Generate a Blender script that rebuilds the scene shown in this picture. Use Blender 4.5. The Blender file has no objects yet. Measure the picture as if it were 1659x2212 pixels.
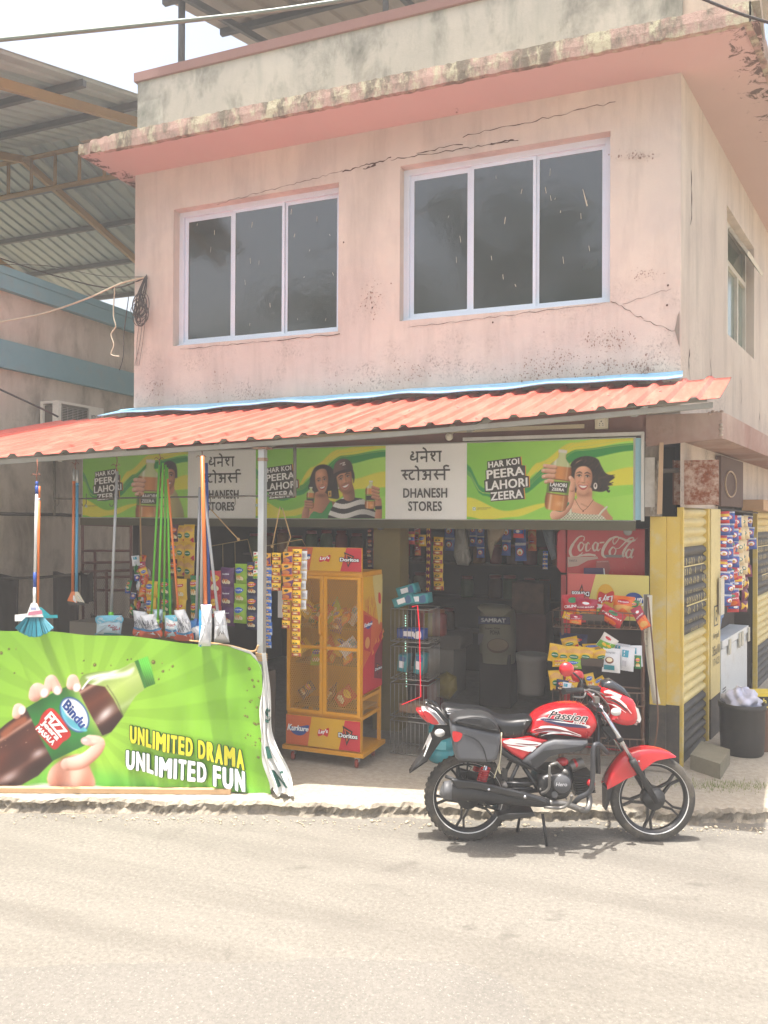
import bpy, bmesh, math, random
from mathutils import Vector, Matrix, Euler
from mathutils.geometry import tessellate_polygon
random.seed(7)
SC = bpy.context.scene
COL = SC.collection
# ------------------------------------------------------------------ camera, sky, sun, exposure
A = math.radians(21.6); F = 1720.0; CX, CY, H = 829.5, 1106.0, 2.2
f0 = Vector((-math.sin(A), math.cos(A), 0)); r0 = Vector((math.cos(A), math.sin(A), 0)); u0 = Vector((0, 0, 1))
_p = math.atan(12 / 1720.0); _r = math.radians(.29)
fw = f0 * math.cos(_p) + u0 * math.sin(_p); _u = u0 * math.cos(_p) - f0 * math.sin(_p)
RT = r0 * math.cos(_r) + _u * math.sin(_r); UP = _u * math.cos(_r) - r0 * math.sin(_r)
cam = bpy.data.objects.new('camera', bpy.data.cameras.new('camera')); COL.objects.link(cam)
cam.data.sensor_fit = 'VERTICAL'; cam.data.sensor_height = 36; cam.data.lens = 36 * F / 2212
cam.data.clip_start = .05; cam.data.clip_end = 2000
_m = Matrix((RT, UP, -fw)).transposed().to_4x4(); _m.translation = (0, 0, H); cam.matrix_world = _m
SC.camera = cam
SUN_DIR = Vector((.10, .13, -1)).normalized()
sun = bpy.data.objects.new('sun', bpy.data.lights.new('sun', 'SUN')); COL.objects.link(sun)
sun.data.energy = 4.6; sun.data.angle = math.radians(.6); sun.data.color = (1, .965, .92)
sun.rotation_euler = SUN_DIR.to_track_quat('-Z', 'Y').to_euler()
W = bpy.data.worlds.new('World'); SC.world = W; W.use_nodes = True
_n = W.node_tree.nodes; _bg = _n['Background']; _sky = _n.new('ShaderNodeTexSky')
_sky.sky_type = 'NISHITA'; _sky.sun_disc = False
_sky.sun_elevation = math.asin(-SUN_DIR.z); _sky.sun_rotation = math.atan2(-SUN_DIR.x, -SUN_DIR.y)
_sky.air_density = 1.3; _sky.dust_density = 8; _sky.ozone_density = .6
W.node_tree.links.new(_sky.outputs[0], _bg.inputs[0]); _bg.inputs[1].default_value = .15
SC.view_settings.view_transform = 'Standard'; SC.view_settings.look = 'None'
SC.view_settings.exposure = 1.24; SC.view_settings.gamma = 1
# ------------------------------------------------------------------ placing helpers
def ray(x, y): return fw + RT * ((x - CX) / F) - UP * ((y - CY) / F)
def PY(x, y, Y):                       # point of the plane Y = const seen at that place of the photograph
    d = ray(x, y); t = Y / d.y; return Vector((d.x * t, Y, H + d.z * t))
def PX(x, y, X):
    d = ray(x, y); t = X / d.x; return Vector((X, d.y * t, H + d.z * t))
def PZ(x, y, z):
    d = ray(x, y); t = (z - H) / d.z; return Vector((d.x * t, d.y * t, z))
def ST(s, t, z=0): return r0 * s + f0 * t + Vector((0, 0, z))      # street frame: along the kerb, across it
SDA = math.radians(12.5); SD = Vector((math.sin(SDA), math.cos(SDA), 0)); SN = Vector((math.cos(SDA), -math.sin(SDA), 0))
C0 = Vector((-.15, 7.2, 0))
def SW(u, z, off=0): return C0 + SD * u + SN * off + Vector((0, 0, z))   # side wall of the shop, off = outwards
# ------------------------------------------------------------------ materials
def C(*c): 
    f = lambda v: ((v / 255 + .055) / 1.055) ** 2.4 if v > 10.3 else v / 255 / 12.92
    return (f(c[0]), f(c[1]), f(c[2]), 1)
MATS = {}
class NT:
    def __init__(s, name):
        s.m = bpy.data.materials.new(name); s.m.use_nodes = True; s.t = s.m.node_tree; s.b = s.t.nodes['Principled BSDF']
    def n(s, typ, **k):
        nd = s.t.nodes.new(typ)
        for a, v in k.items():
            if a.startswith('i_'):
                key = a[2:].replace('_', ' ')
                nd.inputs[int(key) if key.isdigit() else key].default_value = v
            else: setattr(nd, a, v)
        return nd
    def l(s, a, b): s.t.links.new(a, b)
    def pos(s, scale=(1, 1, 1)):
        g = s.n('ShaderNodeNewGeometry'); mp = s.n('ShaderNodeMapping'); mp.inputs['Scale'].default_value = scale
        s.l(g.outputs['Position'], mp.inputs['Vector']); return mp.outputs[0]
    def noise(s, vec, scale, detail=4, rough=.55, dist=0):
        nz = s.n('ShaderNodeTexNoise'); nz.inputs['Scale'].default_value = scale; nz.inputs['Detail'].default_value = detail
        nz.inputs['Roughness'].default_value = rough; nz.inputs['Distortion'].default_value = dist
        s.l(vec, nz.inputs['Vector']); return nz.outputs['Fac']
    def ramp(s, fac, lo, hi, a=0., b=1.):
        r = s.n('ShaderNodeMapRange'); r.inputs[1].default_value = lo; r.inputs[2].default_value = hi
        r.inputs[3].default_value = a; r.inputs[4].default_value = b; s.l(fac, r.inputs[0]); return r.outputs[0]
    def math(s, op, a, b):
        r = s.n('ShaderNodeMath', operation=op)
        for i, v in enumerate((a, b)):
            if isinstance(v, (int, float)): r.inputs[i].default_value = v
            else: s.l(v, r.inputs[i])
        return r.outputs[0]
    def mix(s, fac, a, b):
        r = s.n('ShaderNodeMix', data_type='RGBA')
        if isinstance(fac, (int, float)): r.inputs[0].default_value = fac
        else: s.l(fac, r.inputs[0])
        for i, v in ((6, a), (7, b)):
            if isinstance(v, tuple): r.inputs[i].default_value = v
            else: s.l(v, r.inputs[i])
        return r.outputs[2]
    def col(s, v): s.l(v, s.b.inputs['Base Color'])
    def bump(s, h, st=.3, d=.01):
        bp = s.n('ShaderNodeBump'); bp.inputs['Strength'].default_value = st; bp.inputs['Distance'].default_value = d
        s.l(h, bp.inputs['Height']); s.l(bp.outputs[0], s.b.inputs['Normal'])
    def setp(s, rough=.6, metal=0, coat=0, spec=.5):
        s.b.inputs['Roughness'].default_value = rough; s.b.inputs['Metallic'].default_value = metal
        s.b.inputs['Coat Weight'].default_value = coat; s.b.inputs['Coat Roughness'].default_value = .06
        s.b.inputs['Specular IOR Level'].default_value = spec
def dk(c, k): return (c[0] * k, c[1] * k, c[2] * k, 1)
def M(name, rgb, rough=.6, metal=0, var=.12, scale=5, bump=0, bscale=80, coat=0, spec=.5, dirt=0, dirtc=(120, 105, 85), dscale=3, emit=0):
    if name in MATS: return MATS[name]
    t = NT(name); c = C(*rgb); t.setp(rough, metal, coat, spec); p = t.pos()
    o = t.mix(t.noise(p, scale, 5), dk(c, 1 - var), dk(c, 1 + var))
    if dirt: o = t.mix(t.math('MULTIPLY', t.ramp(t.noise(p, dscale, 8, .7), .5, .75), dirt), o, C(*dirtc))
    t.col(o)
    if bump: t.bump(t.noise(p, bscale, 4, .6), bump, .004)
    if emit:
        t.b.inputs['Emission Color'].default_value = c; t.b.inputs['Emission Strength'].default_value = emit
    MATS[name] = t.m; return t.m
def plaster(name, rgb, mold=.6, z0=3.3, z1=4.4, top=None, streak=.25, moldc=(70, 66, 58), cloudc=(214, 205, 188), cloud=.35, soft=0):
    t = NT(name); c = C(*rgb); t.setp(.85, 0, 0, .25); p = t.pos(); ps = t.pos((1, 1, .16))
    o = t.mix(t.noise(p, 1.3, 6, .6), dk(c, .86), dk(c, 1.1))
    o = t.mix(t.math('MULTIPLY', t.ramp(t.noise(p, .9, 5, .65, .4), .42, .68), cloud), o, C(*cloudc))
    o = t.mix(t.math('MULTIPLY', t.ramp(t.noise(ps, 3.2, 8, .7), .47, .66), streak), o, dk(C(*moldc), 1.9))
    g = t.n('ShaderNodeNewGeometry'); sx = t.n('ShaderNodeSeparateXYZ'); t.l(g.outputs['Position'], sx.inputs[0])
    band = t.ramp(sx.outputs[2], z0, z1, 1, 0)
    if top: band = t.math('MAXIMUM', band, t.ramp(sx.outputs[2], top[0], top[1], 0, 1))
    blotch = t.ramp(t.noise(p, 2.1, 4, .65), .49, .62)
    speck = t.ramp(t.noise(t.pos((1, 1, .8)), 58, 6, .8), .52, .60)
    if soft: o = t.mix(t.math('MULTIPLY', t.ramp(t.noise(t.pos((1, 1, .55)), 2.3, 9, .68, .3), .47, .68), soft), o, C(*moldc))
    fac = t.math('MULTIPLY', t.math('MULTIPLY', blotch, speck), t.math('MULTIPLY', band, mold))
    o = t.mix(fac, o, C(*moldc))
    t.col(o); t.bump(t.noise(p, 38, 6, .7), .35, .006); return t.m
def lichen(name, rgb, a=(150, 146, 116), b=(70, 64, 54), amt=.9):
    t = NT(name); t.setp(.9, 0, 0, .2); p = t.pos(); c = C(*rgb); ps = t.pos((1, 1, .45))
    o = t.mix(t.noise(p, 3, 5), dk(c, .8), dk(c, 1.1))
    o = t.mix(t.math('MULTIPLY', t.ramp(t.noise(ps, 4, 7, .7), .45, .58), amt), o, C(*b))
    o = t.mix(t.math('MULTIPLY', t.ramp(t.noise(ps, 7, 8, .75), .5, .6), amt), o, C(*a))
    t.col(o); t.bump(t.noise(p, 30, 8, .75), .8, .012); return t.m
def rusty(name, rgb, rust=(122, 66, 34), lo=.45, hi=.62):
    t = NT(name); t.setp(.75, .1, 0, .3); p = t.pos(); c = C(*rgb)
    o = t.mix(t.ramp(t.noise(p, 9, 8, .75), lo, hi), c, C(*rust)); o = t.mix(t.ramp(t.noise(p, 40, 6, .7), .55, .7, 0, .6), o, C(70, 40, 25))
    t.col(o); t.bump(t.noise(p, 60, 6), .4, .004); return t.m
# ------------------------------------------------------------------ objects
WM = {}
def reg(o): 
    WM[o.name] = Matrix.LocRotScale(o.location, o.rotation_euler, o.scale); return o
def tag(o, label=None, cat=None, group=None, kind=None):
    if label: o['label'] = label
    if cat: o['category'] = cat
    if group: o['group'] = group
    if kind: o['kind'] = kind
    return o
def thing(name, label, cat, loc=(0, 0, 0), rz=0, group=None):
    o = bpy.data.objects.new(name, None); COL.objects.link(o); o.empty_display_size = .1
    o.location = loc; o.rotation_euler = (0, 0, rz); reg(o); return tag(o, label, cat, group)
def copy_tree(o, parent=None):
    c = o.copy(); COL.objects.link(c)
    if parent: c.parent = parent
    for ch in o.children: copy_tree(ch, c)
    return c
class MB:
    def __init__(s, mat=None):
        s.v = []; s.f = []; s.k = []; s.sm = []; s.mats = []; s.ci = 0; s.xf = None; s.smooth = False; s.vc = None
        if mat: s.m(mat)
    def m(s, mat):
        if mat not in s.mats: s.mats.append(mat)
        s.ci = s.mats.index(mat); return s
    def add(s, vs, fs, smooth=None):
        b = len(s.v); X = s.xf
        s.v += [X(Vector(v)) if X else Vector(v) for v in vs]
        for f in fs:
            s.f.append([i + b for i in f]); s.k.append(s.ci); s.sm.append(s.smooth if smooth is None else smooth)
        return s
    def box(s, a, b):
        (x0, y0, z0), (x1, y1, z1) = a, b
        return s.hexa([(x0, y0, z0), (x1, y0, z0), (x1, y1, z0), (x0, y1, z0)], [(x0, y0, z1), (x1, y0, z1), (x1, y1, z1), (x0, y1, z1)])
    def hexa(s, lo, hi):
        n = len(lo); fs = [list(range(n))[::-1], list(range(n, 2 * n))] + [[i, (i + 1) % n, n + (i + 1) % n, n + i] for i in range(n)]
        return s.add(list(lo) + list(hi), fs)
    def obox(s, o, ex, ey, ez):                      # oriented box: corner + three edge vectors
        o, ex, ey, ez = map(Vector, (o, ex, ey, ez))
        lo = [o, o + ex, o + ex + ey, o + ey]; return s.hexa(lo, [p + ez for p in lo])
    def poly(s, pts): 
        pts = [Vector(p) for p in pts]
        return s.add(pts, tessellate_polygon([pts]))
    def prism(s, pts, fn, w0, w1, bevel=0, seg=3):   # 2-D outline -> solid, fn(u, v, w)
        if sum(pts[i - 1][0] * pts[i][1] - pts[i][0] * pts[i - 1][1] for i in range(len(pts))) < 0: pts = pts[::-1]
        rings = []
        if bevel:
            for i in range(seg + 1):
                a = math.pi / 2 * i / seg; rings.append((inset(pts, bevel * (1 - math.sin(a))), w0 + bevel * (1 - math.cos(a))))
            for i in range(seg + 1):
                a = math.pi / 2 * i / seg; rings.append((inset(pts, bevel * (1 - math.cos(a))), w1 - bevel * (1 - math.sin(a))))
        else: rings = [(pts, w0), (pts, w1)]
        n = len(pts); vs = [fn(p[0], p[1], w) for r, w in rings for p in r]; fs = []
        for k in range(len(rings) - 1):
            for i in range(n): fs.append([k * n + i, k * n + (i + 1) % n, (k + 1) * n + (i + 1) % n, (k + 1) * n + i])
        tr = tessellate_polygon([[Vector((p[0], p[1], 0)) for p in rings[0][0]]])
        L = (len(rings) - 1) * n
        s.add(vs, fs, smooth=bool(bevel)); b = len(s.v) - len(vs)
        for t in tr:
            for off in (0, L):
                s.f.append([b + off + i for i in (t if off else t[::-1])]); s.k.append(s.ci); s.sm.append(False)
        return s
    def tube(s, pts, r, n=8, cap=True):
        pts = [Vector(p) for p in pts]; rs = r if isinstance(r, (list, tuple)) else [r] * len(pts)
        vs = []; fs = []; ref = None
        for i, p in enumerate(pts):
            d = (pts[min(i + 1, len(pts) - 1)] - pts[max(i - 1, 0)]).normalized()
            if ref is None: ref = Vector((0, 0, 1)) if abs(d.z) < .9 else Vector((1, 0, 0))
            a = d.cross(ref).normalized(); b = d.cross(a).normalized(); ref = (-b if b.dot(ref) < 0 else b); ref = ref - d * ref.dot(d)
            a = d.cross(ref).normalized(); ref.normalize()
            for j in range(n):
                th = 2 * math.pi * j / n; vs.append(p + (a * math.cos(th) + ref * math.sin(th)) * rs[i])
        for i in range(len(pts) - 1):
            for j in range(n): fs.append([i * n + j, i * n + (j + 1) % n, (i + 1) * n + (j + 1) % n, (i + 1) * n + j])
        s.add(vs, fs, smooth=True)
        if cap: 
            b = len(s.v) - len(vs); L = (len(pts) - 1) * n
            for q in ([b + j for j in range(n)][::-1], [b + L + j for j in range(n)]): s.f.append(q); s.k.append(s.ci); s.sm.append(False)
        return s
    def lathe(s, prof, o=(0, 0, 0), ax=(0, 0, 1), n=16, smooth=True):
        o = Vector(o); ax = Vector(ax).normalized(); a = ax.orthogonal().normalized(); b = ax.cross(a); vs = []; fs = []
        for r, h in prof:
            for j in range(n):
                th = 2 * math.pi * j / n; vs.append(o + ax * h + (a * math.cos(th) + b * math.sin(th)) * r)
        for i in range(len(prof) - 1):
            for j in range(n): fs.append([i * n + j, i * n + (j + 1) % n, (i + 1) * n + (j + 1) % n, (i + 1) * n + j])
        return s.add(vs, fs, smooth)
    def ball(s, o, r, n=12, k=8):
        rr = r if isinstance(r, (tuple, list)) else (r, r, r); o = Vector(o); vs = []; fs = []
        for i in range(k + 1):
            ph = math.pi * i / k
            for j in range(n):
                th = 2 * math.pi * j / n
                vs.append(o + Vector((rr[0] * math.sin(ph) * math.cos(th), rr[1] * math.sin(ph) * math.sin(th), rr[2] * math.cos(ph))))
        for i in range(k):
            for j in range(n): fs.append([i * n + j, (i + 1) * n + j, (i + 1) * n + (j + 1) % n, i * n + (j + 1) % n])
        return s.add(vs, fs, True)
    def grid(s, fn, nu, nv, smooth=True, mat=None):
        vs = [fn(i / nu, j / nv) for j in range(nv + 1) for i in range(nu + 1)]
        fs = [[j * (nu + 1) + i, j * (nu + 1) + i + 1, (j + 1) * (nu + 1) + i + 1, (j + 1) * (nu + 1) + i] for j in range(nv) for i in range(nu)]
        return s.add(vs, fs, smooth)
    def build(s, name, parent=None, label=None, cat=None, group=None, kind=None, local=False, solid=0, fix=True):
        me = bpy.data.meshes.new(name); vs = s.v
        if parent and not local:
            inv = WM[parent.name].inverted(); vs = [inv @ v for v in vs]
        me.from_pydata([tuple(v) for v in vs], [], s.f)
        for m in s.mats: me.materials.append(m)
        me.polygons.foreach_set('material_index', s.k); me.polygons.foreach_set('use_smooth', s.sm)
        if fix:
            bm = bmesh.new(); bm.from_mesh(me); bmesh.ops.recalc_face_normals(bm, faces=bm.faces); bm.to_mesh(me); bm.free()
        if s.vc:
            at = me.color_attributes.new('print', 'FLOAT_COLOR', 'POINT'); flat = [1.0] * (4 * len(vs)); i0, cc = s.vc
            for i, q in enumerate(cc): flat[4 * (i0 + i):4 * (i0 + i) + 3] = [float(t) for t in q]
            at.data.foreach_set('color', flat)
        me.update()
        o = bpy.data.objects.new(name, me); COL.objects.link(o)
        if parent: o.parent = parent; WM[o.name] = WM[parent.name]
        else: WM[o.name] = Matrix()
        if solid:
            md = o.modifiers.new('solid', 'SOLIDIFY'); md.thickness = solid; md.offset = 0
        return tag(o, label, cat, group, kind)
def inset(pts, d):
    n = len(pts); out = []
    for i in range(n):
        p, a, b = Vector(pts[i][:2]), Vector(pts[i - 1][:2]), Vector(pts[(i + 1) % n][:2])
        e1 = (p - a).normalized(); e2 = (b - p).normalized(); n1 = Vector((-e1.y, e1.x)); n2 = Vector((-e2.y, e2.x))
        m = (n1 + n2); m = m.normalized() if m.length > 1e-6 else n1; out.append(p + m * d / max(.5, m.dot(n1)))
    return out
def smooth(pts, k=6, closed=True):
    n = len(pts); P = [Vector(p) for p in pts]; out = []
    for i in range(n if closed else n - 1):
        g = lambda j: P[j % n] if closed else P[max(0, min(n - 1, j))]
        p0, p1, p2, p3 = g(i - 1), g(i), g(i + 1), g(i + 2)
        for q in range(k):
            t = q / k; out.append(.5 * ((2 * p1) + (-p0 + p2) * t + (2 * p0 - 5 * p1 + 4 * p2 - p3) * t * t + (-p0 + 3 * p1 - 3 * p2 + p3) * t ** 3))
    if not closed: out.append(P[-1])
    return out
_TX = {}
def glyphs(txt, shear=0, space=1):
    key = (txt, shear, space)
    if key not in _TX:
        cu = bpy.data.curves.new('lettering', 'FONT'); cu.body = txt; cu.shear = shear; cu.resolution_u = 3; cu.space_character = space
        ob = bpy.data.objects.new('lettering', cu); me = bpy.data.meshes.new_from_object(ob)
        vs = [(v.co.x, v.co.y) for v in me.vertices]; fs = [list(p.vertices) for p in me.polygons]
        bpy.data.objects.remove(ob); bpy.data.curves.remove(cu); bpy.data.meshes.remove(me)
        xs = [v[0] for v in vs]; ys = [v[1] for v in vs]
        _TX[key] = ([((v[0] - min(xs)) / (max(xs) - min(xs)), (v[1] - min(ys)) / (max(ys) - min(ys))) for v in vs], fs, max(xs) - min(xs), max(ys) - min(ys))
    return _TX[key]
class Art:                                            # flat printing: every patch lies a hair above the one before
    def __init__(s, mb, fn, step=.0005, pre=None, cut=None, clip=None):
        s.mb, s.fn, s.h, s.st, s.pre, s.cut, s.clip = mb, fn, step, step, pre, cut, clip; s.tcut = False
    def put(s, vs, fs, mat, adv=True):
        if s.pre: vs = [s.pre(*v[:2]) for v in vs]
        s.mb.m(mat)
        if s.cut or s.clip:
            bm = bmesh.new(); bv = [bm.verts.new((v[0], v[1], 0)) for v in vs]
            for f in fs:
                try: bm.faces.new([bv[i] for i in f])
                except ValueError: pass
            def bis(co, no, clear=False):
                bmesh.ops.bisect_plane(bm, geom=bm.verts[:] + bm.edges[:] + bm.faces[:], dist=1e-6, plane_co=co, plane_no=no, clear_outer=clear)
            if s.clip:
                x0, y0, x1, y1 = s.clip
                for co, no in (((x0, 0, 0), (-1, 0, 0)), ((x1, 0, 0), (1, 0, 0)), ((0, y0, 0), (0, -1, 0)), ((0, y1, 0), (0, 1, 0))): bis(co, no, True)
            if s.cut and bm.verts:
                for ax in (0, 1):
                    lo = min(v.co[ax] for v in bm.verts); hi = max(v.co[ax] for v in bm.verts)
                    for k in range(math.ceil(lo / s.cut), math.floor(hi / s.cut) + 1):
                        co = [0, 0, 0]; no = [0, 0, 0]; co[ax] = k * s.cut + 1e-5; no[ax] = 1; bis(co, no)
            bm.verts.index_update(); vs = [tuple(v.co) for v in bm.verts]; fs = [[v.index for v in f.verts] for f in bm.faces]; bm.free()
        s.mb.add([s.fn(v[0], v[1], s.h) for v in vs], fs, smooth=False)
        if adv: s.h += s.st
        return s
    def poly(s, pts, mat):
        P = [Vector((p[0], p[1], 0)) for p in pts]; return s.put([tuple(p) for p in P], [list(t) for t in tessellate_polygon([P])], mat)
    def rect(s, x0, y0, x1, y1, mat): return s.put([(x0, y0), (x1, y0), (x1, y1), (x0, y1)], [[0, 1, 2, 3]], mat)
    def blob(s, pts, mat, k=5): return s.poly(smooth([p[:2] for p in pts], k), mat)
    def ell(s, x, y, rx, ry, mat, rot=0, n=20):
        c, q = math.cos(rot), math.sin(rot)
        vs = [(x + rx * math.cos(a) * c - ry * math.sin(a) * q, y + rx * math.cos(a) * q + ry * math.sin(a) * c) for a in [2 * math.pi * i / n for i in range(n)]]
        return s.put(vs, [list(range(n))], mat)
    def stroke(s, pts, w, mat, sm=0):
        if sm: pts = smooth(pts, sm, False)
        P = [Vector(p[:2]) for p in pts]; n = len(P); ws = w if isinstance(w, (list, tuple)) else [w] * n
        if len(ws) != n: ws = [ws[min(len(ws) - 1, int(i * len(ws) / n))] + 0 for i in range(n)]
        vs = []
        for i, p in enumerate(P):
            d = (P[min(i + 1, n - 1)] - P[max(i - 1, 0)]).normalized(); q = Vector((-d.y, d.x)) * ws[i] / 2; vs += [p + q, p - q]
        return s.put([tuple(v) for v in vs], [[2 * i, 2 * i + 1, 2 * i + 3, 2 * i + 2] for i in range(n - 1)], mat)
    def text(s, txt, quad, mat, bold=0, shear=0, space=1, grow=0):   # quad: bl, br, tr, tl
        vs, fs, ww, hh = glyphs(txt, shear, space); a, b, c, d = [Vector(q[:2]) for q in quad]; h0 = s.h; k = 0; cut, s.cut = s.cut, (s.cut if s.tcut else None)
        sh = [(0, 0)] + ([(bold, 0), (-bold, 0), (bold * .7, bold * .5), (-bold * .7, -bold * .5), (-bold * .7, bold * .5), (bold * .7, -bold * .5)] if bold else [])
        gr = [(0, 0)] if not grow else [(grow * math.cos(q * .5236), grow * math.sin(q * .5236)) for q in range(12)]
        for gx, gy in gr:                             # heavier strokes: the word laid over itself a hair's breadth aside
            for bx_, by_ in (sh if not grow else sh[:3]):
                out = []
                for u, v in vs:
                    kw = min(1, .12 * ww / bold) if bold else 1; u = u * (1 - 2 * bold * kw / ww) + (bold + bx_) * kw / ww; v = v * (1 - bold / hh) + (bold * .5 + by_) / hh
                    p = (a * (1 - u) + b * u) * (1 - v) + (d * (1 - u) + c * u) * v; out.append((p.x + gx, p.y + gy))
                s.h = h0 + k * s.st * .05; k += 1; s.put(out, fs, mat, False)
        s.h = h0 + s.st * (1 + k * .05); s.cut = cut; return s
    def tbox(s, txt, x0, y0, x1, y1, mat, **k): return s.text(txt, [(x0, y0), (x1, y0), (x1, y1), (x0, y1)], mat, **k)
white = M('white_paint', (225, 225, 222)); black = M('black_ink', (22, 22, 22), .5); INK = {}
def ink(r, g, b, rough=.45):
    k = (r, g, b, rough)
    if k not in INK: INK[k] = M('print_%d_%d_%d_%d' % (r, g, b, int(rough * 100)), (r, g, b), rough, var=.05)
    return INK[k]
# ------------------------------------------------------------------ ground, road, pavement
def ground_mat(name, rgb, rgb2, grain, bump, patch=.25, dark=(95, 90, 82), crack=0):
    t = NT(name); t.setp(.92, 0, 0, .2); p = t.pos()
    o = t.mix(t.ramp(t.noise(p, grain, 5, .7), .35, .65), C(*rgb), C(*rgb2))
    o = t.mix(t.math('MULTIPLY', t.ramp(t.noise(p, .55, 5, .6, .5), .42, .7), patch), o, C(*dark))
    o = t.mix(t.math('MULTIPLY', t.ramp(t.noise(t.pos((.35, 1.6, 1)), 1.7, 6, .7), .5, .72), patch * .8), o, dk(C(*rgb2), 1.12))
    o = t.mix(t.ramp(t.noise(p, grain * 1.9, 3, .8), .60, .70, 0, .62), o, C(*dark))
    o = t.mix(t.ramp(t.noise(p, grain * 1.3, 2, .8), .61, .7, 0, .7), o, C(158, 153, 143))
    g_ = t.n('ShaderNodeNewGeometry'); mp_ = t.n('ShaderNodeMapping'); mp_.inputs['Rotation'].default_value = (0, 0, -A); mp_.inputs['Scale'].default_value = (.12, 1.5, 1); t.l(g_.outputs['Position'], mp_.inputs['Vector'])
    if crack: o = t.mix(t.math('MULTIPLY', t.ramp(t.noise(mp_.outputs[0], 1.9, 6, .6), .46, .66), .38), o, C(92, 88, 82)); o = t.mix(t.math('MULTIPLY', t.ramp(t.noise(p, 1.4, 4, .6, 1.2), .60, .68), .5), o, C(84, 80, 75))
    t.col(o); t.bump(t.noise(p, grain * 1.1, 6, .75), bump, .008); return t.m
asphalt = ground_mat('worn_asphalt', (106, 102, 95), (130, 126, 117), 40, .9, .42, (96, 92, 85), 1)
asphalt2 = ground_mat('patched_asphalt', (104, 101, 95), (120, 116, 109), 50, .6, .2, (70, 68, 64))
concrete = ground_mat('pavement_concrete', (150, 142, 128), (172, 164, 149), 22, .45, .3, (140, 130, 112))
earth = M('dry_earth', (150, 135, 110), .95, var=.3, bump=.5, bscale=30)
floorc = ground_mat('shop_floor_concrete', (150, 142, 126), (165, 156, 140), 14, .3, .4, (110, 102, 90))
g = MB(earth); g.box((-300, -300, -.3), (300, 300, -.012)); g.build('ground', kind='structure')
r = MB(asphalt)
def road_pt(u, v): 
    s = -45 + 90 * u; t = -9 + 14.9 * v; return ST(s, t, 0)
r.grid(road_pt, 60, 12, False); r.build('road', kind='structure')
# smoother repair patch with a ragged outline
pp = []
edge = [(-6, 3.85), (-1.86, 3.89), (-1.3, 3.93), (-.74, 3.935), (-.2, 3.99), (.17, 3.96), (.40, 3.944), (.568, 3.835), (.63, 3.72), (.668, 3.60), (.66, 3.4), (.7, 2.9), (.66, 2.2), (.3, 1.6), (-6, 1.4)]
for i, (s, t) in enumerate(edge):
    pp.append((s, t))
    if 0 < i < len(edge) - 2:
        s2, t2 = edge[i + 1]
        for k in range(1, 6): pp.append((s + (s2 - s) * k / 6 + random.uniform(-.012, .012), t + (t2 - t) * k / 6 + random.uniform(-.015, .015)))
b = MB(asphalt2); b.poly([ST(s, t, .004) for s, t in pp]); b.build('road_patch', kind='structure')
# pavement with a broken concrete edge
lich_kerb = lichen('broken_kerb', (150, 142, 127), (172, 163, 146), (104, 97, 86), .7)
def kerb_t(s):
    base = 5.84 - .035 * s if s < 0 else 5.84 - .05 * s + .008 * s * s
    return base + .022 * math.sin(s * 5.1) + .015 * math.sin(s * 13.3 + 1) + .012 * math.sin(s * 29 + 2)
pv = MB(concrete); S0, S1, N = -7.0, 6.0, 520; rows = []
random.seed(3)
for i in range(N + 1):
    s = S0 + (S1 - S0) * i / N; t = kerb_t(s); j = lambda a: random.uniform(-a, a)
    rg = .5 + .5 * math.sin(s * 2.3 + 1) * math.sin(s * 5.7)
    rows.append([ST(s, t + .0 + j(.012), -.01), ST(s, t + .03 + j(.014), .022 + j(.006)), ST(s, t + .028 + j(.014), .05 + j(.008)), ST(s, t + .0 + .03 * rg + j(.012), .072 + j(.008)), ST(s, t + .018 + .05 * rg + j(.008), .092 + j(.005)), ST(s, t + .06 + .08 * rg + j(.006), .098 + j(.002)), ST(s, t + .35, .1), ST(s, 12.5, .1)])
vs = [p for rw in rows for p in rw]; K = len(rows[0])
for c0, mt in ((0, lich_kerb), (4, concrete)):
    pv.m(mt); cols = range(c0, 4 if c0 == 0 else K - 1)
    base = len(pv.v); pv.v += vs
    for i in range(N):
        for k in cols: pv.f.append([base + i * K + k, base + (i + 1) * K + k, base + (i + 1) * K + k + 1, base + i * K + k + 1]); pv.k.append(pv.ci); pv.sm.append(k > 4)
pv.build('pavement', kind='structure')
gr = MB(M('road_grit', (178, 166, 144), .9, var=.3))
for i in range(420):
    s = random.uniform(-3.4, 3.4); t = kerb_t(s) - .06 - abs(random.gauss(0, .07)); q = random.uniform(.003, .011) * (1.8 if random.random() < .08 else 1)
    gr.ball(ST(s, t, q * .5), (q, q * random.uniform(.6, 1), q * .7), 5, 3)
gr.build('kerb_gravel', kind='stuff')
tf = MB(M('dry_grass', (120, 130, 70), .9, var=.35))
random.seed(11)
for i in range(700):
    p = ST(2.35 + random.gauss(.35, .28), 6.28 + random.gauss(0, .07), .1); h = random.uniform(.01, .045); d = Vector((random.uniform(-1, 1), random.uniform(-1, 1), 0)) * .02; w = Vector((random.uniform(-1, 1), random.uniform(-1, 1), 0)).normalized() * .002
    tf.add([p - w, p + w, p + d + Vector((0, 0, h))], [[0, 1, 2]])
tf.build('grass_tufts', kind='stuff')
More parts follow.
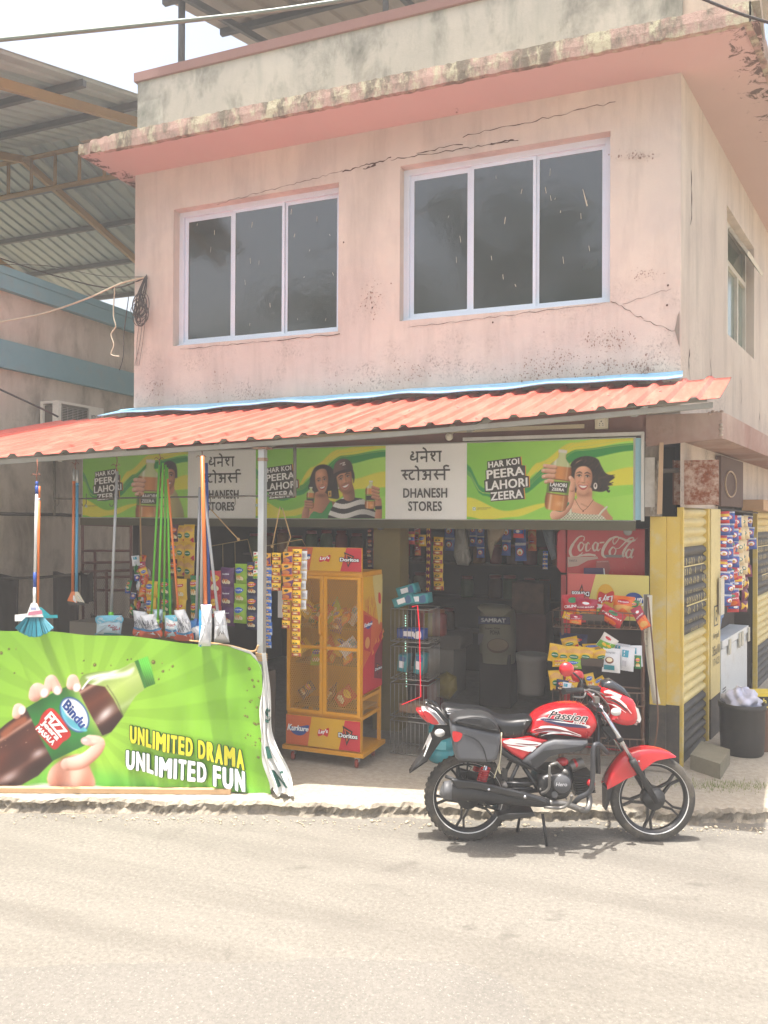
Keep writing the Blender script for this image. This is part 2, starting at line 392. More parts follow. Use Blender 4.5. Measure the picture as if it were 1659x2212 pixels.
# ------------------------------------------------------------------ shop building
pink = plaster('pink_plaster', (189, 181, 172), .95, 3.2, 4.5, cloud=.55, streak=.22, top=None)
pink2 = plaster('cream_pink_plaster', (194, 180, 166), .8, 3.0, 4.3, cloud=.4)
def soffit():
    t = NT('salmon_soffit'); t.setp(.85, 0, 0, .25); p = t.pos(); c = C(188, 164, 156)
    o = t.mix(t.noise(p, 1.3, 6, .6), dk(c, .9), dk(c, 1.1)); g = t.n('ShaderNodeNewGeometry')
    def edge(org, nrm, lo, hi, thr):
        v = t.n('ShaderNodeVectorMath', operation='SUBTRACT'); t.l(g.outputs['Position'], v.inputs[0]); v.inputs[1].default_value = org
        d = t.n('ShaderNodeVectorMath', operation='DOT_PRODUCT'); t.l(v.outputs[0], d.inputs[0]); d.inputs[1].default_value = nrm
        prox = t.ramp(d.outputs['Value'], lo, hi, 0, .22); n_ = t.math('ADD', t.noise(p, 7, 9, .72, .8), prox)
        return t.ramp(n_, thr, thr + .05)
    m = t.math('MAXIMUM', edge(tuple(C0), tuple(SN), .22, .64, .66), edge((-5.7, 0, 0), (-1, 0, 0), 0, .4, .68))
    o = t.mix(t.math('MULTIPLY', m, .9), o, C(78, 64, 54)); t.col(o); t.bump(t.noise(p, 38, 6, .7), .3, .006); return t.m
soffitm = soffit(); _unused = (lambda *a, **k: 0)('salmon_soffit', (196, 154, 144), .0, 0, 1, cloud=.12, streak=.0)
parapetm = plaster('grey_stained_plaster', (174, 170, 158), .5, 6.2, 7.1, cloud=.25, streak=.4, moldc=(92, 95, 86), soft=.85)
maroon = M('maroon_paint', (134, 100, 92), .8, var=.15, bump=.2, bscale=40, dirt=.4)
edge_m = lichen('mossy_slab_edge', (168, 142, 130), (172, 168, 142), (104, 98, 84), .95)
yellow = M('yellow_enamel', (210, 182, 84), .55, var=.12, scale=3, bump=.15, dirt=.95, dirtc=(204, 194, 158), dscale=5)
blackp = M('black_skirting_paint', (62, 58, 52), .75, var=.3, dirt=.5, dirtc=(110, 95, 78), dscale=8)
alu = M('aluminium', (204, 216, 228), .4, .1, var=.06)
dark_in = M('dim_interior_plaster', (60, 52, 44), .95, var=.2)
shop = thing('shop_building', 'two storey pink plastered corner shop with flat mossy roof slab and stained parapet', 'building', (-3, 8.5, 0))
WL = (-5.335, -3.354, 4.055, 5.546); WR = (-2.70, -.732, 4.10, 5.604)
w = MB(pink); xs = [-5.85, WL[0], WL[1], WR[0], WR[1], -.15]; zs = [2.95, WL[2], WR[2], WL[3], WR[3], 6.0]
def solid(x, z):
    for q in (WL, WR):
        if q[0] < x < q[1] and q[2] < z < q[3]: return False
    return True
sub = lambda a: [v for i in range(len(a) - 1) for v in [a[i]]] + [a[-1]]
for i in range(5):
    for k in range(5):
        x0, x1, z0, z1 = xs[i], xs[i + 1], zs[k], zs[k + 1]
        if solid((x0 + x1) / 2, (z0 + z1) / 2): w.add([(x0, 7.2, z0), (x1, 7.2, z0), (x1, 7.2, z1), (x0, 7.2, z1)], [[0, 1, 2, 3]])
RV = .11
for q in (WL, WR):
    a = [(q[0], q[2]), (q[1], q[2]), (q[1], q[3]), (q[0], q[3])]
    for i in range(4):
        p0, p1 = a[i], a[(i + 1) % 4]; w.add([(p0[0], 7.2, p0[1]), (p1[0], 7.2, p1[1]), (p1[0], 7.2 + RV + .1, p1[1]), (p0[0], 7.2 + RV + .1, p0[1])], [[0, 1, 2, 3]])
w.add([(-5.85, 7.2, 2.95), (-5.85, 7.2, 6.0), (-5.85, 11, 6.0), (-5.85, 11, 2.95)], [[0, 1, 2, 3]])
crk = M('crack_shadow', (66, 46, 38), .95); pat = M('exposed_cement', (128, 122, 112), .95, var=.3, bump=.5)
ar = Art(w, lambda u, v, h: Vector((u, 7.2 - .0015 - h, v)))
def crack(a, n, amp, wd):
    (x0, y0), (x1, y1) = a; random.seed(int(abs(x0 * 1000)))
    pts = [(x0 + (x1 - x0) * i / n, y0 + (y1 - y0) * i / n + random.uniform(-amp, amp)) for i in range(n + 1)]
    ar.stroke(pts, [wd * random.uniform(.25, 1.2) for _ in pts], crk)
wp = lambda x, y: (PY(x, y, 7.2).x, PY(x, y, 7.2).z)
crack((wp(470, 440), wp(740, 370)), 40, .010, .006); crack((wp(740, 372), wp(845, 342)), 18, .014, .013); crack((wp(785, 366), wp(812, 357)), 5, .006, .022)
crack((wp(845, 345), wp(1120, 303)), 36, .010, .008); crack((wp(1060, 312), wp(1110, 302)), 8, .008, .014); crack((wp(1000, 296), wp(1330, 222)), 26, .02, .007); crack((wp(900, 330), wp(1000, 312)), 10, .012, .01)
crack((wp(1320, 650), wp(1390, 690)), 12, .012, .006); crack((wp(1390, 690), wp(1466, 720)), 10, .01, .005); crack((wp(390, 755), wp(600, 735)), 20, .008, .006); crack((wp(600, 735), wp(735, 722)), 10, .01, .009); crack((wp(880, 708), wp(1310, 655)), 30, .008, .005); crack((wp(1345, 655), wp(1450, 625)), 10, .015, .003)
ar.poly([wp(*q) for q in [(1468, 672), (1463, 684), (1460, 702), (1457, 713), (1461, 726), (1465, 742), (1468, 750)]], pat)
for x, y in ((743, 524), (805, 665), (1065, 697), (1443, 617), (1441, 660), (600, 925)): ar.ell(*wp(x, y), .008, .010, crk)
spk = M('mould_speck', (132, 112, 100), .95, var=.3); random.seed(23)
for x, y, sx, sy, n in ((340, 845, 16, 28, 150), (806, 650, 20, 34, 120), (880, 810, 40, 26, 170), (1190, 790, 40, 30, 240), (1300, 800, 60, 26, 260), (1395, 800, 26, 26, 240), (1320, 735, 40, 18, 150), (1130, 810, 40, 22, 150), (1375, 338, 34, 8, 110), (745, 840, 40, 22, 90), (560, 860, 30, 20, 70), (470, 840, 24, 30, 80), (1395, 595, 26, 10, 60)):
    for _ in range(n): u, v = wp(x + random.gauss(0, sx * .7), y + random.gauss(0, sy * .7)); q = abs(random.gauss(0, .0026)) + .0012; ar.ell(u, v, q, q * random.uniform(.7, 1.8), spk, random.uniform(-.4, .4), 5); ar.h -= ar.st * .98
w.build('wall', shop)
# windows
glass = NT('dark_window_glass'); glass.setp(.1, 0, 0, .5); glass.b.inputs['IOR'].default_value = 1.85; _gp = glass.pos()
glass.col(glass.mix(glass.noise(_gp, 3, 3), C(34, 44, 44), C(48, 58, 57))); glass.bump(glass.noise(_gp, 7, 3, .5, .3), .10, .012); glass = glass.m
scr = M('glass_scratch', (196, 188, 164), .7)
def window(q, n, name='window', panes_open=True):
    x0, x1, z0, z1 = q; y = 7.2 + RV; fr = MB(alu); t = .055; d = .05
    fr.box((x0, y, z0), (x1, y + .06, z0 + t)); fr.box((x0, y, z1 - t), (x1, y + .06, z1)); fr.box((x0, y, z0 + t), (x0 + t, y + .06, z1 - t)); fr.box((x1 - t, y, z0 + t), (x1, y + .06, z1 - t))
    fr.box((x0 - .0, y - .03, z0 - .012), (x1, y - .002, z0 + .03))
    wo = fr.build(name, shop); iw = (x1 - x0 - 2 * t) / 3
    for k in range(3):
        a = x0 + t + iw * k; b2 = a + iw; yy = y + (.034 if k != 1 else .012); s = MB(alu); m = .028 if k else .04
        s.box((a, yy, z0 + t), (a + m, yy + .018, z1 - t)); s.box((b2 - m, yy, z0 + t), (b2, yy + .018, z1 - t)); s.box((a + m, yy, z0 + t), (b2 - m, yy + .018, z0 + t + m)); s.box((a + m, yy, z1 - t - m * 1.2), (b2 - m, yy + .018, z1 - t)); s.build('sash', wo)
        gpn = MB(glass); gpn.box((a + m, yy + .005, z0 + t + m), (b2 - m, yy + .011, z1 - t - m * 1.2)); A2 = Art(gpn, lambda u, v, h: Vector((u, yy + .0042 - h, v)))
        random.seed(k * 7 + int(abs(x0) * 10))
        for _ in range(3 + 3 * k):
            u = random.uniform(a + .06, b2 - .06); v = random.uniform(z0 + .15, z1 - .15); A2.stroke([(u, v), (u + random.uniform(-.012, .012), v + random.uniform(.01, .07))], random.uniform(.002, .005), scr)
        if k == 2 and x0 > -3: A2.stroke([(b2 - .2, z1 - .42), (b2 - .16, z1 - .58)], [.004, .012], scr)
        gpn.build('pane', wo)
window(WL, 0); window(WR, 1)
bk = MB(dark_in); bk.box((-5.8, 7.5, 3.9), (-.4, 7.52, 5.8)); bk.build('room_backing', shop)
# side wall with its casement window
U0, U1, Z0, Z1, UL = 1.91, 3.54, 4.15, 5.50, 9.0
s = MB(pink2); us = [0, U0, U1, UL]; zz = [2.9, Z0, Z1, 6.0]
for i in range(3):
    for k in range(3):
        if not (i == 1 and k == 1): s.add([SW(us[i], zz[k]), SW(us[i + 1], zz[k]), SW(us[i + 1], zz[k + 1]), SW(us[i], zz[k + 1])], [[0, 1, 2, 3]])
for (a, b_) in (((U0, Z0), (U1, Z0)), ((U1, Z0), (U1, Z1)), ((U1, Z1), (U0, Z1)), ((U0, Z1), (U0, Z0))):
    s.add([SW(a[0], a[1]), SW(b_[0], b_[1]), SW(b_[0], b_[1], -.16), SW(a[0], a[1], -.16)], [[0, 1, 2, 3]])
ar = Art(s, lambda u, v, h: SW(u, v, .0015 + h)); random.seed(5)
for (u, v, L) in ((.35, 5.3, .5), (.3, 3.7, .3), (1.15, 3.75, .35), (.75, 3.5, .2), (2.7, 3.8, .3), (3.9, 3.7, .4)):
    pts = [(u + random.uniform(-.03, .03), v - L * i / 6) for i in range(7)]; ar.stroke(pts, [.006 + .03 * random.random() * (i % 2) for i in range(7)], crk)
s.build('side_wall', shop)
cas = MB(M('old_white_timber', (196, 190, 176), .7, var=.1, dirt=.4)); wg = MB(M('pale_green_glass', (112, 128, 116), .12, coat=.3))
bar = lambda u0, u1, z0, z1, o0, o1: cas.obox(SW(u0, z0, o0), SD * (u1 - u0), SN * (o1 - o0), (0, 0, z1 - z0))
zt = 5.02
for u0, u1, z0, z1 in ((U0, U0 + .06, Z0, Z1), (U1 - .06, U1, Z0, Z1), (U0 + .06, U1 - .06, Z0, Z0 + .06), (U0 + .06, U1 - .06, Z1 - .06, Z1), (U0 + .06, U1 - .06, zt, zt + .06), (2.38, 2.44, Z0 + .06, zt), (2.98, 3.04, Z0 + .06, zt), (2.38, 2.44, zt + .06, Z1 - .06)): bar(u0, u1, z0, z1, -.15, -.09)
so = cas.build('window', shop)
wg.obox(SW(U0 + .06, Z0 + .06, -.13), SD * (U1 - U0 - .12), SN * .006, (0, 0, Z1 - Z0 - .12)); wg.build('pane', so)
ve = MB(MATS['old_white_timber']); o1, o2 = SW(2.46, Z1 - .08, -.09), SW(2.46, zt + .1, .10); ve.hexa([o1, o1 + SD * 1.0, o2 + SD * 1.0, o2], [p + Vector((0, 0, .03)) + SN * .02 for p in (o1, o1 + SD * 1.0, o2 + SD * 1.0, o2)]); ve.build('vent_flap', so)
# roof slab, parapet
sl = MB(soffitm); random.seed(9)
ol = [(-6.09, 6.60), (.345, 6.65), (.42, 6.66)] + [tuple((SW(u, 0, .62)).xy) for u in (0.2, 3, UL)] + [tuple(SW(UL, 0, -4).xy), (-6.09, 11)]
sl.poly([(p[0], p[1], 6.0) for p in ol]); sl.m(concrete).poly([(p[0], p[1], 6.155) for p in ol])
sl.m(edge_m); Nn = 150
def fascia(p, q, n):
    for i in range(n + 1): 
        a = Vector(p) + (Vector(q) - Vector(p)) * i / n; nn = Vector(((q[1] - p[1]), -(q[0] - p[0]))).normalized(); yield a, nn
for (p, q, n) in (((-6.09, 6.60), (.345, 6.65), 170), ((.345, 6.65), tuple(SW(.2, 0, .62).xy), 6), (tuple(SW(.2, 0, .62).xy), tuple(SW(UL, 0, .62).xy), 160)):
    vs = []
    for i, (a, nn) in enumerate(fascia(p, q, n)):
        brk = max(0, (.5 - (a.x + 6.09)) / .5) if p[0] < -6 else 0
        zb = 5.992 + random.uniform(-.004, .006) + brk * random.uniform(0, .05); zt_ = 6.158 + random.uniform(-.007, .006) - brk * .03; j = random.uniform(-.004, .004) - brk * random.uniform(0, .04)
        vs += [Vector((a.x + nn.x * (.012 + j), a.y + nn.y * (.012 + j), zb)), Vector((a.x + nn.x * (.016 + j), a.y + nn.y * (.016 + j), (zb + zt_) / 2)), Vector((a.x + nn.x * (.01 + j), a.y + nn.y * (.01 + j), zt_)), Vector((a.x - nn.x * .06, a.y - nn.y * .06, zt_)), Vector((a.x - nn.x * .04, a.y - nn.y * .04, zb - .002))]
    fs = []
    for i in range(len(vs) // 5 - 1):
        for k in (0, 1, 2): fs.append([i * 5 + k, i * 5 + 5 + k, i * 5 + 6 + k, i * 5 + 1 + k])
        fs.append([i * 5 + 4, i * 5 + 9, i * 5 + 5, i * 5])
    sl.add(vs, fs, False)
ar = Art(sl, lambda u, v, h: Vector((u, v, 5.9975 - h))); mould = M('soffit_mould', (64, 52, 42), .95, var=.3)
random.seed(21)
sl.build('roof_slab', shop)
pa = MB(parapetm); pa.box((-5.83, 7.2, 6.158), (-.14, 7.4, 7.03)); pa.box((-5.83, 7.402, 6.158), (-5.63, 11, 7.03)); pa.build('parapet', shop)
pa = MB(plaster('pale_parapet', (190, 172, 156), .5, 6.2, 7.4)); pa.obox((-.138, 7.23, 6.158), (.55, 0, 0), (.3, 2.5, 0), (0, 0, .95)); pa.build('parapet', shop, label='paler plain parapet end beyond the step')
cp = MB(maroon); cp.box((-5.86, 7.17, 7.032), (-.14, 7.43, 7.13)); cp.box((-5.86, 7.432, 7.032), (-5.6, 11, 7.13)); cp.build('coping', shop)
# floor beam, canopy slab, lower pillars
fb = MB(maroon); fb.box((-5.85, 7.08, 2.86), (-.42, 7.198, 3.34)); fb.build('beam', shop)
cs = MB(plaster('maroon_canopy', (150, 112, 100), .6, 2.8, 3.1)); bot = [(-.42, 7.06), (.17, 7.06)] + [tuple(SW(u, 0, .36).xy) for u in (.05, 3, UL)] + [tuple(SW(UL, 0, .004).xy), tuple(SW(.02, 0, .004).xy), (-.148, 7.19), (-.42, 7.19)]
cs.hexa([(p[0], p[1], 2.86 + (.0 if i else -.05)) for i, p in enumerate(bot)], [(p[0], p[1], 3.075) for p in bot])
cs.m(lichen('chipped_edge', (190, 170, 156), (206, 198, 182), (140, 116, 104), .7))
for k in range(26):
    c = Vector((.165, 7.07, 3.06)) + Vector((random.uniform(-.09, .03), random.uniform(-.02, .14), random.uniform(-.03, .025))) if k < 16 else Vector((.165, 7.06, random.uniform(2.88, 3.05))); q = random.uniform(.006, .02); cs.ball(c, (q, q, q * .7), 6, 4)
cs.build('canopy_slab', shop)
cm = lichen('broken_cement', (150, 140, 128), (196, 190, 178), (98, 92, 84), .8)
pl = MB(yellow); pl.box((-.39, 7.16, .62), (-.26, 7.36, 2.22)); pl.box((-.258, 7.2, .62), (-.152, 7.36, 2.22)); pl.m(blackp).box((-.392, 7.158, .1), (-.26, 7.36, .618)); pl.box((-.258, 7.198, .1), (-.152, 7.36, .618)); 
pl.m(cm).box((-.43, 7.1, 2.222), (-.30, 7.36, 2.86)); pl.m(M('peeling_whitewash', (206, 202, 194), .9, var=.2, bump=.5, dirt=.5)).box((-.43, 7.092, 2.3), (-.35, 7.098, 2.72)); pl.m(M('bare_timber', (190, 160, 128), .8)).hexa([(-.33, 7.05, 2.24), (-.29, 7.05, 2.24), (-.29, 7.095, 2.24), (-.33, 7.095, 2.24)], [(-.31, 7.04, 2.84), (-.28, 7.04, 2.84), (-.28, 7.095, 2.84), (-.31, 7.095, 2.84)])
pl.build('pillar', shop, label='yellow painted pillar with black foot')
olive = M('olive_yellow_paint', (128, 112, 60), .7, var=.2, dirt=.5)
for x0, x1, mt, nm in ((-5.85, -5.56, M('grey_brown_plaster', (128, 112, 98), .9, var=.2), 'grey plastered pillar'), (-5.558, -5.3, olive, 'olive painted pillar beside the grey one'), (-3.0, -2.72, olive, 'olive painted pillar inside the shop front')):
    p = MB(mt); p.box((x0, 7.3, .1), (x1, 7.55, 2.86)); p.build('pillar', shop, label=nm)
# hollow ground floor
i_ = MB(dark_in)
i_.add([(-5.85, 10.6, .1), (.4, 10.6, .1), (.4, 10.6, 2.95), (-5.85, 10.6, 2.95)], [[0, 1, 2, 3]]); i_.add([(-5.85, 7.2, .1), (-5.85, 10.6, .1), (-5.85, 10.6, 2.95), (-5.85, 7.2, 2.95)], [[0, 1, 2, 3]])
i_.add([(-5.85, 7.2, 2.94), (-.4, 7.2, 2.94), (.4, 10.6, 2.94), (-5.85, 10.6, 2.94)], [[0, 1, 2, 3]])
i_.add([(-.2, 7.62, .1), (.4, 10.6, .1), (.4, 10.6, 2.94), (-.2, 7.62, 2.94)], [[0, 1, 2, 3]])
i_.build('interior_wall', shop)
fl = MB(floorc); fl.add([(-5.84, 7.0, .108), (-.2, 7.0, .108), (.3, 10.6, .108), (-5.84, 10.6, .108)], [[0, 1, 2, 3]]); fl.build('shop_floor', kind='structure')
# side wall below the canopy
lw = MB(pink2); lw.add([SW(0, 2.30), SW(1.5, 2.30), SW(1.5, 2.94), SW(0, 2.94)], [[0, 1, 2, 3]]); lw.add([SW(1.5, 2.42), SW(UL, 2.42), SW(UL, 2.94), SW(1.5, 2.94)], [[0, 1, 2, 3]]); lw.build('lintel', shop)
jb = MB(M('cream_yellow_paint', (208, 190, 128), .6, var=.1, dirt=.6, dirtc=(160, 140, 90)))
jb.obox(SW(1.05, .48, -.1), SD * .42, SN * .13, (0, 0, 1.82)); jb.m(blackp).obox(SW(1.052, .1, -.1), SD * .416, SN * .132, (0, 0, .378)); 
A2 = Art(jb, lambda u, v, h: SW(1.05 + u, v, .0315 + h)); 
A2.tbox('Anjali', .08, 1.02, .36, 1.10, black); A2.tbox('35x10', .06, .88, .38, .97, black, bold=.01); A2.tbox('17.4.23', .08, .78, .36, .85, black)
A2.rect(.12, 1.16, .30, 1.36, black); A2.rect(.14, 1.175, .28, 1.345, MATS['cream_yellow_paint']); A2.ell(.21, 1.26, .04, .06, black); A2.ell(.21, 1.27, .02, .03, MATS['cream_yellow_paint'])
jb.build('pillar', shop, label='cream pillar with handwritten figures and black foot')
def shutter(u0, u1, zt, nm, lab, inscr):
    t = thing('roller_shutter', lab, 'shutter', SW((u0 + u1) / 2, .05), 0)
    b = MB(); n = 26; pitch = (zt - .06) / n; ys = M('cream_shutter_paint', (206, 188, 126), .6, var=.1, dirt=.5, dirtc=(150, 120, 70)); bs = M('black_shutter_paint', (64, 62, 58), .65, var=.2, dirt=.3)
    for i in range(n):
        z0 = .06 + pitch * i; zm = z0 + pitch / 2; frac = zm / zt; b.m(bs if frac < .24 or .52 < frac < .84 else ys)
        prof = [(0, .0), (pitch * .12, .004), (pitch * .35, .03), (pitch * .7, .03), (pitch * .9, .01), (pitch, 0)]
        vs = []
        for dz, o in prof: vs += [SW(u0 + .04, z0 + dz, o - .03), SW(u1 - .02, z0 + dz, o - .03)]
        b.add(vs, [[2 * k, 2 * k + 1, 2 * k + 3, 2 * k + 2] for k in range(5)], True)
    ltr = ink(196, 178, 110); A3 = Art(b, lambda u, v, h: SW(u, v, .002 + h)); random.seed(int(u0 * 10) + 1)
    z = zt * .82
    for row in range(11 if inscr else 6):
        big = row in (0, 1, 2, 4, 5); z -= pitch * (1.0 if big else .9); uu = u0 + .12
        if big and row in (1, 5): A3.stroke([(u0 + .1, z + .075), (u1 - .12, z + .075)], .012, ltr)
        while uu < u1 - .18:
            wd = random.uniform(.03, .07) if big else random.uniform(.015, .035); hh = .06 if big else .03
            if random.random() < .8:
                if random.random() < .5: A3.stroke([(uu, z + hh), (uu + wd * .5, z + hh * .6), (uu + wd * .2, z)], .012 if big else .006, ltr)
                else: A3.stroke([(uu + wd * .8, z + hh), (uu + wd * .8, z), (uu + wd * .2, z + hh * .4)], .011 if big else .006, ltr)
            uu += wd + .02
    b.build('slat_curtain', t)
    gd = MB(yellow); gd.obox(SW(u0, .06, -.03), SD * .038, SN * .05, (0, 0, zt - .06)); gd.obox(SW(u1 - .02, .06, -.03), SD * .05, SN * .05, (0, 0, zt - .06)); gd.build('guide_rail', t)
shutter(.02, 1.0, 2.3, 'a', 'yellow and black roller shutter with faded lettering beside the yellow corner pillar', True)
shutter(3.66, 5.6, 2.4, 'b', 'second roller shutter at the right picture edge behind the black tub', False)
# room behind the side opening
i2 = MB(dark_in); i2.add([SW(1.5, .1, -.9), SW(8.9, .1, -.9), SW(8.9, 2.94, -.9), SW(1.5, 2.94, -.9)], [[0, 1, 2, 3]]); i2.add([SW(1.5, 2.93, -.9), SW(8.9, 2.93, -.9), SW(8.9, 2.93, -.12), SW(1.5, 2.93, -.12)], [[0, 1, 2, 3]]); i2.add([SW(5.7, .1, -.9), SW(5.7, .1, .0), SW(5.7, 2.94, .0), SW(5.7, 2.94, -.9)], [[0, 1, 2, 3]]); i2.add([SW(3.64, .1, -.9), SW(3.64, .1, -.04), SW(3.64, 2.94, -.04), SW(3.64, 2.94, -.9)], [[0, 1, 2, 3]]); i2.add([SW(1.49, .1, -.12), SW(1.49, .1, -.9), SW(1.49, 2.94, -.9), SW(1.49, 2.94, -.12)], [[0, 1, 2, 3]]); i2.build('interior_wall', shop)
# ------------------------------------------------------------------ corrugated roofs
def trapz(L, pitch=.2, crest=.05, foot=.07, h=.024, rev=False):      # rib profile along a length: (x, z)
    out = []; x = 0
    while x < L:
        out += [(x, 0), (x + pitch * .62, 0), (x + pitch * .72, h), (x + pitch * .88, h)]; x += pitch
    return [q for q in out if q[0] <= L]
def sheet_paint():
    t = NT('red_sheet_metal'); t.setp(.42, 0, .15); p = t.pos(); c = C(206, 92, 76)
    o = t.mix(t.noise(p, 1.6, 5, .6), dk(c, .88), dk(c, 1.08)); o = t.mix(t.math('MULTIPLY', t.ramp(t.noise(t.pos((7, .7, 1)), 3, 7, .7), .48, .68), .45), o, C(214, 150, 128))
    o = t.mix(t.math('MULTIPLY', t.ramp(t.noise(t.pos((9, 1.2, 1)), 2.1, 8, .75), .56, .7), .5), o, C(132, 74, 58)); o = t.mix(t.ramp(t.noise(p, 48, 3, .8), .66, .72, 0, .6), o, C(224, 196, 176)); t.col(o); t.bump(t.noise(p, 5, 3), .12, .02); return t.m
redm = sheet_paint()
awn = thing('awning', 'red corrugated sheet awning with a blue flashing over the shop front', 'awning', (-3.1, 6.2, 2.9))
front = [(-6.9, 3.95, 2.50), (-4.98, 4.70, 2.655), (-3.13, 5.28, 2.785), (-2.1, 5.52, 2.85), (-1.0, 5.68, 2.925), (.2, 5.81, 3.01)]
def fr_at(x):
    for a, b_ in zip(front, front[1:]):
        if x <= b_[0]: 
            k = (x - a[0]) / (b_[0] - a[0]); return a[1] + (b_[1] - a[1]) * k, a[2] + (b_[2] - a[2]) * k
    return front[-1][1:]
def sheet(x0, x1, name, dz=0, ytop=7.14):
    b = MB(redm); prof = trapz(x1 - x0); vs = []; n = 5
    for px, pz in prof:
        xt = x0 + px; xf = xt - .12 ; yf, zf = fr_at(xf); zb = 3.353 + .0105 * xt
        for k in range(n + 1):
            q = k / n; y = ytop + (yf - ytop) * q; z = zb + (zf - zb) * q; vs.append(Vector((xt - .12 * q, y, z + pz + dz + .012 * math.sin(xt * 3.1 + q * 4) * (1 - q) * .5)))
    m_ = n + 1; fs = [[i * m_ + k, (i + 1) * m_ + k, (i + 1) * m_ + k + 1, i * m_ + k + 1] for i in range(len(prof) - 1) for k in range(n)]
    b.add(vs, fs, False); b.m(M('grey_sheet_back', (146, 146, 140), .55)); b.add([v - Vector((0, 0, .003)) for v in vs], [f[::-1] for f in fs], False); so_ = b.build(name, awn, fix=False); sc = MB(M('screw_washer', (120, 116, 110), .5, .4))
    for i in range(int((x1 - x0) / .4)):
        for q in (.06, .5, .93): xt = x0 + .06 + .4 * i + .01 * ((i * 7) % 3); yf, zf = fr_at(xt - .12); zb = 3.353 + .0105 * xt; c = Vector((xt - .12 * q, ytop + (yf - ytop) * q, zb + (zf - zb) * q + dz + .004)); sc.lathe([(.011, 0), (.011, .003), (.005, .004), (.005, .009), (0, .01)], c, (0, -.1, 1), 8)
    sc.build('screws', so_); return b
sheet(-7.0, -5.5, 'roof_sheet', .0); sheet(-5.62, -2.55, 'roof_sheet', -.012 * 0 + .006); sheet(-2.68, .255, 'roof_sheet', .012)
grey_tube = M('grey_painted_steel', (150, 148, 140), .55, .2, var=.1, dirt=.3, dirtc=(130, 90, 60))
bm_ = MB(grey_tube)
def beam_pts(off_y, off_z, x0=-6.9, x1=.085, n=24): return [Vector((x0 + (x1 - x0) * i / n, fr_at(x0 + (x1 - x0) * i / n)[0] + off_y, fr_at(x0 + (x1 - x0) * i / n)[1] + off_z)) for i in range(n + 1)]
def rbeam(b, pts, w, h):
    for p, q in zip(pts, pts[1:]):
        d = (q - p); nn = Vector((-d.y, d.x, 0)).normalized() * w; b.hexa([p, q, q + nn, p + nn], [v + Vector((0, 0, h)) for v in (p, q, q + nn, p + nn)])
rbeam(bm_, beam_pts(.05, -.042), .04, .036); bm_.build('edge_tube', awn)
for i, (x0, yb) in enumerate(((-6.2, 7.05), (-4.7, 7.05), (-3.1, 7.05), (-1.6, 7.05), (-.45, 7.05))):
    b = MB(grey_tube); y, z = fr_at(x0); p = Vector((x0, y + .1, z - .05)); q = Vector((x0 + .1, yb, 3.25 - .03)); b.hexa([p, p + Vector((.04, 0, 0)), q + Vector((.04, 0, 0)), q], [v + Vector((0, 0, .04)) for v in (p, p + Vector((.04, 0, 0)), q + Vector((.04, 0, 0)), q)]); b.build('rafter', awn)
for k, (fy) in enumerate((.35, .7)):
    b = MB(grey_tube); pts = [Vector((x, fr_at(x)[0] * (1 - fy) + 7.1 * fy, fr_at(x)[1] * (1 - fy) + 3.3 * fy - .045)) for x in [-6.8 + 6.85 * i / 12 for i in range(13)]]; rbeam(b, pts, .04, .03); b.build('purlin', awn)
bl = MB(M('blue_flashing', (130, 188, 222), .45, .0, var=.05, coat=.2)); vs = []; n = 60
for i in range(n + 1):
    x = -6.03 + 5.9 * i / n; wob = .012 * math.sin(x * 4.3) + .008 * math.sin(x * 9.7 + 1); zb = 3.385 + .0105 * x
    yo = 6.92 if i else 6.9; vs += [Vector((x, 7.188, zb + .075 + wob * .3)), Vector((x, 7.17, zb + .065 + wob * .5)), Vector((x + (.0), yo - .06 + wob, zb - .025 + wob)), Vector((x, yo - .058 + wob, zb - .033 + wob))]
bl.add(vs, [[i * 4 + k, i * 4 + 4 + k, i * 4 + 5 + k, i * 4 + 1 + k] for i in range(n) for k in range(3)], False); bl.build('flashing', awn, solid=.002)
galv = M('galvanised_steel', (172, 178, 180), .45, .45, var=.12, scale=12, dirt=.25, dirtc=(140, 110, 90))
po = MB(galv); b0 = Vector((-3.13, 5.36, 0)); po.box((b0.x - .025, b0.y - .025, .1), (b0.x + .025, b0.y + .025, 2.72)); po.m(rusty('rusty_joint', (150, 130, 110))).box((b0.x - .03, b0.y - .03, 2.63), (b0.x + .03, b0.y + .03, 2.655)); po.box((b0.x - .06, b0.y - .05, 2.721), (b0.x + .06, b0.y + .05, 2.735)); po.build('post', awn)
# ------------------------------------------------------------------ steel roofs around
greysheet = M('grey_roof_sheet', (150, 160, 158), .6, .1, var=.08, dirt=.3, dirtc=(120, 116, 104)); mustard = M('mustard_steel', (150, 120, 74), .7, var=.15); purl = M('dark_steel', (82, 84, 84), .7, .1)
def gable_pt(x, y): return Vector((x, y, 7.78 - .278 * abs(y - 9.2)))
shed = thing('market_shed', 'tall open steel shed with a grey corrugated gable roof left of the shop', 'shed', (-9, 9, 0))
def corr(b, P, x0, x1, y0, y1, pitch=.22):
    prof = trapz(x1 - x0, pitch, h=.028); vs = []
    for px, pz in prof: vs += [P(x0 + px, y0) + Vector((0, 0, pz)), P(x0 + px, y1) + Vector((0, 0, pz))]
    b.add(vs, [[2 * i, 2 * i + 2, 2 * i + 3, 2 * i + 1] for i in range(len(prof) - 1)], False)
b = MB(greysheet); corr(b, gable_pt, -16, -6.55, 4.0, 9.2); b.build('roof_sheet', shed, solid=.001)
b = MB(greysheet); corr(b, gable_pt, -16, -6.55, 9.2, 13.1); b.build('roof_sheet', shed, solid=.001)
for y in (4.6, 5.9, 7.2, 8.3, 10.0, 11.0, 12.0, 13.0):
    b = MB(purl); p = gable_pt(-16, y); b.box((-16, y - .03, p.z - .09), (-6.58, y + .03, p.z - .012)); b.build('purlin', shed)
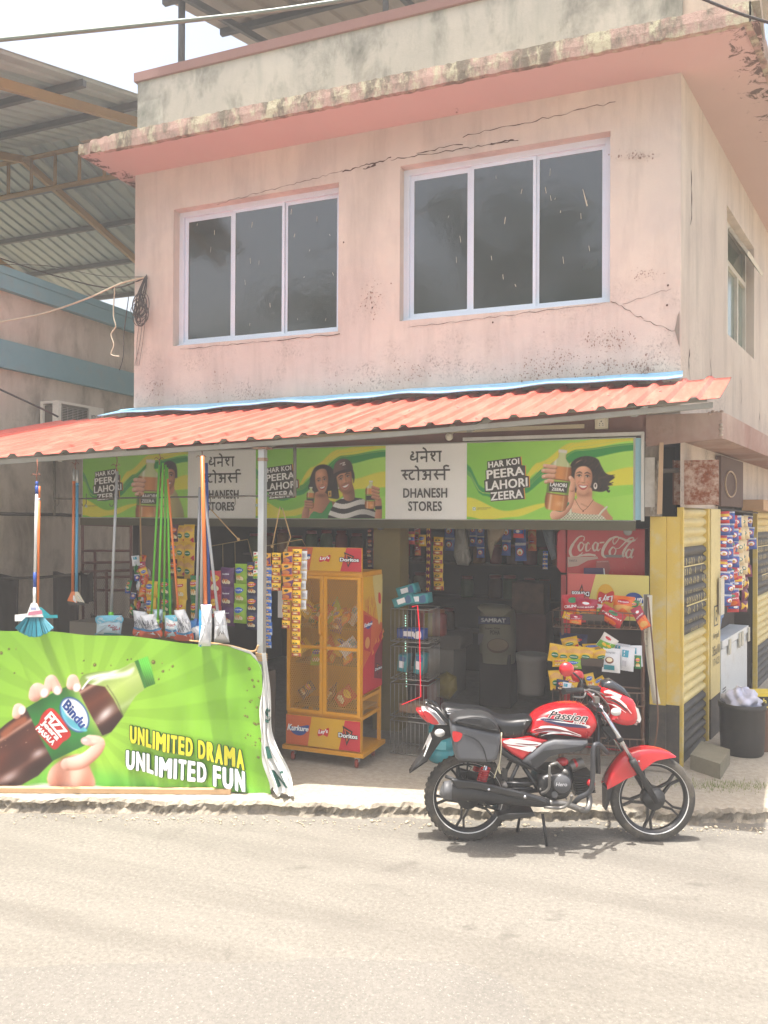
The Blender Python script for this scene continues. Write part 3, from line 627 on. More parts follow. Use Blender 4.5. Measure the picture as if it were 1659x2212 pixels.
def strut(b, p, q, w=.05, h=.08): b.hexa([Vector(p) + Vector((-w / 2, 0, -h)), Vector(q) + Vector((-w / 2, 0, -h)), Vector(q) + Vector((w / 2, 0, -h)), Vector(p) + Vector((w / 2, 0, -h))], [Vector(p) + Vector((-w / 2, 0, 0)), Vector(q) + Vector((-w / 2, 0, 0)), Vector(q) + Vector((w / 2, 0, 0)), Vector(p) + Vector((w / 2, 0, 0))])
for x in (-7.0, -9.6, -12.4):
    b = MB(mustard); strut(b, gable_pt(x, 4.0) - Vector((0, 0, .1)), gable_pt(x, 9.2) - Vector((0, 0, .1)), .07, .11); strut(b, gable_pt(x, 9.2) - Vector((0, 0, .1)), gable_pt(x, 13.1) - Vector((0, 0, .1)), .07, .11); b.build('rafter', shed)
b = MB(mustard)
def sbar(b, p, q, w): 
    d = (Vector(q) - Vector(p)); b.tube([p, q], w, 4)
sbar(b, (-14, 9.2, 7.62), (-6.6, 9.2, 7.62), .04); sbar(b, (-14, 9.2, 7.1), (-6.6, 9.2, 7.1), .04)
for i in range(16): x = -6.65 - i * .46; sbar(b, (x, 9.2, 7.1), (x, 9.2, 7.62), .035)
b.build('truss', shed)
b = MB(mustard); b.box((-6.08, 7.5, .1), (-5.93, 7.66, 5.97)); b.build('column', shed)
def roof2(x, y): return Vector((x, y, 8.07 + .268 * (y - 7.53)))
ter = thing('terrace_roof', 'steel roof on thin posts above the shop terrace', 'roof', (-3, 9, 7))
b = MB(M('dull_roof_sheet', (150, 138, 124), .7, var=.1)); corr(b, roof2, -5.62, 2.2, 7.0, 13.0, .3); b.build('roof_sheet', ter, solid=.001)
for y in (7.35, 8.5, 9.7, 10.9): 
    b = MB(purl); z = roof2(0, y).z; b.box((-5.6, y - .03, z - .09), (2.2, y + .03, z - .012)); b.build('purlin', ter)
for x in (-5.2, -3.2, -1.3, .6, 1.9):
    b = MB(purl); strut(b, roof2(x, 7.0) - Vector((0, 0, .1)), roof2(x, 13) - Vector((0, 0, .1)), .05, .08); b.build('rafter', ter)
for x in (-5.32, -2.9, .35):
    b = MB(purl); b.tube([(x, 7.3, 7.0 if x < 0 else 6.2), (x, 7.3, 7.92)], .04 if x < -5 else .03, 10); b.build('post', ter)
# ------------------------------------------------------------------ neighbour building on the left
nbm = plaster('damp_grey_plaster', (194, 184, 170), .3, 4.0, 5.3, cloud=.2, streak=.35, moldc=(108, 98, 82), soft=.6); blueb = M('faded_blue_paint', (108, 150, 160), .8, var=.15, dirt=.5, dirtc=(120, 130, 124), dscale=5)
nb = thing('neighbour_building', 'damp plastered neighbouring building with two faded blue bands', 'building', (-8.5, 8, 0))
b = MB(nbm); b.box((-12, 3.0, .1), (-7.5, 13, 4.97)); A2 = Art(b, lambda u, v, h: Vector((-7.5 + .0015 + h, u, v)))
A2.stroke([(5.5, 3.05), (7.3, 3.0), (7.9, 3.0)], .02, crk); b.build('wall', nb)
b = MB(blueb); b.box((-12, 2.9, 4.972), (-7.4, 13, 5.06)); b.box((-7.498, 2.9, 4.80), (-7.41, 13, 4.97)); b.build('parapet_band', nb)
b = MB(blueb); b.box((-7.498, 2.9, 3.90), (-7.42, 13, 4.22)); b.build('floor_band', nb)
ac = thing('air_conditioner', 'white outdoor air conditioner unit above the red awning', 'air conditioner', (-7.3, 7.6, 2.9))
acw = M('ac_white', (214, 210, 198), .5, var=.06, dirt=.3); b = MB(acw); AX, AY0, AY1, AZ0, AZ1 = -7.14, 7.42, 8.2, 3.07, 3.585
b.box((-7.42, AY0, AZ0), (AX, AY0 + .02, AZ0 + .06)); b.box((-7.42, AY0, AZ1 - .03), (AX, AY1, AZ1)); b.box((-7.42, AY0, AZ0), (-7.38, AY0 + .04, AZ1 - .03)); b.box((AX - .09, AY0, AZ0 + .06), (AX, AY0 + .05, AZ1 - .03)); b.box((AX - .03, AY0 + .52, AZ0), (AX, AY1, AZ1 - .03)); b.box((-7.42, AY1 - .03, AZ0), (AX - .03, AY1, AZ1 - .03)); b.box((AX - .02, AY0 + .05, AZ0), (AX, AY0 + .52, AZ0 + .05))
A2 = Art(b, lambda u, v, h: Vector((AX + .0015 + h, u, v))); A2.text('VOLTAS', [(AY0 + .55, 3.425), (AY0 + .73, 3.425), (AY0 + .73, 3.48), (AY0 + .55, 3.48)], ink(60, 60, 64), bold=.03); A2.rect(AY0 + .60, 3.37, AY0 + .69, 3.382, ink(60, 60, 64)); b.build('casing', ac)
b = MB(M('ac_coil', (96, 90, 80), .6, .3, var=.2)); b.box((-7.40, AY0 + .03, AZ0 + .05), (AX - .1, AY1 - .05, AZ1 - .05)); b.build('coil', ac)
b = MB(M('ac_grille', (170, 164, 152), .5))
for i in range(22): z = AZ0 + .05 + i * .02; b.tube([(AX - .006, AY0 + .05, z), (AX - .006, AY0 + .52, z)], .0028, 4)
for i in range(6): y = AY0 + .08 + i * .085; b.tube([(AX - .01, y, AZ0 + .05), (AX - .01, y, AZ1 - .04)], .003, 4)
b.build('grille', ac)
b = MB(M('fan_plastic', (70, 66, 62), .6)); c = Vector((AX - .05, AY0 + .3, AZ0 + .26)); b.lathe([(.0, .02), (.05, .015), (.05, -.01)], c, (1, 0, 0), 14)
for k in range(3):
    a = k * 2.09; b.poly([c + Vector((0, math.cos(a + q) * rr, math.sin(a + q) * rr)) for q, rr in ((-.2, .04), (-.5, .2), (.3, .22), (.3, .04))])
b.build('fan', ac)
# ------------------------------------------------------------------ printed pictures: colours laid on a fine vertex grid
import numpy as np
pm = NT('printed_picture'); pm.setp(.42); _vc = pm.n('ShaderNodeVertexColor'); _vc.layer_name = 'print'; pm.col(_vc.outputs[0]); pm = pm.m
def proj(P):
    v = Vector(P) - Vector((0, 0, H)); d = v.dot(fw); return CX + F * v.dot(RT) / d, CY - F * v.dot(UP) / d
def smst(x): x = np.clip(x, 0, 1); return x * x * (3 - 2 * x)
class Print:
    def __init__(s, X, Y): s.X, s.Y = X, Y; s.C = np.zeros(X.shape + (3,)); s.rs = np.random.RandomState(4)
    def lay(s, m, col, a, al):
        if callable(col): col = col(s.X[m], s.Y[m])
        al = np.clip(al, 0, 1)[..., None] * a; s.C[m] = s.C[m] * (1 - al) + np.array(col) * al
    def win(s, x0, y0, x1, y1): return (s.X > x0) & (s.X < x1) & (s.Y > y0) & (s.Y < y1)
    def poly(s, pts, col, soft=2., k=4, a=1.):
        P = np.array([(p[0], p[1]) for p in (smooth([Vector(p) for p in pts], k) if k else pts)]); m = s.win(P[:, 0].min() - soft, P[:, 1].min() - soft, P[:, 0].max() + soft, P[:, 1].max() + soft)
        x, y = s.X[m], s.Y[m]; d2 = np.full(x.shape, 1e9); ins = np.zeros(x.shape, bool)
        for (ax, ay), (bx_, by_) in zip(P, np.roll(P, -1, 0)):
            ex, ey = bx_ - ax, by_ - ay; L = ex * ex + ey * ey + 1e-9; t = np.clip(((x - ax) * ex + (y - ay) * ey) / L, 0, 1); d2 = np.minimum(d2, (x - ax - t * ex) ** 2 + (y - ay - t * ey) ** 2)
            c = (ay > y) != (by_ > y); ins ^= c & (x < ex * (y - ay) / (by_ - ay if abs(by_ - ay) > 1e-9 else 1e-9) + ax)
        d = np.sqrt(d2) * np.where(ins, 1, -1); s.lay(m, col, a, smst(d / soft * .5 + .5)); return s
    def ell(s, x, y, rx, ry, col, soft=.25, a=1., rot=0.):
        R = max(rx, ry) * (1 + soft) + 1; m = s.win(x - R, y - R, x + R, y + R); c, q = math.cos(rot), math.sin(rot); u = ((s.X[m] - x) * c + (s.Y[m] - y) * q) / rx; v = (-(s.X[m] - x) * q + (s.Y[m] - y) * c) / ry
        s.lay(m, col, a, smst((1 - np.sqrt(u * u + v * v)) / soft * .5 + .5)); return s
    def glow(s, x, y, rx, ry, col, a=.5, rot=0.):
        R = max(rx, ry) * 2.6; m = s.win(x - R, y - R, x + R, y + R); c, q = math.cos(rot), math.sin(rot); u = ((s.X[m] - x) * c + (s.Y[m] - y) * q) / rx; v = (-(s.X[m] - x) * q + (s.Y[m] - y) * c) / ry
        s.lay(m, col, a, np.exp(-(u * u + v * v))); return s
    def limb(s, pts, r, col, dark=None, light=None, sm=4, soft=1.5, a=1.):
        P = [(p[0], p[1]) for p in (smooth([Vector(p) for p in pts], sm, False) if sm else pts)]; n = len(P); rr = r if isinstance(r, (list, tuple)) else [r]; rad = np.interp(np.linspace(0, 1, n), np.linspace(0, 1, len(rr)), rr)
        xs, ys = [p[0] for p in P], [p[1] for p in P]; R = max(rr) + soft; m = s.win(min(xs) - R, min(ys) - R, max(xs) + R, max(ys) + R); x, y = s.X[m], s.Y[m]; best = np.full(x.shape, -1e9); lat = np.zeros(x.shape)
        for i in range(n - 1):
            ax, ay = P[i]; ex, ey = P[i + 1][0] - ax, P[i + 1][1] - ay; L = math.hypot(ex, ey) + 1e-9; t = np.clip(((x - ax) * ex + (y - ay) * ey) / L / L, 0, 1); q = rad[i] + (rad[i + 1] - rad[i]) * t; dx, dy = x - ax - t * ex, y - ay - t * ey; d = q - np.hypot(dx, dy); up_ = d > best; best = np.where(up_, d, best); lat = np.where(up_, (dx * .55 + dy * .83) / q, lat)
        c0 = np.array(col, float); cl = c0 if light is None else np.array(light, float); cd = c0 * .62 if dark is None else np.array(dark, float); l = lat[..., None]; cc = np.where(l < 0, c0 + (cl - c0) * np.clip(-l, 0, 1), c0 + (cd - c0) * np.clip(l, 0, 1) ** 1.3)
        s.lay(m, lambda *_: cc, a, smst(best / soft * .5 + .5)); return s
    def hair(s, pts, base=(34, 25, 22), hi=(96, 70, 54), ang=1.2, fr=.5, soft=4):
        c, q = math.cos(ang), math.sin(ang)
        def f(x, y):
            t = x * c + y * q; w = x * -q + y * c; k = (.5 + .5 * np.sin(t * fr + 1.7 * np.sin(w * .045) + 2.1 * np.sin(t * fr * .37))) ** 3; k = k * (.45 + .55 * np.sin(w * .03 + 1) ** 2); return np.array(base) + (np.array(hi) - np.array(base)) * (k * .55)[..., None]
        return s.poly(pts, f, soft)
    def face(s, x, y, w, h, tilt=0., skin=(222, 170, 138), male=False):
        c, q = math.cos(tilt), math.sin(tilt); R = lambda u, v: (x + (u * c - v * q) * w, y + (u * q + v * c) * h); sk = np.array(skin, float); dkk = sk * np.array((.66, .56, .5)); lt = np.minimum(255, sk * 1.12 + 8)
        def f(X, Y):
            u = ((X - x) * c + (Y - y) * q) / w; v = (-(X - x) * q + (Y - y) * c) / h; k = smst((u - .02) / .5) * .55 + smst((np.abs(u) - .3) / .22) * .3 + smst((v - .34) / .25) * .35; return sk + (dkk - sk) * np.clip(k, 0, 1)[..., None]
        jaw = .38 if male else .33
        s.poly([R(*p) for p in ((-.47, -.25), (-.36, -.5), (0, -.58), (.36, -.5), (.47, -.25), (.46, .08), (jaw, .36), (.14, .53), (-.14, .53), (-jaw, .36), (-.46, .08))], f, w * .05)
        s.glow(*R(-.08, -.34), .22 * w, .1 * h, lt, .6, tilt); s.glow(*R(-.05, .05), .05 * w, .11 * h, lt, .6, tilt)
        for k in (-1, 1):
            s.glow(*R(.21 * k, -.08), .15 * w, .065 * h, dkk, .5, tilt); s.glow(*R(.25 * k, .13), .13 * w, .07 * h, (226, 140, 112) if not male else sk * .95, .5, tilt)
            s.ell(*R(.21 * k, -.065), .095 * w, .028 * h, (236, 226, 218), .5, .9, tilt); s.ell(*R(.215 * k, -.065), .048 * w, .032 * h, (40, 26, 20), .4, 1, tilt); s.limb([R(.1 * k, -.07), R(.2 * k, -.10), R(.33 * k, -.065)], [.012 * w, .022 * w, .012 * w], (34, 22, 18), (34, 22, 18), soft=w * .02)
            s.limb([R(.08 * k, -.155), R(.2 * k, -.185), R(.36 * k, -.14)], [.018 * w, .03 * w, .01 * w] if not male else [.03 * w, .04 * w, .015 * w], (48, 32, 26), (48, 32, 26), soft=w * .03, a=.9)
        s.glow(*R(.075, .04), .035 * w, .10 * h, dkk, .5, tilt); s.glow(*R(.0, .155), .11 * w, .022 * h, dkk, .75, tilt)
        s.poly([R(*p) for p in ((-.25, .235), (-.1, .222), (0, .232), (.1, .222), (.25, .235), (.14, .35), (0, .385), (-.14, .35))], (176, 74, 70) if not male else (168, 92, 80), w * .03); s.poly([R(*p) for p in ((-.2, .248), (0, .25), (.2, .248), (.1, .31), (0, .325), (-.1, .31))], (246, 242, 236), w * .025)
        for k in (-1, 1): s.limb([R(.2 * k, .12), R(.3 * k, .2), R(.3 * k, .3)], .012 * w, dkk, dkk, soft=w * .05, a=.45)
        if male: s.poly([R(*p) for p in ((-.42, .1), (-.34, .36), (-.12, .53), (.12, .53), (.34, .36), (.42, .1), (.3, .3), (.1, .42), (-.1, .42), (-.3, .3))], dkk * .75, w * .12, a=.55); s.limb([R(-.22, .2), R(0, .19), R(.22, .2)], .025 * w, dkk * .7, dkk * .7, soft=w * .05, a=.6)
    def bottle(s, x, y, L, rot):
        c, q = math.cos(rot), math.sin(rot); R = lambda u, v: (x + (u * c - v * q) * L, y + (u * q + v * c) * L)
        def f(e, m_, hi):
            def g(X, Y):
                u = ((X - x) * c + (Y - y) * q) / L / .18; k = np.clip(np.abs(u), 0, 1) ** 2; cc = np.array(m_) + (np.array(e) - np.array(m_)) * k[..., None]; st = np.exp(-((u + .55) / .12) ** 2) * .7 + np.exp(-((u - .62) / .08) ** 2) * .35; return cc + (np.array(hi) - cc) * st[..., None]
            return g
        s.poly([R(*p) for p in ((-.065, -.5), (.065, -.5), (.06, -.42), (.075, -.35), (.165, -.25), (.19, -.14), (.175, .0), (.17, .2), (.19, .3), (.17, .46), (.1, .5), (-.1, .5), (-.17, .46), (-.19, .3), (-.17, .2), (-.175, 0), (-.19, -.14), (-.165, -.25), (-.075, -.35), (-.06, -.42))], f((140, 78, 36), (222, 150, 84), (250, 226, 190)), L * .012, 3)
        s.poly([R(*p) for p in ((-.06, -.5), (.06, -.5), (.06, -.38), (.15, -.27), (.15, -.235), (-.15, -.235), (-.15, -.27), (-.06, -.38))], f((160, 176, 120), (206, 216, 160), (250, 250, 240)), L * .015, 3); s.poly([R(*p) for p in ((-.07, -.51), (.07, -.51), (.07, -.46), (-.07, -.46))], (226, 226, 214), L * .01, 0)
        s.poly([R(*p) for p in ((-.188, -.02), (.188, -.02), (.18, .24), (-.18, .24))], f((96, 130, 40), (164, 196, 70), (200, 220, 130)), L * .01, 0)
        for v in (-.015, .235): s.poly([R(*p) for p in ((-.185, v - .008), (.185, v - .008), (.185, v + .008), (-.185, v + .008))], (150, 70, 50), L * .006, 0)
        s.poly([R(*p) for p in ((-.155, .035), (.16, .015), (.15, .19), (-.145, .2))], (50, 50, 46), L * .012, 0); s.glow(*R(.05, .38), .06 * L, .04 * L, (246, 200, 150), .6)
        return R
    def mesh(s, fn, nu, nv, b):
        C_ = np.where(s.C > 10.3, ((s.C / 255 + .055) / 1.055) ** 2.4, s.C / 255 / 12.92).reshape(-1, 3); b.m(pm); b.vc = (len(b.v), C_); b.grid(fn, nu, nv, False)
def print_panel(x0, x1, z0, z1, y, inv, step=.0038):
    nu, nv = int((x1 - x0) / step), int((z1 - z0) / step); X = np.zeros((nv + 1, nu + 1)); Y = X.copy()
    for j in range(nv + 1):
        for i in range(nu + 1): X[j, i], Y[j, i] = inv(*proj((x0 + (x1 - x0) * i / nu, y, z0 + (z1 - z0) * j / nv)))
    return Print(X, Y), nu, nv
# ------------------------------------------------------------------ printed shop sign
def c6(x, y): p = PY((1500 + x * .6932) * .54, (1700 + y * .6932) * .54, 7.0); return (p.x, p.z)
def c5(x, y): p = PY((300 + x * .7595) * .54, (1750 + y * .7595) * .54, 7.0); return (p.x, p.z)
LIME, LIME2, GRN, YEL = ink(136, 206, 64), ink(156, 222, 74), ink(52, 150, 62), ink(236, 226, 64); SKIN, SKIN2 = ink(224, 168, 134), ink(196, 134, 100); HAIR = ink(36, 26, 22); GREYT = ink(70, 68, 68); WH = ink(242, 242, 240); TEA = ink(180, 112, 52); TEA2 = ink(206, 142, 74)
sign = thing('shop_sign', 'long printed fascia sign with green drink adverts and white name panels', 'sign', (-3.4, 7.05, 2.2))
b = MB(M('sign_frame', (206, 204, 198), .5, dirt=.3)); b.box((-6.40, 7.012, 2.18), (-.50, 7.075, 2.89)); b.m(M('sign_side_flex', (150, 196, 214), .5, var=.1)).box((-.499, 7.0, 2.19), (-.455, 7.075, 2.88)); b.m(MATS['sign_frame']).box((-.454, 6.985, 2.18), (-.432, 7.08, 2.93)); b.box((-2.0, 6.985, 2.90), (-.455, 7.08, 2.93)); b.m(M('sign_batten', (92, 88, 68), .8)).box((-6.40, 6.99, 2.10), (-.5, 7.06, 2.178)); b.build('frame', sign)
def i6(x, y): return ((x / .54 - 1500) / .6932, (y / .54 - 1700) / .6932)
def i5(x, y): return ((x / .54 - 300) / .7595, (y / .54 - 1750) / .7595)
def panel(x0, x1, inv):
    p, nu, nv = print_panel(x0 + .0005, x1 - .0005, 2.19, 2.878, 7.0, inv); vv, uu = np.meshgrid(np.linspace(0, 1, nv + 1), np.linspace(0, 1, nu + 1), indexing='ij'); swoosh(p, uu, vv)
    def finish(*arts):
        b = MB(LIME); b.box((x0 + .0005, 7.0012, 2.188), (x1 - .0005, 7.011, 2.88)); p.mesh(lambda u, v: Vector((x0 + .0005 + (x1 - x0 - .001) * u, 7.0, 2.19 + .688 * v)), nu, nv, b); a = Art(b, lambda u, v, h: Vector((u, 7.0 - h, v)), .0005, clip=(x0 + .001, 2.191, x1 - .001, 2.877)); [f(a) for f in arts]; return b
    return p, finish
def swoosh(p, u, v):                                  # u, v: arrays over the panel, 0..1
    C0_ = np.array
    base = C0_((128, 200, 58)) + (C0_((176, 230, 92)) - C0_((128, 200, 58))) * (smst(u * .7 + v * .4 - .1))[..., None]; p.C[:] = base
    def band(lo, hi, col, soft=.02, a=1.):
        al = smst((v - lo) / soft) * smst((hi - v) / soft) * a; p.C[:] = p.C * (1 - al[..., None]) + C0_(col) * al[..., None]
    I = lambda *q: np.interp(u, [k[0] for k in q], [k[1] for k in q])
    sm_ = lambda *q: I(*[(t, I2(t, q)) for t in np.linspace(0, 1, 40)])
    def I2(t, q):
        for a_, b_ in zip(q, q[1:]):
            if t <= b_[0]: w = (t - a_[0]) / (b_[0] - a_[0]); w = w * w * (3 - 2 * w); return a_[1] + (b_[1] - a_[1]) * w
        return q[-1][1]
    band(sm_((0, .02), (.25, -.1), (.5, .05), (.75, .30), (1, .36)), sm_((0, .30), (.25, .12), (.5, .22), (.75, .56), (1, .66)), (226, 222, 58))
    band(sm_((0, -.1), (.3, -.1), (.6, -.1), (.8, .25), (1, .30)), sm_((0, -.05), (.3, .04), (.55, .20), (.8, .42), (1, .44)), (150, 216, 72))
    band(sm_((0, .3), (.3, .34), (.45, .6), (.65, .84), (1, .96)), sm_((0, .3), (.3, .4), (.45, .74), (.65, .98), (1, 1.1)), (226, 220, 60))
    band(sm_((0, .58), (.1, .30), (.22, .24), (.36, .32), (.5, .5), (.68, .74), (1, .84)), sm_((0, .74), (.1, .42), (.22, .36), (.36, .48), (.5, .68), (.68, .89), (1, .95)), (44, 150, 66))
    for k in range(4): c_ = sm_((0, .64 - .02 * k), (.1, .34), (.22, .3), (.36, .40 + .02 * k), (.5, .6 + .04 * k), (.68, .86 + .05 * k), (1, .92 + .06 * k)); band(c_, c_ + .012, (190, 216, 96), .006, .8)
def slogan(a, pre):
    a.pre = pre; og = ink(226, 160, 50); dkg = ink(58, 56, 52)
    for off, col in ((5, og), (0, dkg)):
        a.poly([(648 + off, 210), (840 + off, 182), (846 + off, 232), (866 + off, 234), (868 + off, 292), (888 + off, 296), (890 + off, 358), (858 + off, 364), (864 + off, 428), (668 + off, 442), (664 + off, 386), (634 + off, 388), (630 + off, 320), (640 + off, 318), (638 + off, 262), (648 + off, 258)], col)
    for t, q in (('HAR KOI', [(655, 249), (834, 226), (832, 190), (653, 214)]), ('PEERA', [(645, 313), (862, 288), (858, 238), (643, 262)]), ('LAHORI', [(640, 381), (882, 354), (880, 302), (638, 326)]), ('ZEERA', [(668, 437), (856, 420), (852, 370), (666, 390)])):
        a.text(t, q, WH, bold=.035, space=1.06)
    a.rect(564, 474, 582, 494, WH); a.rect(566, 476, 580, 492, GRN); a.rect(569, 479, 577, 489, WH); a.text('CARBONATED BEVERAGE', [(587, 483), (670, 481), (670, 475), (587, 477)], dkg); a.text('WITH FRUIT JUICE', [(587, 491), (646, 490), (646, 485), (587, 486)], dkg)
SK1, SK2 = (226, 172, 140), (190, 132, 100)
def blabel(R): return lambda a: (setattr(a, 'pre', None), a.text('LAHORI', [c_(*R(u, v)) for u, v in ((-.135, .115), (.14, .10), (.14, .035), (-.135, .05))], WH, bold=.04), a.text('ZEERA', [c_(*R(u, v)) for u, v in ((-.10, .18), (.11, .17), (.11, .12), (-.10, .13))], WH, bold=.04))
# woman holding a bottle out (right-hand panel)
p, fin = panel(-1.964, -.517, i6); c_ = c6
p.hair([(1120, 270), (1134, 218), (1176, 188), (1230, 180), (1284, 196), (1308, 240), (1334, 280), (1384, 300), (1352, 330), (1372, 346), (1344, 352), (1352, 366), (1310, 386), (1240, 380), (1150, 390), (1120, 362), (1116, 310)], ang=.4)
for q in ((1384, 288), (1376, 330), (1356, 374), (1340, 300)): p.limb([(1305, 310), (1345, q[1] + 8), q], [9, 6, 1], (40, 29, 24), (30, 22, 20), (80, 58, 46))
p.poly([(1166, 370), (1248, 362), (1256, 430), (1318, 468), (1345, 505), (1352, 556), (1040, 556), (1060, 490), (1120, 444), (1164, 424)], lambda X, Y: np.array(SK1) + (np.array((168, 108, 80)) - np.array(SK1)) * (smst((X - 1180) / 190) * .8)[..., None], 4); p.glow(1208, 398, 44, 18, (150, 92, 68), .75); p.glow(1150, 470, 40, 14, (240, 196, 166), .6); p.limb([(1190, 455), (1225, 470)], 3, (176, 116, 90), soft=6, a=.6)
p.face(1202, 306, 112, 178, .04, SK1); p.hair([(1140, 300), (1146, 240), (1186, 206), (1232, 202), (1262, 236), (1270, 310), (1262, 330), (1250, 268), (1222, 240), (1184, 240), (1158, 262), (1148, 310)], ang=1.0)
for x in (1146, 1272): p.ell(x, 352, 11, 19, (236, 230, 222), .2); p.ell(x, 350, 5, 10, (70, 50, 42), .3)
p.poly([(1045, 510), (1105, 500), (1200, 514), (1300, 520), (1332, 545), (1332, 560), (1040, 560)], lambda X, Y: np.where((((X // 9) + (Y // 9)) % 2)[..., None] > 0, np.array((214, 214, 190)), np.array((150, 152, 128))), 2); p.limb([(1105, 430), (1125, 470), (1130, 515)], 7, (216, 216, 194), (160, 160, 136), (236, 236, 220)); p.limb([(1338, 474), (1312, 498), (1292, 524)], 6, (216, 216, 194), (160, 160, 136)); p.limb([(1150, 420), (1201, 494), (1262, 430)], 1.3, (120, 66, 50), soft=1); p.ell(1201, 497, 4, 5, (110, 40, 34))
p.limb([(1040, 520), (1075, 505), (1110, 470), (1132, 420), (1136, 370)], [30, 28, 24, 20, 18], SK1, (160, 100, 74), (240, 196, 166)); p.limb([(1048, 488), (1080, 490), (1112, 452)], 9, (52, 140, 100), (30, 90, 60), (190, 226, 200)); RB = p.bottle(1062, 320, 350, .13)
for (a_, b_, r_) in (((1040, 244), (980, 236), 13), ((1034, 270), (972, 264), 14), ((1030, 298), (974, 298), 14), ((1024, 326), (986, 328), 12)): p.limb([a_, ((a_[0] + b_[0]) / 2, a_[1] - 3), b_], [r_ * .9, r_, r_ * .9], SK1, (150, 92, 68), (244, 204, 178)); p.ell(b_[0] + 2, b_[1] - 2, 6, 5, (244, 206, 190), .5)
p.limb([(1136, 370), (1142, 330), (1128, 304)], [17, 15, 11], SK1, (160, 100, 74), (244, 204, 178)); p.ell(1126, 304, 7, 8, (244, 206, 190), .5)
fin(lambda a: slogan(a, c6), blabel(RB), lambda a: a.poly([(-.60, 2.19), (-.52, 2.19), (-.52, 2.876), (-.545, 2.876)], ink(176, 226, 96, .2)) if 0 else None).build('printed_panel', sign, label='panel with a smiling woman holding out a bottle', fix=False)
# two friends (middle panel)
p, fin = panel(-4.167, -2.759, i5); c_ = c5; k6 = lambda x, y: c5(998 + (x - 632) * .70, 142 + (y - 185) * .72)
p.hair([(1240, 210), (1262, 160), (1304, 142), (1350, 158), (1378, 210), (1388, 290), (1388, 322), (1350, 320), (1300, 308), (1258, 300), (1230, 268), (1236, 236)], ang=.3, fr=.7)
p.poly([(1268, 288), (1322, 292), (1340, 330), (1378, 350), (1380, 440), (1222, 440), (1226, 400), (1258, 350)], lambda X, Y: np.array(SK2) * (1.12 - .3 * smst((X - 1240) / 130))[..., None], 3); p.glow(1298, 306, 26, 10, (110, 66, 48), .7); p.poly([(1236, 440), (1256, 390), (1300, 398), (1342, 340), (1354, 346), (1356, 440)], (56, 156, 78), 2, 3); p.face(1300, 232, 72, 116, -.14, (206, 148, 114))
p.poly([(1332, 282), (1350, 280), (1351, 312), (1334, 313)], (214, 170, 60), 1.5, 0); p.ell(1342, 297, 4, 8, (120, 80, 50))
p.limb([(1210, 440), (1214, 400), (1222, 366)], [20, 18, 15], SK2, (120, 76, 54), (214, 158, 126)); p.bottle(1240, 318, 112, .06)
for y_ in (340, 354, 368): p.limb([(1246, y_), (1214, y_ - 3)], 7, SK2, (120, 76, 54), (220, 166, 134), sm=0)
p.poly([(1385, 264), (1452, 250), (1470, 312), (1512, 322), (1554, 352), (1594, 446), (1346, 446), (1364, 350), (1410, 318), (1420, 300)], lambda X, Y: np.where(((((Y - 6 * np.sin((X - 1360) * .03) * 2) // 26) % 2) > 0)[..., None], np.array((226, 224, 220)), np.array((52, 52, 56))) * (1.05 - .25 * smst((X - 1420) / 160))[..., None], 2); p.poly([(1412, 252), (1456, 236), (1474, 314), (1446, 336), (1414, 318)], lambda X, Y: np.array(SK2) * (1.0 - .3 * smst((X - 1420) / 50))[..., None], 3); p.glow(1438, 286, 24, 14, (104, 64, 46), .7)
p.hair([(1366, 190), (1392, 150), (1450, 150), (1472, 200), (1466, 240), (1456, 210), (1380, 210)], ang=.2); p.face(1420, 220, 84, 134, -.24, (200, 142, 108), True)
p.poly([(1360, 186), (1370, 136), (1408, 112), (1448, 124), (1464, 166), (1440, 178), (1400, 184), (1376, 198)], lambda X, Y: np.array((96, 72, 68)) * (1.15 - .5 * smst((X - 1390) / 70))[..., None], 2.5); p.poly([(1354, 206), (1372, 186), (1410, 172), (1456, 168), (1444, 182), (1396, 192), (1366, 216)], (54, 40, 38), 2); p.limb([(1396, 140), (1420, 131), (1410, 146), (1424, 142)], 2, (220, 214, 208), (220, 214, 208), soft=1)
p.limb([(1596, 446), (1600, 380), (1596, 330)], [20, 17, 18], SK2, (120, 76, 54), (214, 158, 126)); p.bottle(1556, 302, 146, .04)
for y_ in (266, 284, 302, 318): p.limb([(1598, y_ + 6), (1568, y_ - 4)], 8, SK2, (120, 76, 54), (220, 166, 134), sm=0)
p.poly([(1580, 362), (1616, 360), (1616, 378), (1580, 380)], (40, 36, 36), 2, 0)
fin(lambda a: slogan(a, k6)).build('printed_panel', sign, label='panel with a woman and a man in a cap holding bottles', fix=False)
# man behind a bottle (left panel)
p, fin = panel(-6.378, -4.986, i5); k7 = lambda x, y: c5(96 + (x - 632) * .60, 165 + (y - 185) * .66)
p.poly([(440, 262), (500, 250), (548, 320), (566, 440), (396, 440), (420, 330)], lambda X, Y: np.array((206, 196, 132)) * (1.05 - .3 * smst((X - 470) / 90))[..., None], 4); p.poly([(466, 240), (516, 240), (520, 290), (490, 306), (462, 290)], SK2, 4); p.hair([(446, 210), (452, 152), (490, 124), (530, 140), (538, 200), (530, 215), (455, 215)], ang=.3); p.face(490, 206, 80, 126, .05, (200, 144, 110), True); p.hair([(448, 190), (458, 150), (490, 130), (524, 144), (532, 190), (514, 168), (470, 168)], ang=.3); RB = p.bottle(388, 285, 330, .06)
for (a_, b_, r_) in (((362, 230), (318, 224), 13), ((356, 253), (308, 249), 14), ((354, 277), (312, 276), 14), ((356, 299), (324, 300), 11)): p.limb([a_, ((a_[0] + b_[0]) / 2, a_[1] - 3), b_], [r_ * .9, r_, r_ * .9], SK1, (150, 92, 68), (244, 204, 178)); p.ell(b_[0] + 3, b_[1] - 2, 6, 5, (244, 206, 190), .5)
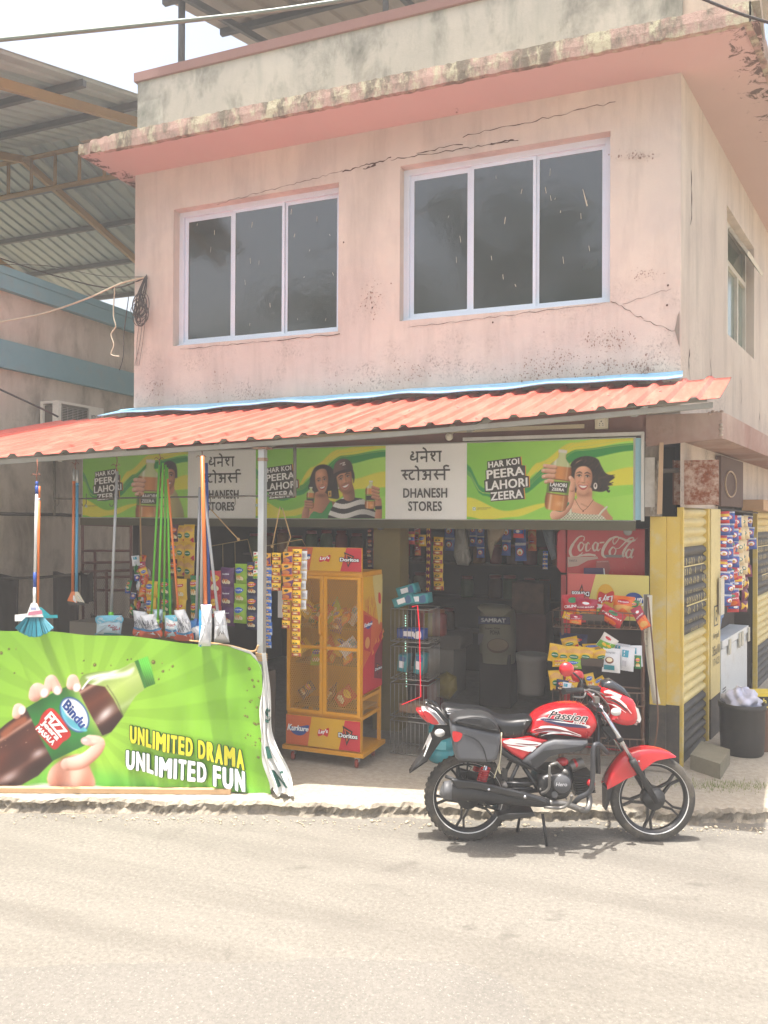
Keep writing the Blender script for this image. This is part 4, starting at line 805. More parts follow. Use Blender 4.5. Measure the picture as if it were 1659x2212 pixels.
fin(lambda a: slogan(a, k7), blabel(RB)).build('printed_panel', sign, label='panel with a man behind a large bottle', fix=False)
# white name panels
def deva(a, x, y, s):                                  # letters as pen strokes, unit = headline height
    W_ = .17 * s; P = lambda pts: [(x + u * s, y + v * s) for u, v in pts]
    def st(pts, k=4, w=1): a.stroke(P(pts), W_ * w, GREYT, k)
    return st
def name_panel(x0, x1):
    b = MB(WH); b.box((x0 + .0005, 7.001, 2.188), (x1 - .0005, 7.011, 2.88)); a = Art(b, lambda u, v, h: Vector((u, 7.0 - h, v)), .0003); w = x1 - x0; cx = (x0 + x1) / 2
    s = .095; x = cx - .155; y = 2.715; st = deva(a, x, y, s)
    # line one: dha na-e sha
    st([(.18, 1.0), (.32, 1.02), (.38, .88), (.24, .74), (.12, .60), (.3, .56), (.44, .6)], 4); st([(.14, .6), (.12, .38), (.3, .26), (.55, .3), (.78, .44)], 4); st([(.80, 1.06), (.80, 0)], 0); st([(.62, 1.0), (3.30, 1.0)], 0)
    st([(1.75, 1.0), (1.75, 0)], 0); st([(1.75, .48), (1.3, .48)], 0); a.ell(x + 1.26 * s, y + .44 * s, .15 * s, .15 * s, GREYT); st([(1.75, 1.0), (1.62, 1.26), (1.36, 1.42)], 4)
    st([(2.35, .86), (2.2, .74), (2.38, .62), (2.6, .72), (2.56, .95)], 4); st([(2.5, .62), (2.3, .45), (2.42, .3), (2.62, .1)], 4); st([(3.1, 1.0), (3.1, 0)], 0)
    # line two: s-ta-o a r-sa
    s = .095; x = cx - .235; y = 2.545; st = deva(a, x, y, s)
    st([(-.05, 1.0), (5.0, 1.0)], 0); st([(.35, 1.0), (.42, .8), (.26, .62), (.1, .56)], 3); st([(.2, .6), (.55, .1)], 0); st([(.2, .58), (.72, .58)], 0)
    st([(1.15, 1.0), (1.15, .82), (.9, .7), (.84, .4), (1.05, .14), (1.4, .2)], 4); st([(1.78, 1.0), (1.78, 0)], 0); st([(1.78, 1.0), (1.66, 1.28), (1.42, 1.42)], 4)
    st([(2.2, .84), (2.42, .9), (2.55, .74), (2.36, .56), (2.58, .40), (2.46, .14), (2.18, .18)], 4); st([(2.5, .54), (2.95, .54)], 0); st([(3.0, 1.0), (3.0, 0)], 0)
    st([(3.6, 1.0), (3.68, .8), (3.5, .62), (3.36, .56)], 3); st([(3.44, .6), (3.8, .08)], 0); st([(3.46, .56), (4.4, .56)], 0); st([(4.45, 1.0), (4.45, 0)], 0); st([(4.45, 1.0), (4.4, 1.3), (4.62, 1.42), (4.9, 1.34)], 4)
    a.tbox('DHANESH', cx - .215, 2.385, cx + .215, 2.475, GREYT, bold=.03, space=1.06); a.tbox('STORES', cx - .165, 2.262, cx + .165, 2.352, GREYT, bold=.03, space=1.06)
    b.build('printed_panel', sign, label='white panel with the shop name')
name_panel(-4.986, -4.167); name_panel(-2.759, -1.964)
# lamps, trunking, socket on the maroon beam
tr = MB(M('cream_trunking', (206, 190, 158), .5)); tr.box((-5.6, 7.055, 2.985), (-.93, 7.079, 3.02)); tag(tr.build('cable_trunking'), 'cream cable trunking along the maroon beam above the sign', 'trunking')
def bulb(p, lab):
    t = thing('light_bulb', lab, 'light bulb', p, group='bare bulbs above the sign'); b = MB(M('bulb_holder', (190, 176, 156), .5)); b.lathe([(.035, .07), (.042, .03), (.03, .02), (.026, -.05), (.02, -.055)], Vector(p) + Vector((0, -.0, .03)), (0, .8, .6), 14); b.build('holder', t)
    b = MB(M('frosted_bulb', (224, 216, 198), .3)); b.ball(Vector(p) + Vector((0, -.07, -.03)), .036, 14, 10); b.build('glass_bulb', t)
bulb(PY(975, 938, 7.05), 'white bulb on its holder above the second white name panel'); bulb(PY(476, 960, 7.03), 'white bulb above the left white name panel')
so = thing('power_socket', 'cream power socket box above the right end of the sign', 'socket', PY(1300, 915, 7.07)); p = PY(1300, 915, 7.07); b = MB(M('socket_cream', (214, 204, 178), .4)); b.prism([(p.x - .055, p.z - .05), (p.x + .055, p.z - .05), (p.x + .055, p.z + .05), (p.x - .055, p.z + .05)], lambda u, v, w: Vector((u, 7.079 - w, v)), 0, .05, .008); b.build('back_box', so)
b = MB(M('socket_face', (224, 216, 196), .35)); b.box((p.x - .03, 7.026, p.z - .032), (p.x + .03, 7.0285, p.z + .032)); b.m(black)
for q in ((0, .014, .006), (-.012, -.004, .004), (.012, -.004, .004), (-.014, -.02, .004), (.014, -.02, .004)): b.lathe([(q[2], 0), (0, .001)], (p.x + q[0], 7.0255, p.z + q[1]), (0, -1, 0), 8)
b.build('face_plate', so)
# ------------------------------------------------------------------ green drink banner in front of the stall
def bn(x, y): return (x * .001385 - 2.98, (948 - y) * .001385)      # zoom pixels -> along the kerb, height
def top_at(s): 
    K = [(-3.6, 1.21), (-2.98, 1.205), (-2.25, 1.17), (-1.79, 1.15), (-1.22, 1.10), (-1.0, 1.06), (-.905, .98)]
    for a_, b_ in zip(K, K[1:]):
        if s <= b_[0]: q = (s - a_[0]) / (b_[0] - a_[0]); return a_[1] + (b_[1] - a_[1]) * q
    return .9
def warp(s, v, h):
    k = max(0, min(1, (s + 2.2) / 1.3)); top = top_at(s)
    d = .035 * (1 - v / 1.2) ** 2 + .010 * math.sin(s * 7 + v * 2) * (1 - .5 * k)
    d += k * (.020 * math.sin(s * 15 + v * 2.2 + 1.5) + .007 * math.sin(s * 29 - v * 3) * (1 - .4 * v) + .008 * math.sin((s * 1.3 + v * .8) * 12 + 1)) + .004 * math.sin(s * 11 + v * 1.5)
    d += .05 * k * k * max(0, .5 - v) + .012 * math.sin(s * 30 + 2) * max(0, .35 - v) * 2
    t = 6.16 - .05 * k - d; return ST(s + (.10 * k ** 4 * max(0, .6 - v) - .05 * k ** 6 * max(0, v - .5)), t - h, .115 + max(.004, v + .008 * math.sin(s * 9) * (v > .02)) - .02 * k)
ban = thing('banner', 'bright green drink banner with a hand gripping a bottle before the stall', 'banner', ST(-2, 6.15, .1))
NS, NVV = 400, 180; GS, GV = np.meshgrid(np.linspace(-3.6, -.905, NS + 1), np.linspace(.0, 1.0, NVV + 1)); TOPS = np.array([top_at(s) for s in np.linspace(-3.6, -.905, NS + 1)])[None, :]; GV = GV * TOPS
p = Print((GS + 2.98) / .001385, 948 - GV / .001385); X_, Y_ = p.X, p.Y; an = np.arctan2(Y_ - 560, X_ - 480); dist = np.hypot(X_ - 480, Y_ - 560)
p.C[:] = np.array((116, 172, 40)) + (np.array((148, 192, 58)) - np.array((116, 172, 40))) * (smst(1.1 - dist / 900) * .8)[..., None]; ray_ = smst(.5 + 1.6 * np.sin(an * 22)) * smst(dist / 250); p.C[:] += (np.array((9, 11, 6)) * ray_[..., None])
p.poly([(-600, 1010), (0, 945), (170, 915), (330, 830), (560, 850), (760, 885), (1000, 910), (1300, 935), (1560, 985), (1560, 1200), (-600, 1200)], (92, 176, 62), 60, a=.85); p.poly([(-600, 960), (130, 932), (160, 938), (330, 926), (560, 938), (800, 955), (1000, 958), (1300, 972), (1560, 985), (1560, 1100), (-600, 1100)], (236, 236, 232), 8, 0)
FL, FD, FLt = (236, 190, 170), (168, 104, 84), (250, 222, 208)
p.poly([(320, 940), (305, 860), (380, 790), (480, 760), (530, 840), (545, 950)], lambda X, Y: np.array(FL) + (np.array((176, 104, 80)) - np.array(FL)) * (np.clip(.5 + .5 * np.sin((X * .9 + Y * .3) * .045), 0, 1) * .55 + smst((Y - 850) / 120) * .25)[..., None], 8); p.glow(430, 800, 90, 22, (140, 84, 64), .7, .2)
ba, bb = math.cos(math.radians(-31)), math.sin(math.radians(-31))
def cola(dark, mid, hi):
    def g(X, Y):
        w = (-(X - 380) * bb + (Y - 590) * ba) / 165; cc = np.array(mid) + (np.array(dark) - np.array(mid)) * np.clip(np.abs(w + .1), 0, 1)[..., None] ** .8; st = np.exp(-((w + .62) / .07) ** 2) * .75 + np.exp(-((w - .55) / .1) ** 2) * .25; return cc + (np.array(hi) - cc) * st[..., None]
    return g
p.poly([(-620, 1000), (-60, 664), (0, 640), (60, 592), (110, 560), (168, 514), (250, 640), (326, 802), (240, 890), (150, 935), (60, 960), (-620, 1400)], cola((44, 18, 14), (96, 44, 28), (206, 160, 140)), 5, 0); p.poly([(20, 650), (90, 590), (160, 556), (172, 590), (110, 620), (50, 672)], (170, 96, 62), 14, a=.8); p.glow(80, 890, 60, 26, (190, 176, 176), .8, -.5); p.glow(240, 765, 40, 22, (196, 180, 178), .85, -.5); p.glow(120, 760, 60, 90, (54, 22, 20), .5)
p.poly([(480, 322), (560, 305), (680, 298), (772, 256), (802, 320), (832, 392), (772, 450), (705, 560), (640, 642), (585, 662), (512, 530), (440, 388), (460, 350)], cola((120, 150, 60), (190, 208, 124), (246, 248, 240)), 4, 3); p.poly([(440, 392), (470, 402), (500, 372), (600, 390), (650, 460), (704, 560), (640, 642), (588, 662), (515, 530)], cola((46, 18, 14), (104, 50, 30), (214, 170, 150)), 4, 0); p.glow(606, 540, 62, 26, (226, 216, 212), .9, -.75); p.poly([(498, 332), (600, 312), (700, 312), (764, 286), (742, 330), (640, 350), (520, 352)], (232, 238, 224), 12, a=.9); p.limb([(474, 402), (520, 346), (590, 326), (660, 330)], [5, 7, 3], (250, 250, 246), soft=4); p.glow(690, 420, 50, 60, (176, 206, 90), .5); p.limb([(612, 384), (668, 470), (704, 556)], 3, (60, 60, 30), soft=4, a=.6)
for _ in range(70): x, y = p.rs.uniform(-60, 640), p.rs.uniform(400, 930); m_ = abs((y - 590) * ba - (x - 380) * bb) < 110 and (x < 300 and y > 620 or 470 < x < 640 and y < 640); (p.ell(x, y, p.rs.uniform(1.5, 3.5), p.rs.uniform(1.5, 3.5), (196, 160, 140), .8, .8) if m_ else 0)
p.poly([(768, 252), (845, 217), (868, 280), (889, 366), (826, 397), (800, 330)], lambda X, Y: np.array((88, 176, 60)) * (1.15 - .55 * smst((Y - 250) / 140) + .12 * np.sin((X * .9 - Y * .35) * .55))[..., None], 3, 0); p.poly([(768, 252), (790, 242), (838, 392), (826, 397)], (52, 116, 42), 3, 0)
p.poly([(168, 514), (300, 440), (420, 376), (440, 388), (512, 530), (592, 662), (440, 740), (322, 805), (240, 660)], lambda X, Y: (np.array((38, 124, 46)) + (np.array((190, 206, 84)) - np.array((38, 124, 46))) * smst((X * .86 - Y * .5 - 60) / 190)[..., None]) * (1.08 - .35 * smst(np.abs(-(X - 380) * bb + (Y - 590) * ba) / 180 - .2))[..., None], 3, 0)
p.ell(434, 546, 105, 72, (40, 84, 150), .05, 1, 1.0); p.ell(434, 546, 96, 63, (240, 242, 244), .06, 1, 1.0); p.poly([(358, 500), (395, 556), (450, 588), (505, 626), (486, 636), (420, 616), (372, 566)], (96, 186, 204), 5); p.poly([(262, 545), (318, 520), (412, 640), (402, 680), (372, 702), (340, 740), (305, 728), (222, 632), (240, 600)], (206, 44, 40), 4, 3)
for x, y, rx, ry, q, nx, ny in ((432, 376, 36, 50, .25, 441, 392), (316, 392, 40, 58, -.1, 336, 414), (240, 434, 46, 42, .1, 264, 430), (132, 526, 34, 28, -.1, 142, 521)):
    p.limb([(x - rx * .55, y - ry * .5 + 34), (x - rx * .3, y - ry * .45), (nx, ny)], [rx * .75, rx * .82, rx * .68], FL, FD, FLt, soft=4); p.ell(nx + 2, ny + 4, 20, 25, (248, 226, 220), .25, 1, q + .2); p.glow(nx - 4, ny - 4, 8, 12, (255, 248, 246), .8, q)
p.limb([(400, 820), (480, 800), (552, 745), (572, 700), (520, 684)], [34, 38, 36, 34, 30], FL, FD, FLt, soft=5); p.ell(500, 688, 28, 22, (226, 176, 168), .2, 1, .2); p.glow(494, 682, 14, 8, (252, 226, 220), .9); p.glow(545, 690, 16, 10, (250, 220, 204), .7)
for x, y, q in [(22, 203, 9), (67, 181, 6), (107, 181, 4), (480, 245, 4), (541, 268, 9), (633, 275, 4), (728, 245, 5), (748, 240, 4), (877, 247, 11), (930, 294, 7), (980, 264, 7), (963, 286, 4), (924, 248, 4), (907, 338, 5), (472, 315, 5), (13, 292, 4), (99, 316, 4), (1423, 265, 9), (1440, 326, 7), (1448, 360, 7), (1475, 327, 6), (1405, 390, 4), (1400, 632, 5), (1463, 563, 6), (1415, 635, 4), (1440, 665, 5), (1478, 650, 12), (1450, 745, 7), (1388, 530, 6)] + [(p.rs.uniform(1380, 1490), p.rs.uniform(360, 700), p.rs.uniform(3, 7)) for _ in range(18)]: p.ell(x, y, q, q * 1.05, (84, 66, 30), .3); p.ell(x - q * .2, y - q * .2, q * .45, q * .45, (160, 150, 70), .5)
b = MB(); p.mesh(lambda u, v: warp(-3.6 + 2.695 * u, v * top_at(-3.6 + 2.695 * u), 0), NS, NVV, b)
a = Art(b, warp, .0005, cut=.03, clip=(-3.6, .02, -.905, 1.17), pre=bn); a.tcut = True; a.h = .002
a.text('Bindu', [(365, 506), (470, 622), (510, 590), (398, 460)], ink(30, 74, 148), bold=.04)
for t_, q in (('FIZZ', [(268, 574), (362, 678), (402, 640), (306, 532)]), ('Jeera', [(246, 606), (334, 702), (366, 676), (270, 576)]), ('MASALA', [(222, 632), (318, 722), (338, 700), (244, 612)])): a.text(t_, q, WH, bold=.06)
def arch(txt, x0, y0, x1, y1, hgt, mat, out, bold, grow):
    n = len(txt); ws = [.5 if c == ' ' else (.42 if c == 'I' else (1.3 if c == 'M' else (.85 if c in 'LTEF' else 1.0))) for c in txt]; tot = sum(ws); acc = 0
    for pas in (1, 0):
        acc = 0
        for c, w_ in zip(txt, ws):
            u0, u1 = acc / tot, (acc + w_ - .13) / tot; acc += w_
            if c == ' ': continue
            P = lambda u, dy: (x0 + (x1 - x0) * u, y0 + (y1 - y0) * u + 46 * math.sin(u * math.pi) * -.35 + dy)
            hh = hgt * (1 + .10 * u0)
            a.text(c, [P(u0, 0), P(u1, 0), P(u1, -hh), P(u0, -hh)], out if pas else mat, bold=bold + (.0 if not pas else .0), grow=grow if pas else 0); a.h -= a.st * .92
        a.h += a.st * 1.2
DG = ink(44, 92, 40)
arch('UNLIMITED DRAMA', 748, 702, 1380, 830, 96, ink(214, 206, 44), DG, .06, 7); arch('UNLIMITED FUN', 732, 842, 1385, 945, 104, ink(240, 240, 238), DG, .06, 7)
b.build('printed_sheet', ban, fix=False)
# the back of the sheet: white reverse that folds over at the right end
b = MB(M('white_flex_reverse', (226, 226, 222), .5, var=.05, coat=.1)); random.seed(2)
def flap(u, v):
    z = 1.06 * (1 - v); wd = .035 + .19 * v ** 1.6; s = -.925 + .015 * math.sin(v * 9) + .10 * max(0, .5 - z) ** 1.2 * 1.2 + wd * u + .02 * math.sin(v * 14 + u * 3) * v
    t = 6.06 - .045 * math.sin(u * 3.1) - .05 * v * u + .022 * math.sin(u * 17 + v * 7) * (.3 + v) + .012 * math.sin(u * 31 - v * 19) - .06 * v ** 4
    return ST(s, t, .112 + max(0, z * 1.0 - .03 * math.sin(u * 2) * v) + (.03 + .025 * math.sin(u * 13)) * v ** 8)
b.grid(flap, 34, 60); 
aa = Art(b, lambda u, v, h: flap(u, v) + f0 * -(.004 + h), cut=.06)
aa.text('N', [(.35, .92), (.75, .92), (.75, .80), (.35, .80)], ink(40, 96, 84), bold=.04); aa.text('S', [(.5, .48), (.95, .48), (.95, .38), (.5, .38)], ink(40, 96, 84), bold=.04); aa.text('I', [(.4, .72), (.6, .72), (.6, .64), (.4, .64)], ink(40, 96, 84), bold=.04)
b.build('folded_edge', ban, fix=False)
b = MB(MATS['white_flex_reverse']); pts = [(s, top_at(s)) for s in [-1.45 + .05 * i for i in range(12)]]; b.add([warp(s, v + d, .004 if d else -.006) + Vector((0, 0, .0)) for s, v in pts for d in (.0, .03 * max(0, (s + 1.45) * 2))], [[2 * i, 2 * i + 2, 2 * i + 3, 2 * i + 1] for i in range(len(pts) - 1)]); b.build('rolled_hem', ban, fix=False)
b = MB(M('pale_timber', (190, 156, 118), .8, var=.2)); b.obox(ST(-4.2, 6.05, .102), r0 * 3.05 + f0 * -.02, f0 * .05, (0, 0, .035)); tag(b.build('timber_batten'), 'pale timber batten lying on the pavement under the green banner', 'timber')
b = MB(M('jute_rope', (186, 150, 100), .9)); P = [Vector((-3.13, 5.31, 1.22)), ST(-1.0, 6.1, 1.17), ST(-1.2, 6.14, 1.21), ST(-1.5, 6.17, 1.24)]; b.tube(smooth(P, 5, False), .008, 6)
for k in range(4): b.lathe([(.043, -.006), (.05, 0), (.043, .006)], (-3.13, 5.36, 1.10 + .016 * k), (.1, .1, 1), 10)
tag(b.build('jute_rope'), 'jute rope tying the green banner to the galvanised post', 'rope')
# ------------------------------------------------------------------ red motorcycle at the kerb
U = .001288
mc = thing('motorcycle', 'red motorcycle with a grey side pannier parked at the kerb in front of the shop', 'motorcycle', ST(1.221, 5.46, 0), A); mc.rotation_euler = (-.035, 0, A); WM[mc.name] = Matrix()
BX = lambda x, y: ((x - 850) * U, (1005 - y) * U)
def BW(w):                               # outline as drawn, brought to the lateral depth w it really has
    k = (5.46 + w) / 5.46
    def g(x, y): p = BX(x, y); return ((1.221 + p[0]) * k - 1.221, 2.2 + (p[1] - 2.2) * k)
    return g
def B3(x, y, w): p = BW(w)(x, y) if abs(w) > .14 else BX(x, y); return Vector((p[0], w, p[1]))
def ol2(pts, w=0): return [BW(w)(*p[:2]) for p in pts]
fxz = lambda u, v, w: Vector((u, w, v))
redp = M('bike_red_paint', (186, 20, 30), .22, 0, var=.03, coat=.8); whp = M('bike_white_decal', (226, 222, 220), .3, coat=.6); mar = M('bike_maroon_decal', (110, 26, 40), .3, coat=.6); navy = M('bike_navy_decal', (40, 42, 92), .3, coat=.6); bkp = M('bike_black_paint', (24, 25, 27), .4, coat=.3); plg = M('bike_grey_plastic', (78, 80, 84), .55, var=.1, dirt=.35, dirtc=(120, 116, 108)); blk = M('bike_black_plastic', (34, 35, 37), .55, var=.15, dirt=.3, dirtc=(84, 80, 72)); chrome = M('chrome', (200, 202, 206), .18, .95, var=.03); steel = M('bike_dull_steel', (118, 116, 112), .45, .6, var=.2, dirt=.4, dirtc=(92, 74, 56)); rubber = M('tyre_rubber', (60, 58, 54), .85, var=.2, bump=.3, bscale=160, dirt=.75, dirtc=(122, 112, 96), dscale=7); seatm = M('black_vinyl', (24, 25, 28), .32, var=.1, bump=.3, bscale=25); lens = M('clear_lens', (206, 206, 204), .12, .2, coat=.8); redl = M('red_lens', (190, 22, 30), .2, coat=.7)
def wheel(cx, cy, rear):
    R = .292; c = B3(cx, cy, 0); rm = MB(bkp); ax = (0, 1, 0)
    rm.lathe([(.232, -.026), (.240, -.030), (.236, -.024), (.216, -.018), (.212, 0), (.216, .018), (.236, .024), (.240, .030), (.232, .026), (.222, .0)][:9], c, ax, 56)
    for a_ in ([-100, -28, 40, 115, 188] if not rear else [-104, -30, 42, 114, 186]):
        a0 = math.radians(a_); d = Vector((math.cos(a0), 0, math.sin(a0))); n_ = Vector((-d.z, 0, d.x)); y = Vector((0, 1, 0))
        for sgn in (-1, 1):
            p = c + d * .05 + n_ * .03 * sgn; q = c + d * .15 + n_ * .008 * sgn; e = c + d * .213 + n_ * .026 * sgn
            for s0, s1, w0, w1 in ((p, q, .012, .008), (q, e, .008, .007)):
                t = n_ * .0075; rm.hexa([s0 - t - y * w0 * 1.4, s0 + t - y * w0 * 1.4, s0 + t + y * w0 * 1.4, s0 - t + y * w0 * 1.4], [s1 - t - y * w1 * 1.4, s1 + t - y * w1 * 1.4, s1 + t + y * w1 * 1.4, s1 - t + y * w1 * 1.4])
    rm.m(M('rim_white_stripe', (222, 222, 218), .4)).lathe([(.2405, -.031), (.2335, -.0295)], c, ax, 56)
    wo = rm.build('wheel', mc)
    ty = MB(rubber); prof = []
    w = .040 if rear else .036
    for i in range(17): th = math.pi * (1.12 * i / 16 - .06); prof.append((.238 + (R - .238) * math.sin(max(0, min(math.pi, th))) ** .7, -w * math.cos(th)))
    ty.lathe(prof, c, ax, 72)
    rnd = 44
    for i in range(rnd if rear else 0):
        for sgn in (-1, 1):
            a0 = 2 * math.pi * i / rnd; d = Vector((math.cos(a0), 0, math.sin(a0))); n_ = Vector((-d.z, 0, d.x)); y = Vector((0, sgn, 0))
            ty.hexa([c + d * (R - .016) + y * .034 - n_ * .008, c + d * (R - .016) + y * .034 + n_ * .010, c + d * (R + .001) + y * .010 + n_ * .013, c + d * (R + .001) + y * .010 - n_ * .005], [c + d * (R - .012) + y * .038 - n_ * .008, c + d * (R - .012) + y * .038 + n_ * .010, c + d * (R + .006) + y * .012 + n_ * .013, c + d * (R + .006) + y * .012 - n_ * .005])
    ty.build('tyre', wo)
    h = MB(blk); h.lathe([(0, -.062), (.022, -.062), (.026, -.055), (.07, -.048), (.078, -.03), (.078, .03), (.05, .05), (0, .05)], c, ax, 28); h.m(steel).lathe([(0, -.082), (.014, -.082), (.016, -.062)], c, ax, 8); h.build('hub', wo)
wheel(1338, 778, False); wheel(354, 778, True)
def part(mat, name, label=None): return MB(mat), name
def pr(name, mat, pts, y0, y1, bev=.0, parent=None, k=0, label=None, art=None):
    b = MB(mat); P = ol2(pts, min(0, y0))
    if k: P = [tuple(p) for p in smooth([Vector(p) for p in P], k)]
    b.prism(P, fxz, y0, y1, bev)
    if art: 
        a = Art(b, lambda u, v, h: Vector((u, y0 - .0008 - h, v)), .0005, pre=BW(y0)); art(a)
    return b.build(name, parent or mc, label)
# fuel tank
def tank_art(a):
    a.blob([(722, 380), (760, 362), (800, 372), (900, 400), (995, 420), (1000, 404), (900, 390), (830, 372)], whp, 4); a.blob([(740, 372), (800, 370), (880, 385), (960, 402), (990, 418), (880, 412), (800, 395)], navy, 4); a.blob([(700, 436), (760, 424), (860, 428), (950, 456), (930, 462), (850, 448), (760, 440)], mar, 4)
    a.stroke([(700, 432), (760, 414), (850, 420), (960, 458)], [2, 13, 12, 3], whp, 5); a.stroke([(745, 462), (800, 446), (880, 446), (960, 464)], [2, 9, 8, 2], whp, 5); a.stroke([(700, 452), (790, 436), (900, 452)], [2, 6, 2], ink(160, 160, 166), 5); a.stroke([(760, 376), (860, 388), (992, 404)], [1, 6, 2], ink(235, 235, 235), 4)
    q = [(782, 366), (990, 388), (1000, 344), (792, 326)]; a.text('Passion', q, whp, bold=.03, shear=.35, grow=3); a.text('Passion', q, black, bold=.01, shear=.35); a.text('PRO', [(912, 394), (984, 402), (986, 388), (914, 379)], whp, bold=.03, shear=.3)
tk = [(682, 456), (692, 425), (714, 380), (752, 346), (815, 320), (885, 306), (950, 304), (1000, 316), (1036, 348), (1058, 396), (1052, 432), (1024, 472), (996, 488), (900, 474), (780, 462)]
pr('tank', redp, tk, -.128, .128, .062, None, 3)
tb = MB(); a = Art(tb, lambda u, v, h: Vector((u, -.1290 - h, v)), .0006, pre=BW(-.128)); a.h = .0004; tank_art(a); tb.build('tank_decal', mc, fix=False)
b = MB(chrome); p = B3(900, 306, 0); b.lathe([(.0, .016), (.034, .014), (.04, .0), (.04, -.02)], p, (-.12, 0, 1), 18); b.build('filler_cap', mc)
pr('tank_shroud', plg, [(640, 600), (690, 556), (762, 500), (820, 482), (1000, 487), (1003, 512), (966, 545), (850, 560), (792, 576), (744, 626), (722, 640), (690, 626)], -.142, .142, .03)
b = MB(plg); a = Art(b, lambda u, v, h: Vector((u, -.143 - h, v)), .0006, pre=BW(-.142)); a.poly([(690, 590), (760, 540), (860, 528), (990, 510), (960, 540), (850, 555), (790, 572), (742, 622), (722, 632), (700, 622)], blk); b.build('shroud_inlay', mc, fix=False)
def side_art(a):
    a.blob([(545, 488), (620, 480), (700, 490), (750, 502), (700, 520), (620, 512), (560, 505)], whp, 4); a.blob([(560, 512), (640, 520), (720, 520), (690, 545), (640, 535)], whp, 3); a.blob([(600, 500), (680, 505), (735, 505), (690, 512)], mar, 3); a.text('Hero', [(658, 540), (702, 546), (706, 530), (662, 520)], WH, bold=.03)
pr('side_panel', redp, [(530, 482), (600, 478), (690, 468), (788, 488), (764, 500), (690, 556), (650, 594), (590, 560), (540, 520)], -.13, .13, .02, art=side_art)
pr('side_panel', blk, [(535, 522), (590, 562), (648, 596), (722, 642), (700, 646), (640, 622), (560, 580), (530, 560)], -.12, .12, .015, label='black lower side panel')
# seat, tail, rack
pr('seat', seatm, [(222, 330), (250, 313), (330, 322), (430, 330), (480, 348), (520, 370), (580, 380), (650, 374), (704, 374), (700, 400), (676, 440), (652, 474), (612, 486), (560, 484), (522, 470), (500, 430), (430, 402), (350, 380), (280, 386), (236, 372)], -.118, .118, .045, None, 3)
b = MB(steel)
for x in (545, 590, 640): b.tube([B3(x, 383, -.07), B3(x - 4, 400, -.112), B3(x - 6, 430, -.119)], .0025, 4)
b.build('seat_seam', mc)
pr('tail_panel', whp, [(112, 332), (205, 338), (262, 400), (240, 412), (190, 412), (150, 398), (128, 360)], -.1, .1, .03)
b = MB(redp); a = Art(b, lambda u, v, h: Vector((u, -.101 - h, v)), .0006, pre=BW(-.1)); a.blob([(118, 334), (140, 334), (180, 370), (200, 400), (160, 400), (130, 365)], redp, 3); a.poly([(160, 336), (180, 338), (240, 402), (215, 405)], ink(150, 150, 156)); b.build('tail_decal', mc, fix=False)
pr('tail_light', redl, [(80, 331), (114, 331), (150, 372), (168, 398), (140, 396), (104, 366)], -.075, .075, .02)
for y in (-.115, .115):
    b = MB(bkp); b.tube(smooth([B3(272, 386, y), B3(230, 360, y), B3(190, 312, y), B3(160, 292, y * .9), B3(134, 284, y * .5)], 5, False), .013, 8); b.build('grab_rail', mc)
b = MB(chrome); b.tube([B3(134, 284, -.058), B3(132, 283, 0), B3(134, 284, .058)], .011, 8); b.tube([B3(236, 322, -.121), B3(300, 330, -.122), B3(380, 340, -.121)], .006, 6); b.build('rail_trim', mc)
pr('rear_fender', blk, [(190, 412), (262, 402), (300, 440), (270, 470), (215, 490), (176, 545), (140, 600), (60, 655), (45, 664), (80, 610), (125, 552), (160, 478)], -.062, .062, .012)
b = MB(black); b.hexa([B3(120, 552, -.1), B3(126, 556, -.1), B3(126, 556, .1), B3(120, 552, .1)], [B3(160, 458, -.1), B3(166, 461, -.1), B3(166, 461, .1), B3(160, 458, .1)]); b.m(WH); b.hexa([B3(118, 551, -.095), B3(119.5, 552, -.095), B3(119.5, 552, .095), B3(118, 551, .095)], [B3(158, 457, -.095), B3(159.5, 458, -.095), B3(159.5, 458, .095), B3(158, 457, .095)]); b.build('number_plate', mc)
def indicator(x, y, w, d):
    b = MB(blk); b.tube([B3(x, y, w * .45), B3(x, y, w)], .009, 8); o = b.build('indicator', mc); b = MB(lens); b.ball(B3(x - 2, y, w), (.036, .022, .027), 12, 8); b.build('lens', o)
indicator(208, 450, -.16, 1); indicator(208, 450, .16, 1); indicator(1150, 334, -.17, 1); indicator(1150, 334, .17, 1)
# pannier
pan = pr('pannier', plg, [(268, 408), (380, 432), (532, 462), (534, 490), (524, 560), (512, 600), (480, 614), (380, 612), (308, 606), (292, 590), (282, 530), (272, 460)], -.365, -.15, .026, None, 0, 'grey pannier box with red reflector')
pr('lid', blk, [(266, 407), (276, 388), (305, 372), (375, 364), (440, 366), (490, 382), (518, 414), (534, 460), (400, 436)], -.372, -.148, .03, pan)
b = MB(redl); a = Art(b, lambda u, v, h: Vector((u, -.3662 - h, v)), .001, pre=BW(-.365)); a.blob([(274, 450), (300, 449), (325, 460), (322, 480), (308, 498), (288, 503), (277, 490)], redl, 4); b.build('reflector', pan, fix=False)
b = MB(blk); b.tube(smooth([B3(335, 462, -.366), B3(400, 490, -.367), B3(440, 540, -.367), B3(458, 606, -.362)], 5, False), .0035, 6); b.tube(smooth([B3(300, 388, -.371), B3(400, 372, -.374), B3(480, 392, -.374), B3(516, 432, -.373), B3(480, 436, -.374), B3(400, 414, -.374), B3(310, 396, -.372)], 4, True) , .003, 5); b.lathe([(.034, 0), (.03, .004), (0, .004)], B3(452, 400, -.373), (0, -1, 0), 18); b.build('moulding', pan)
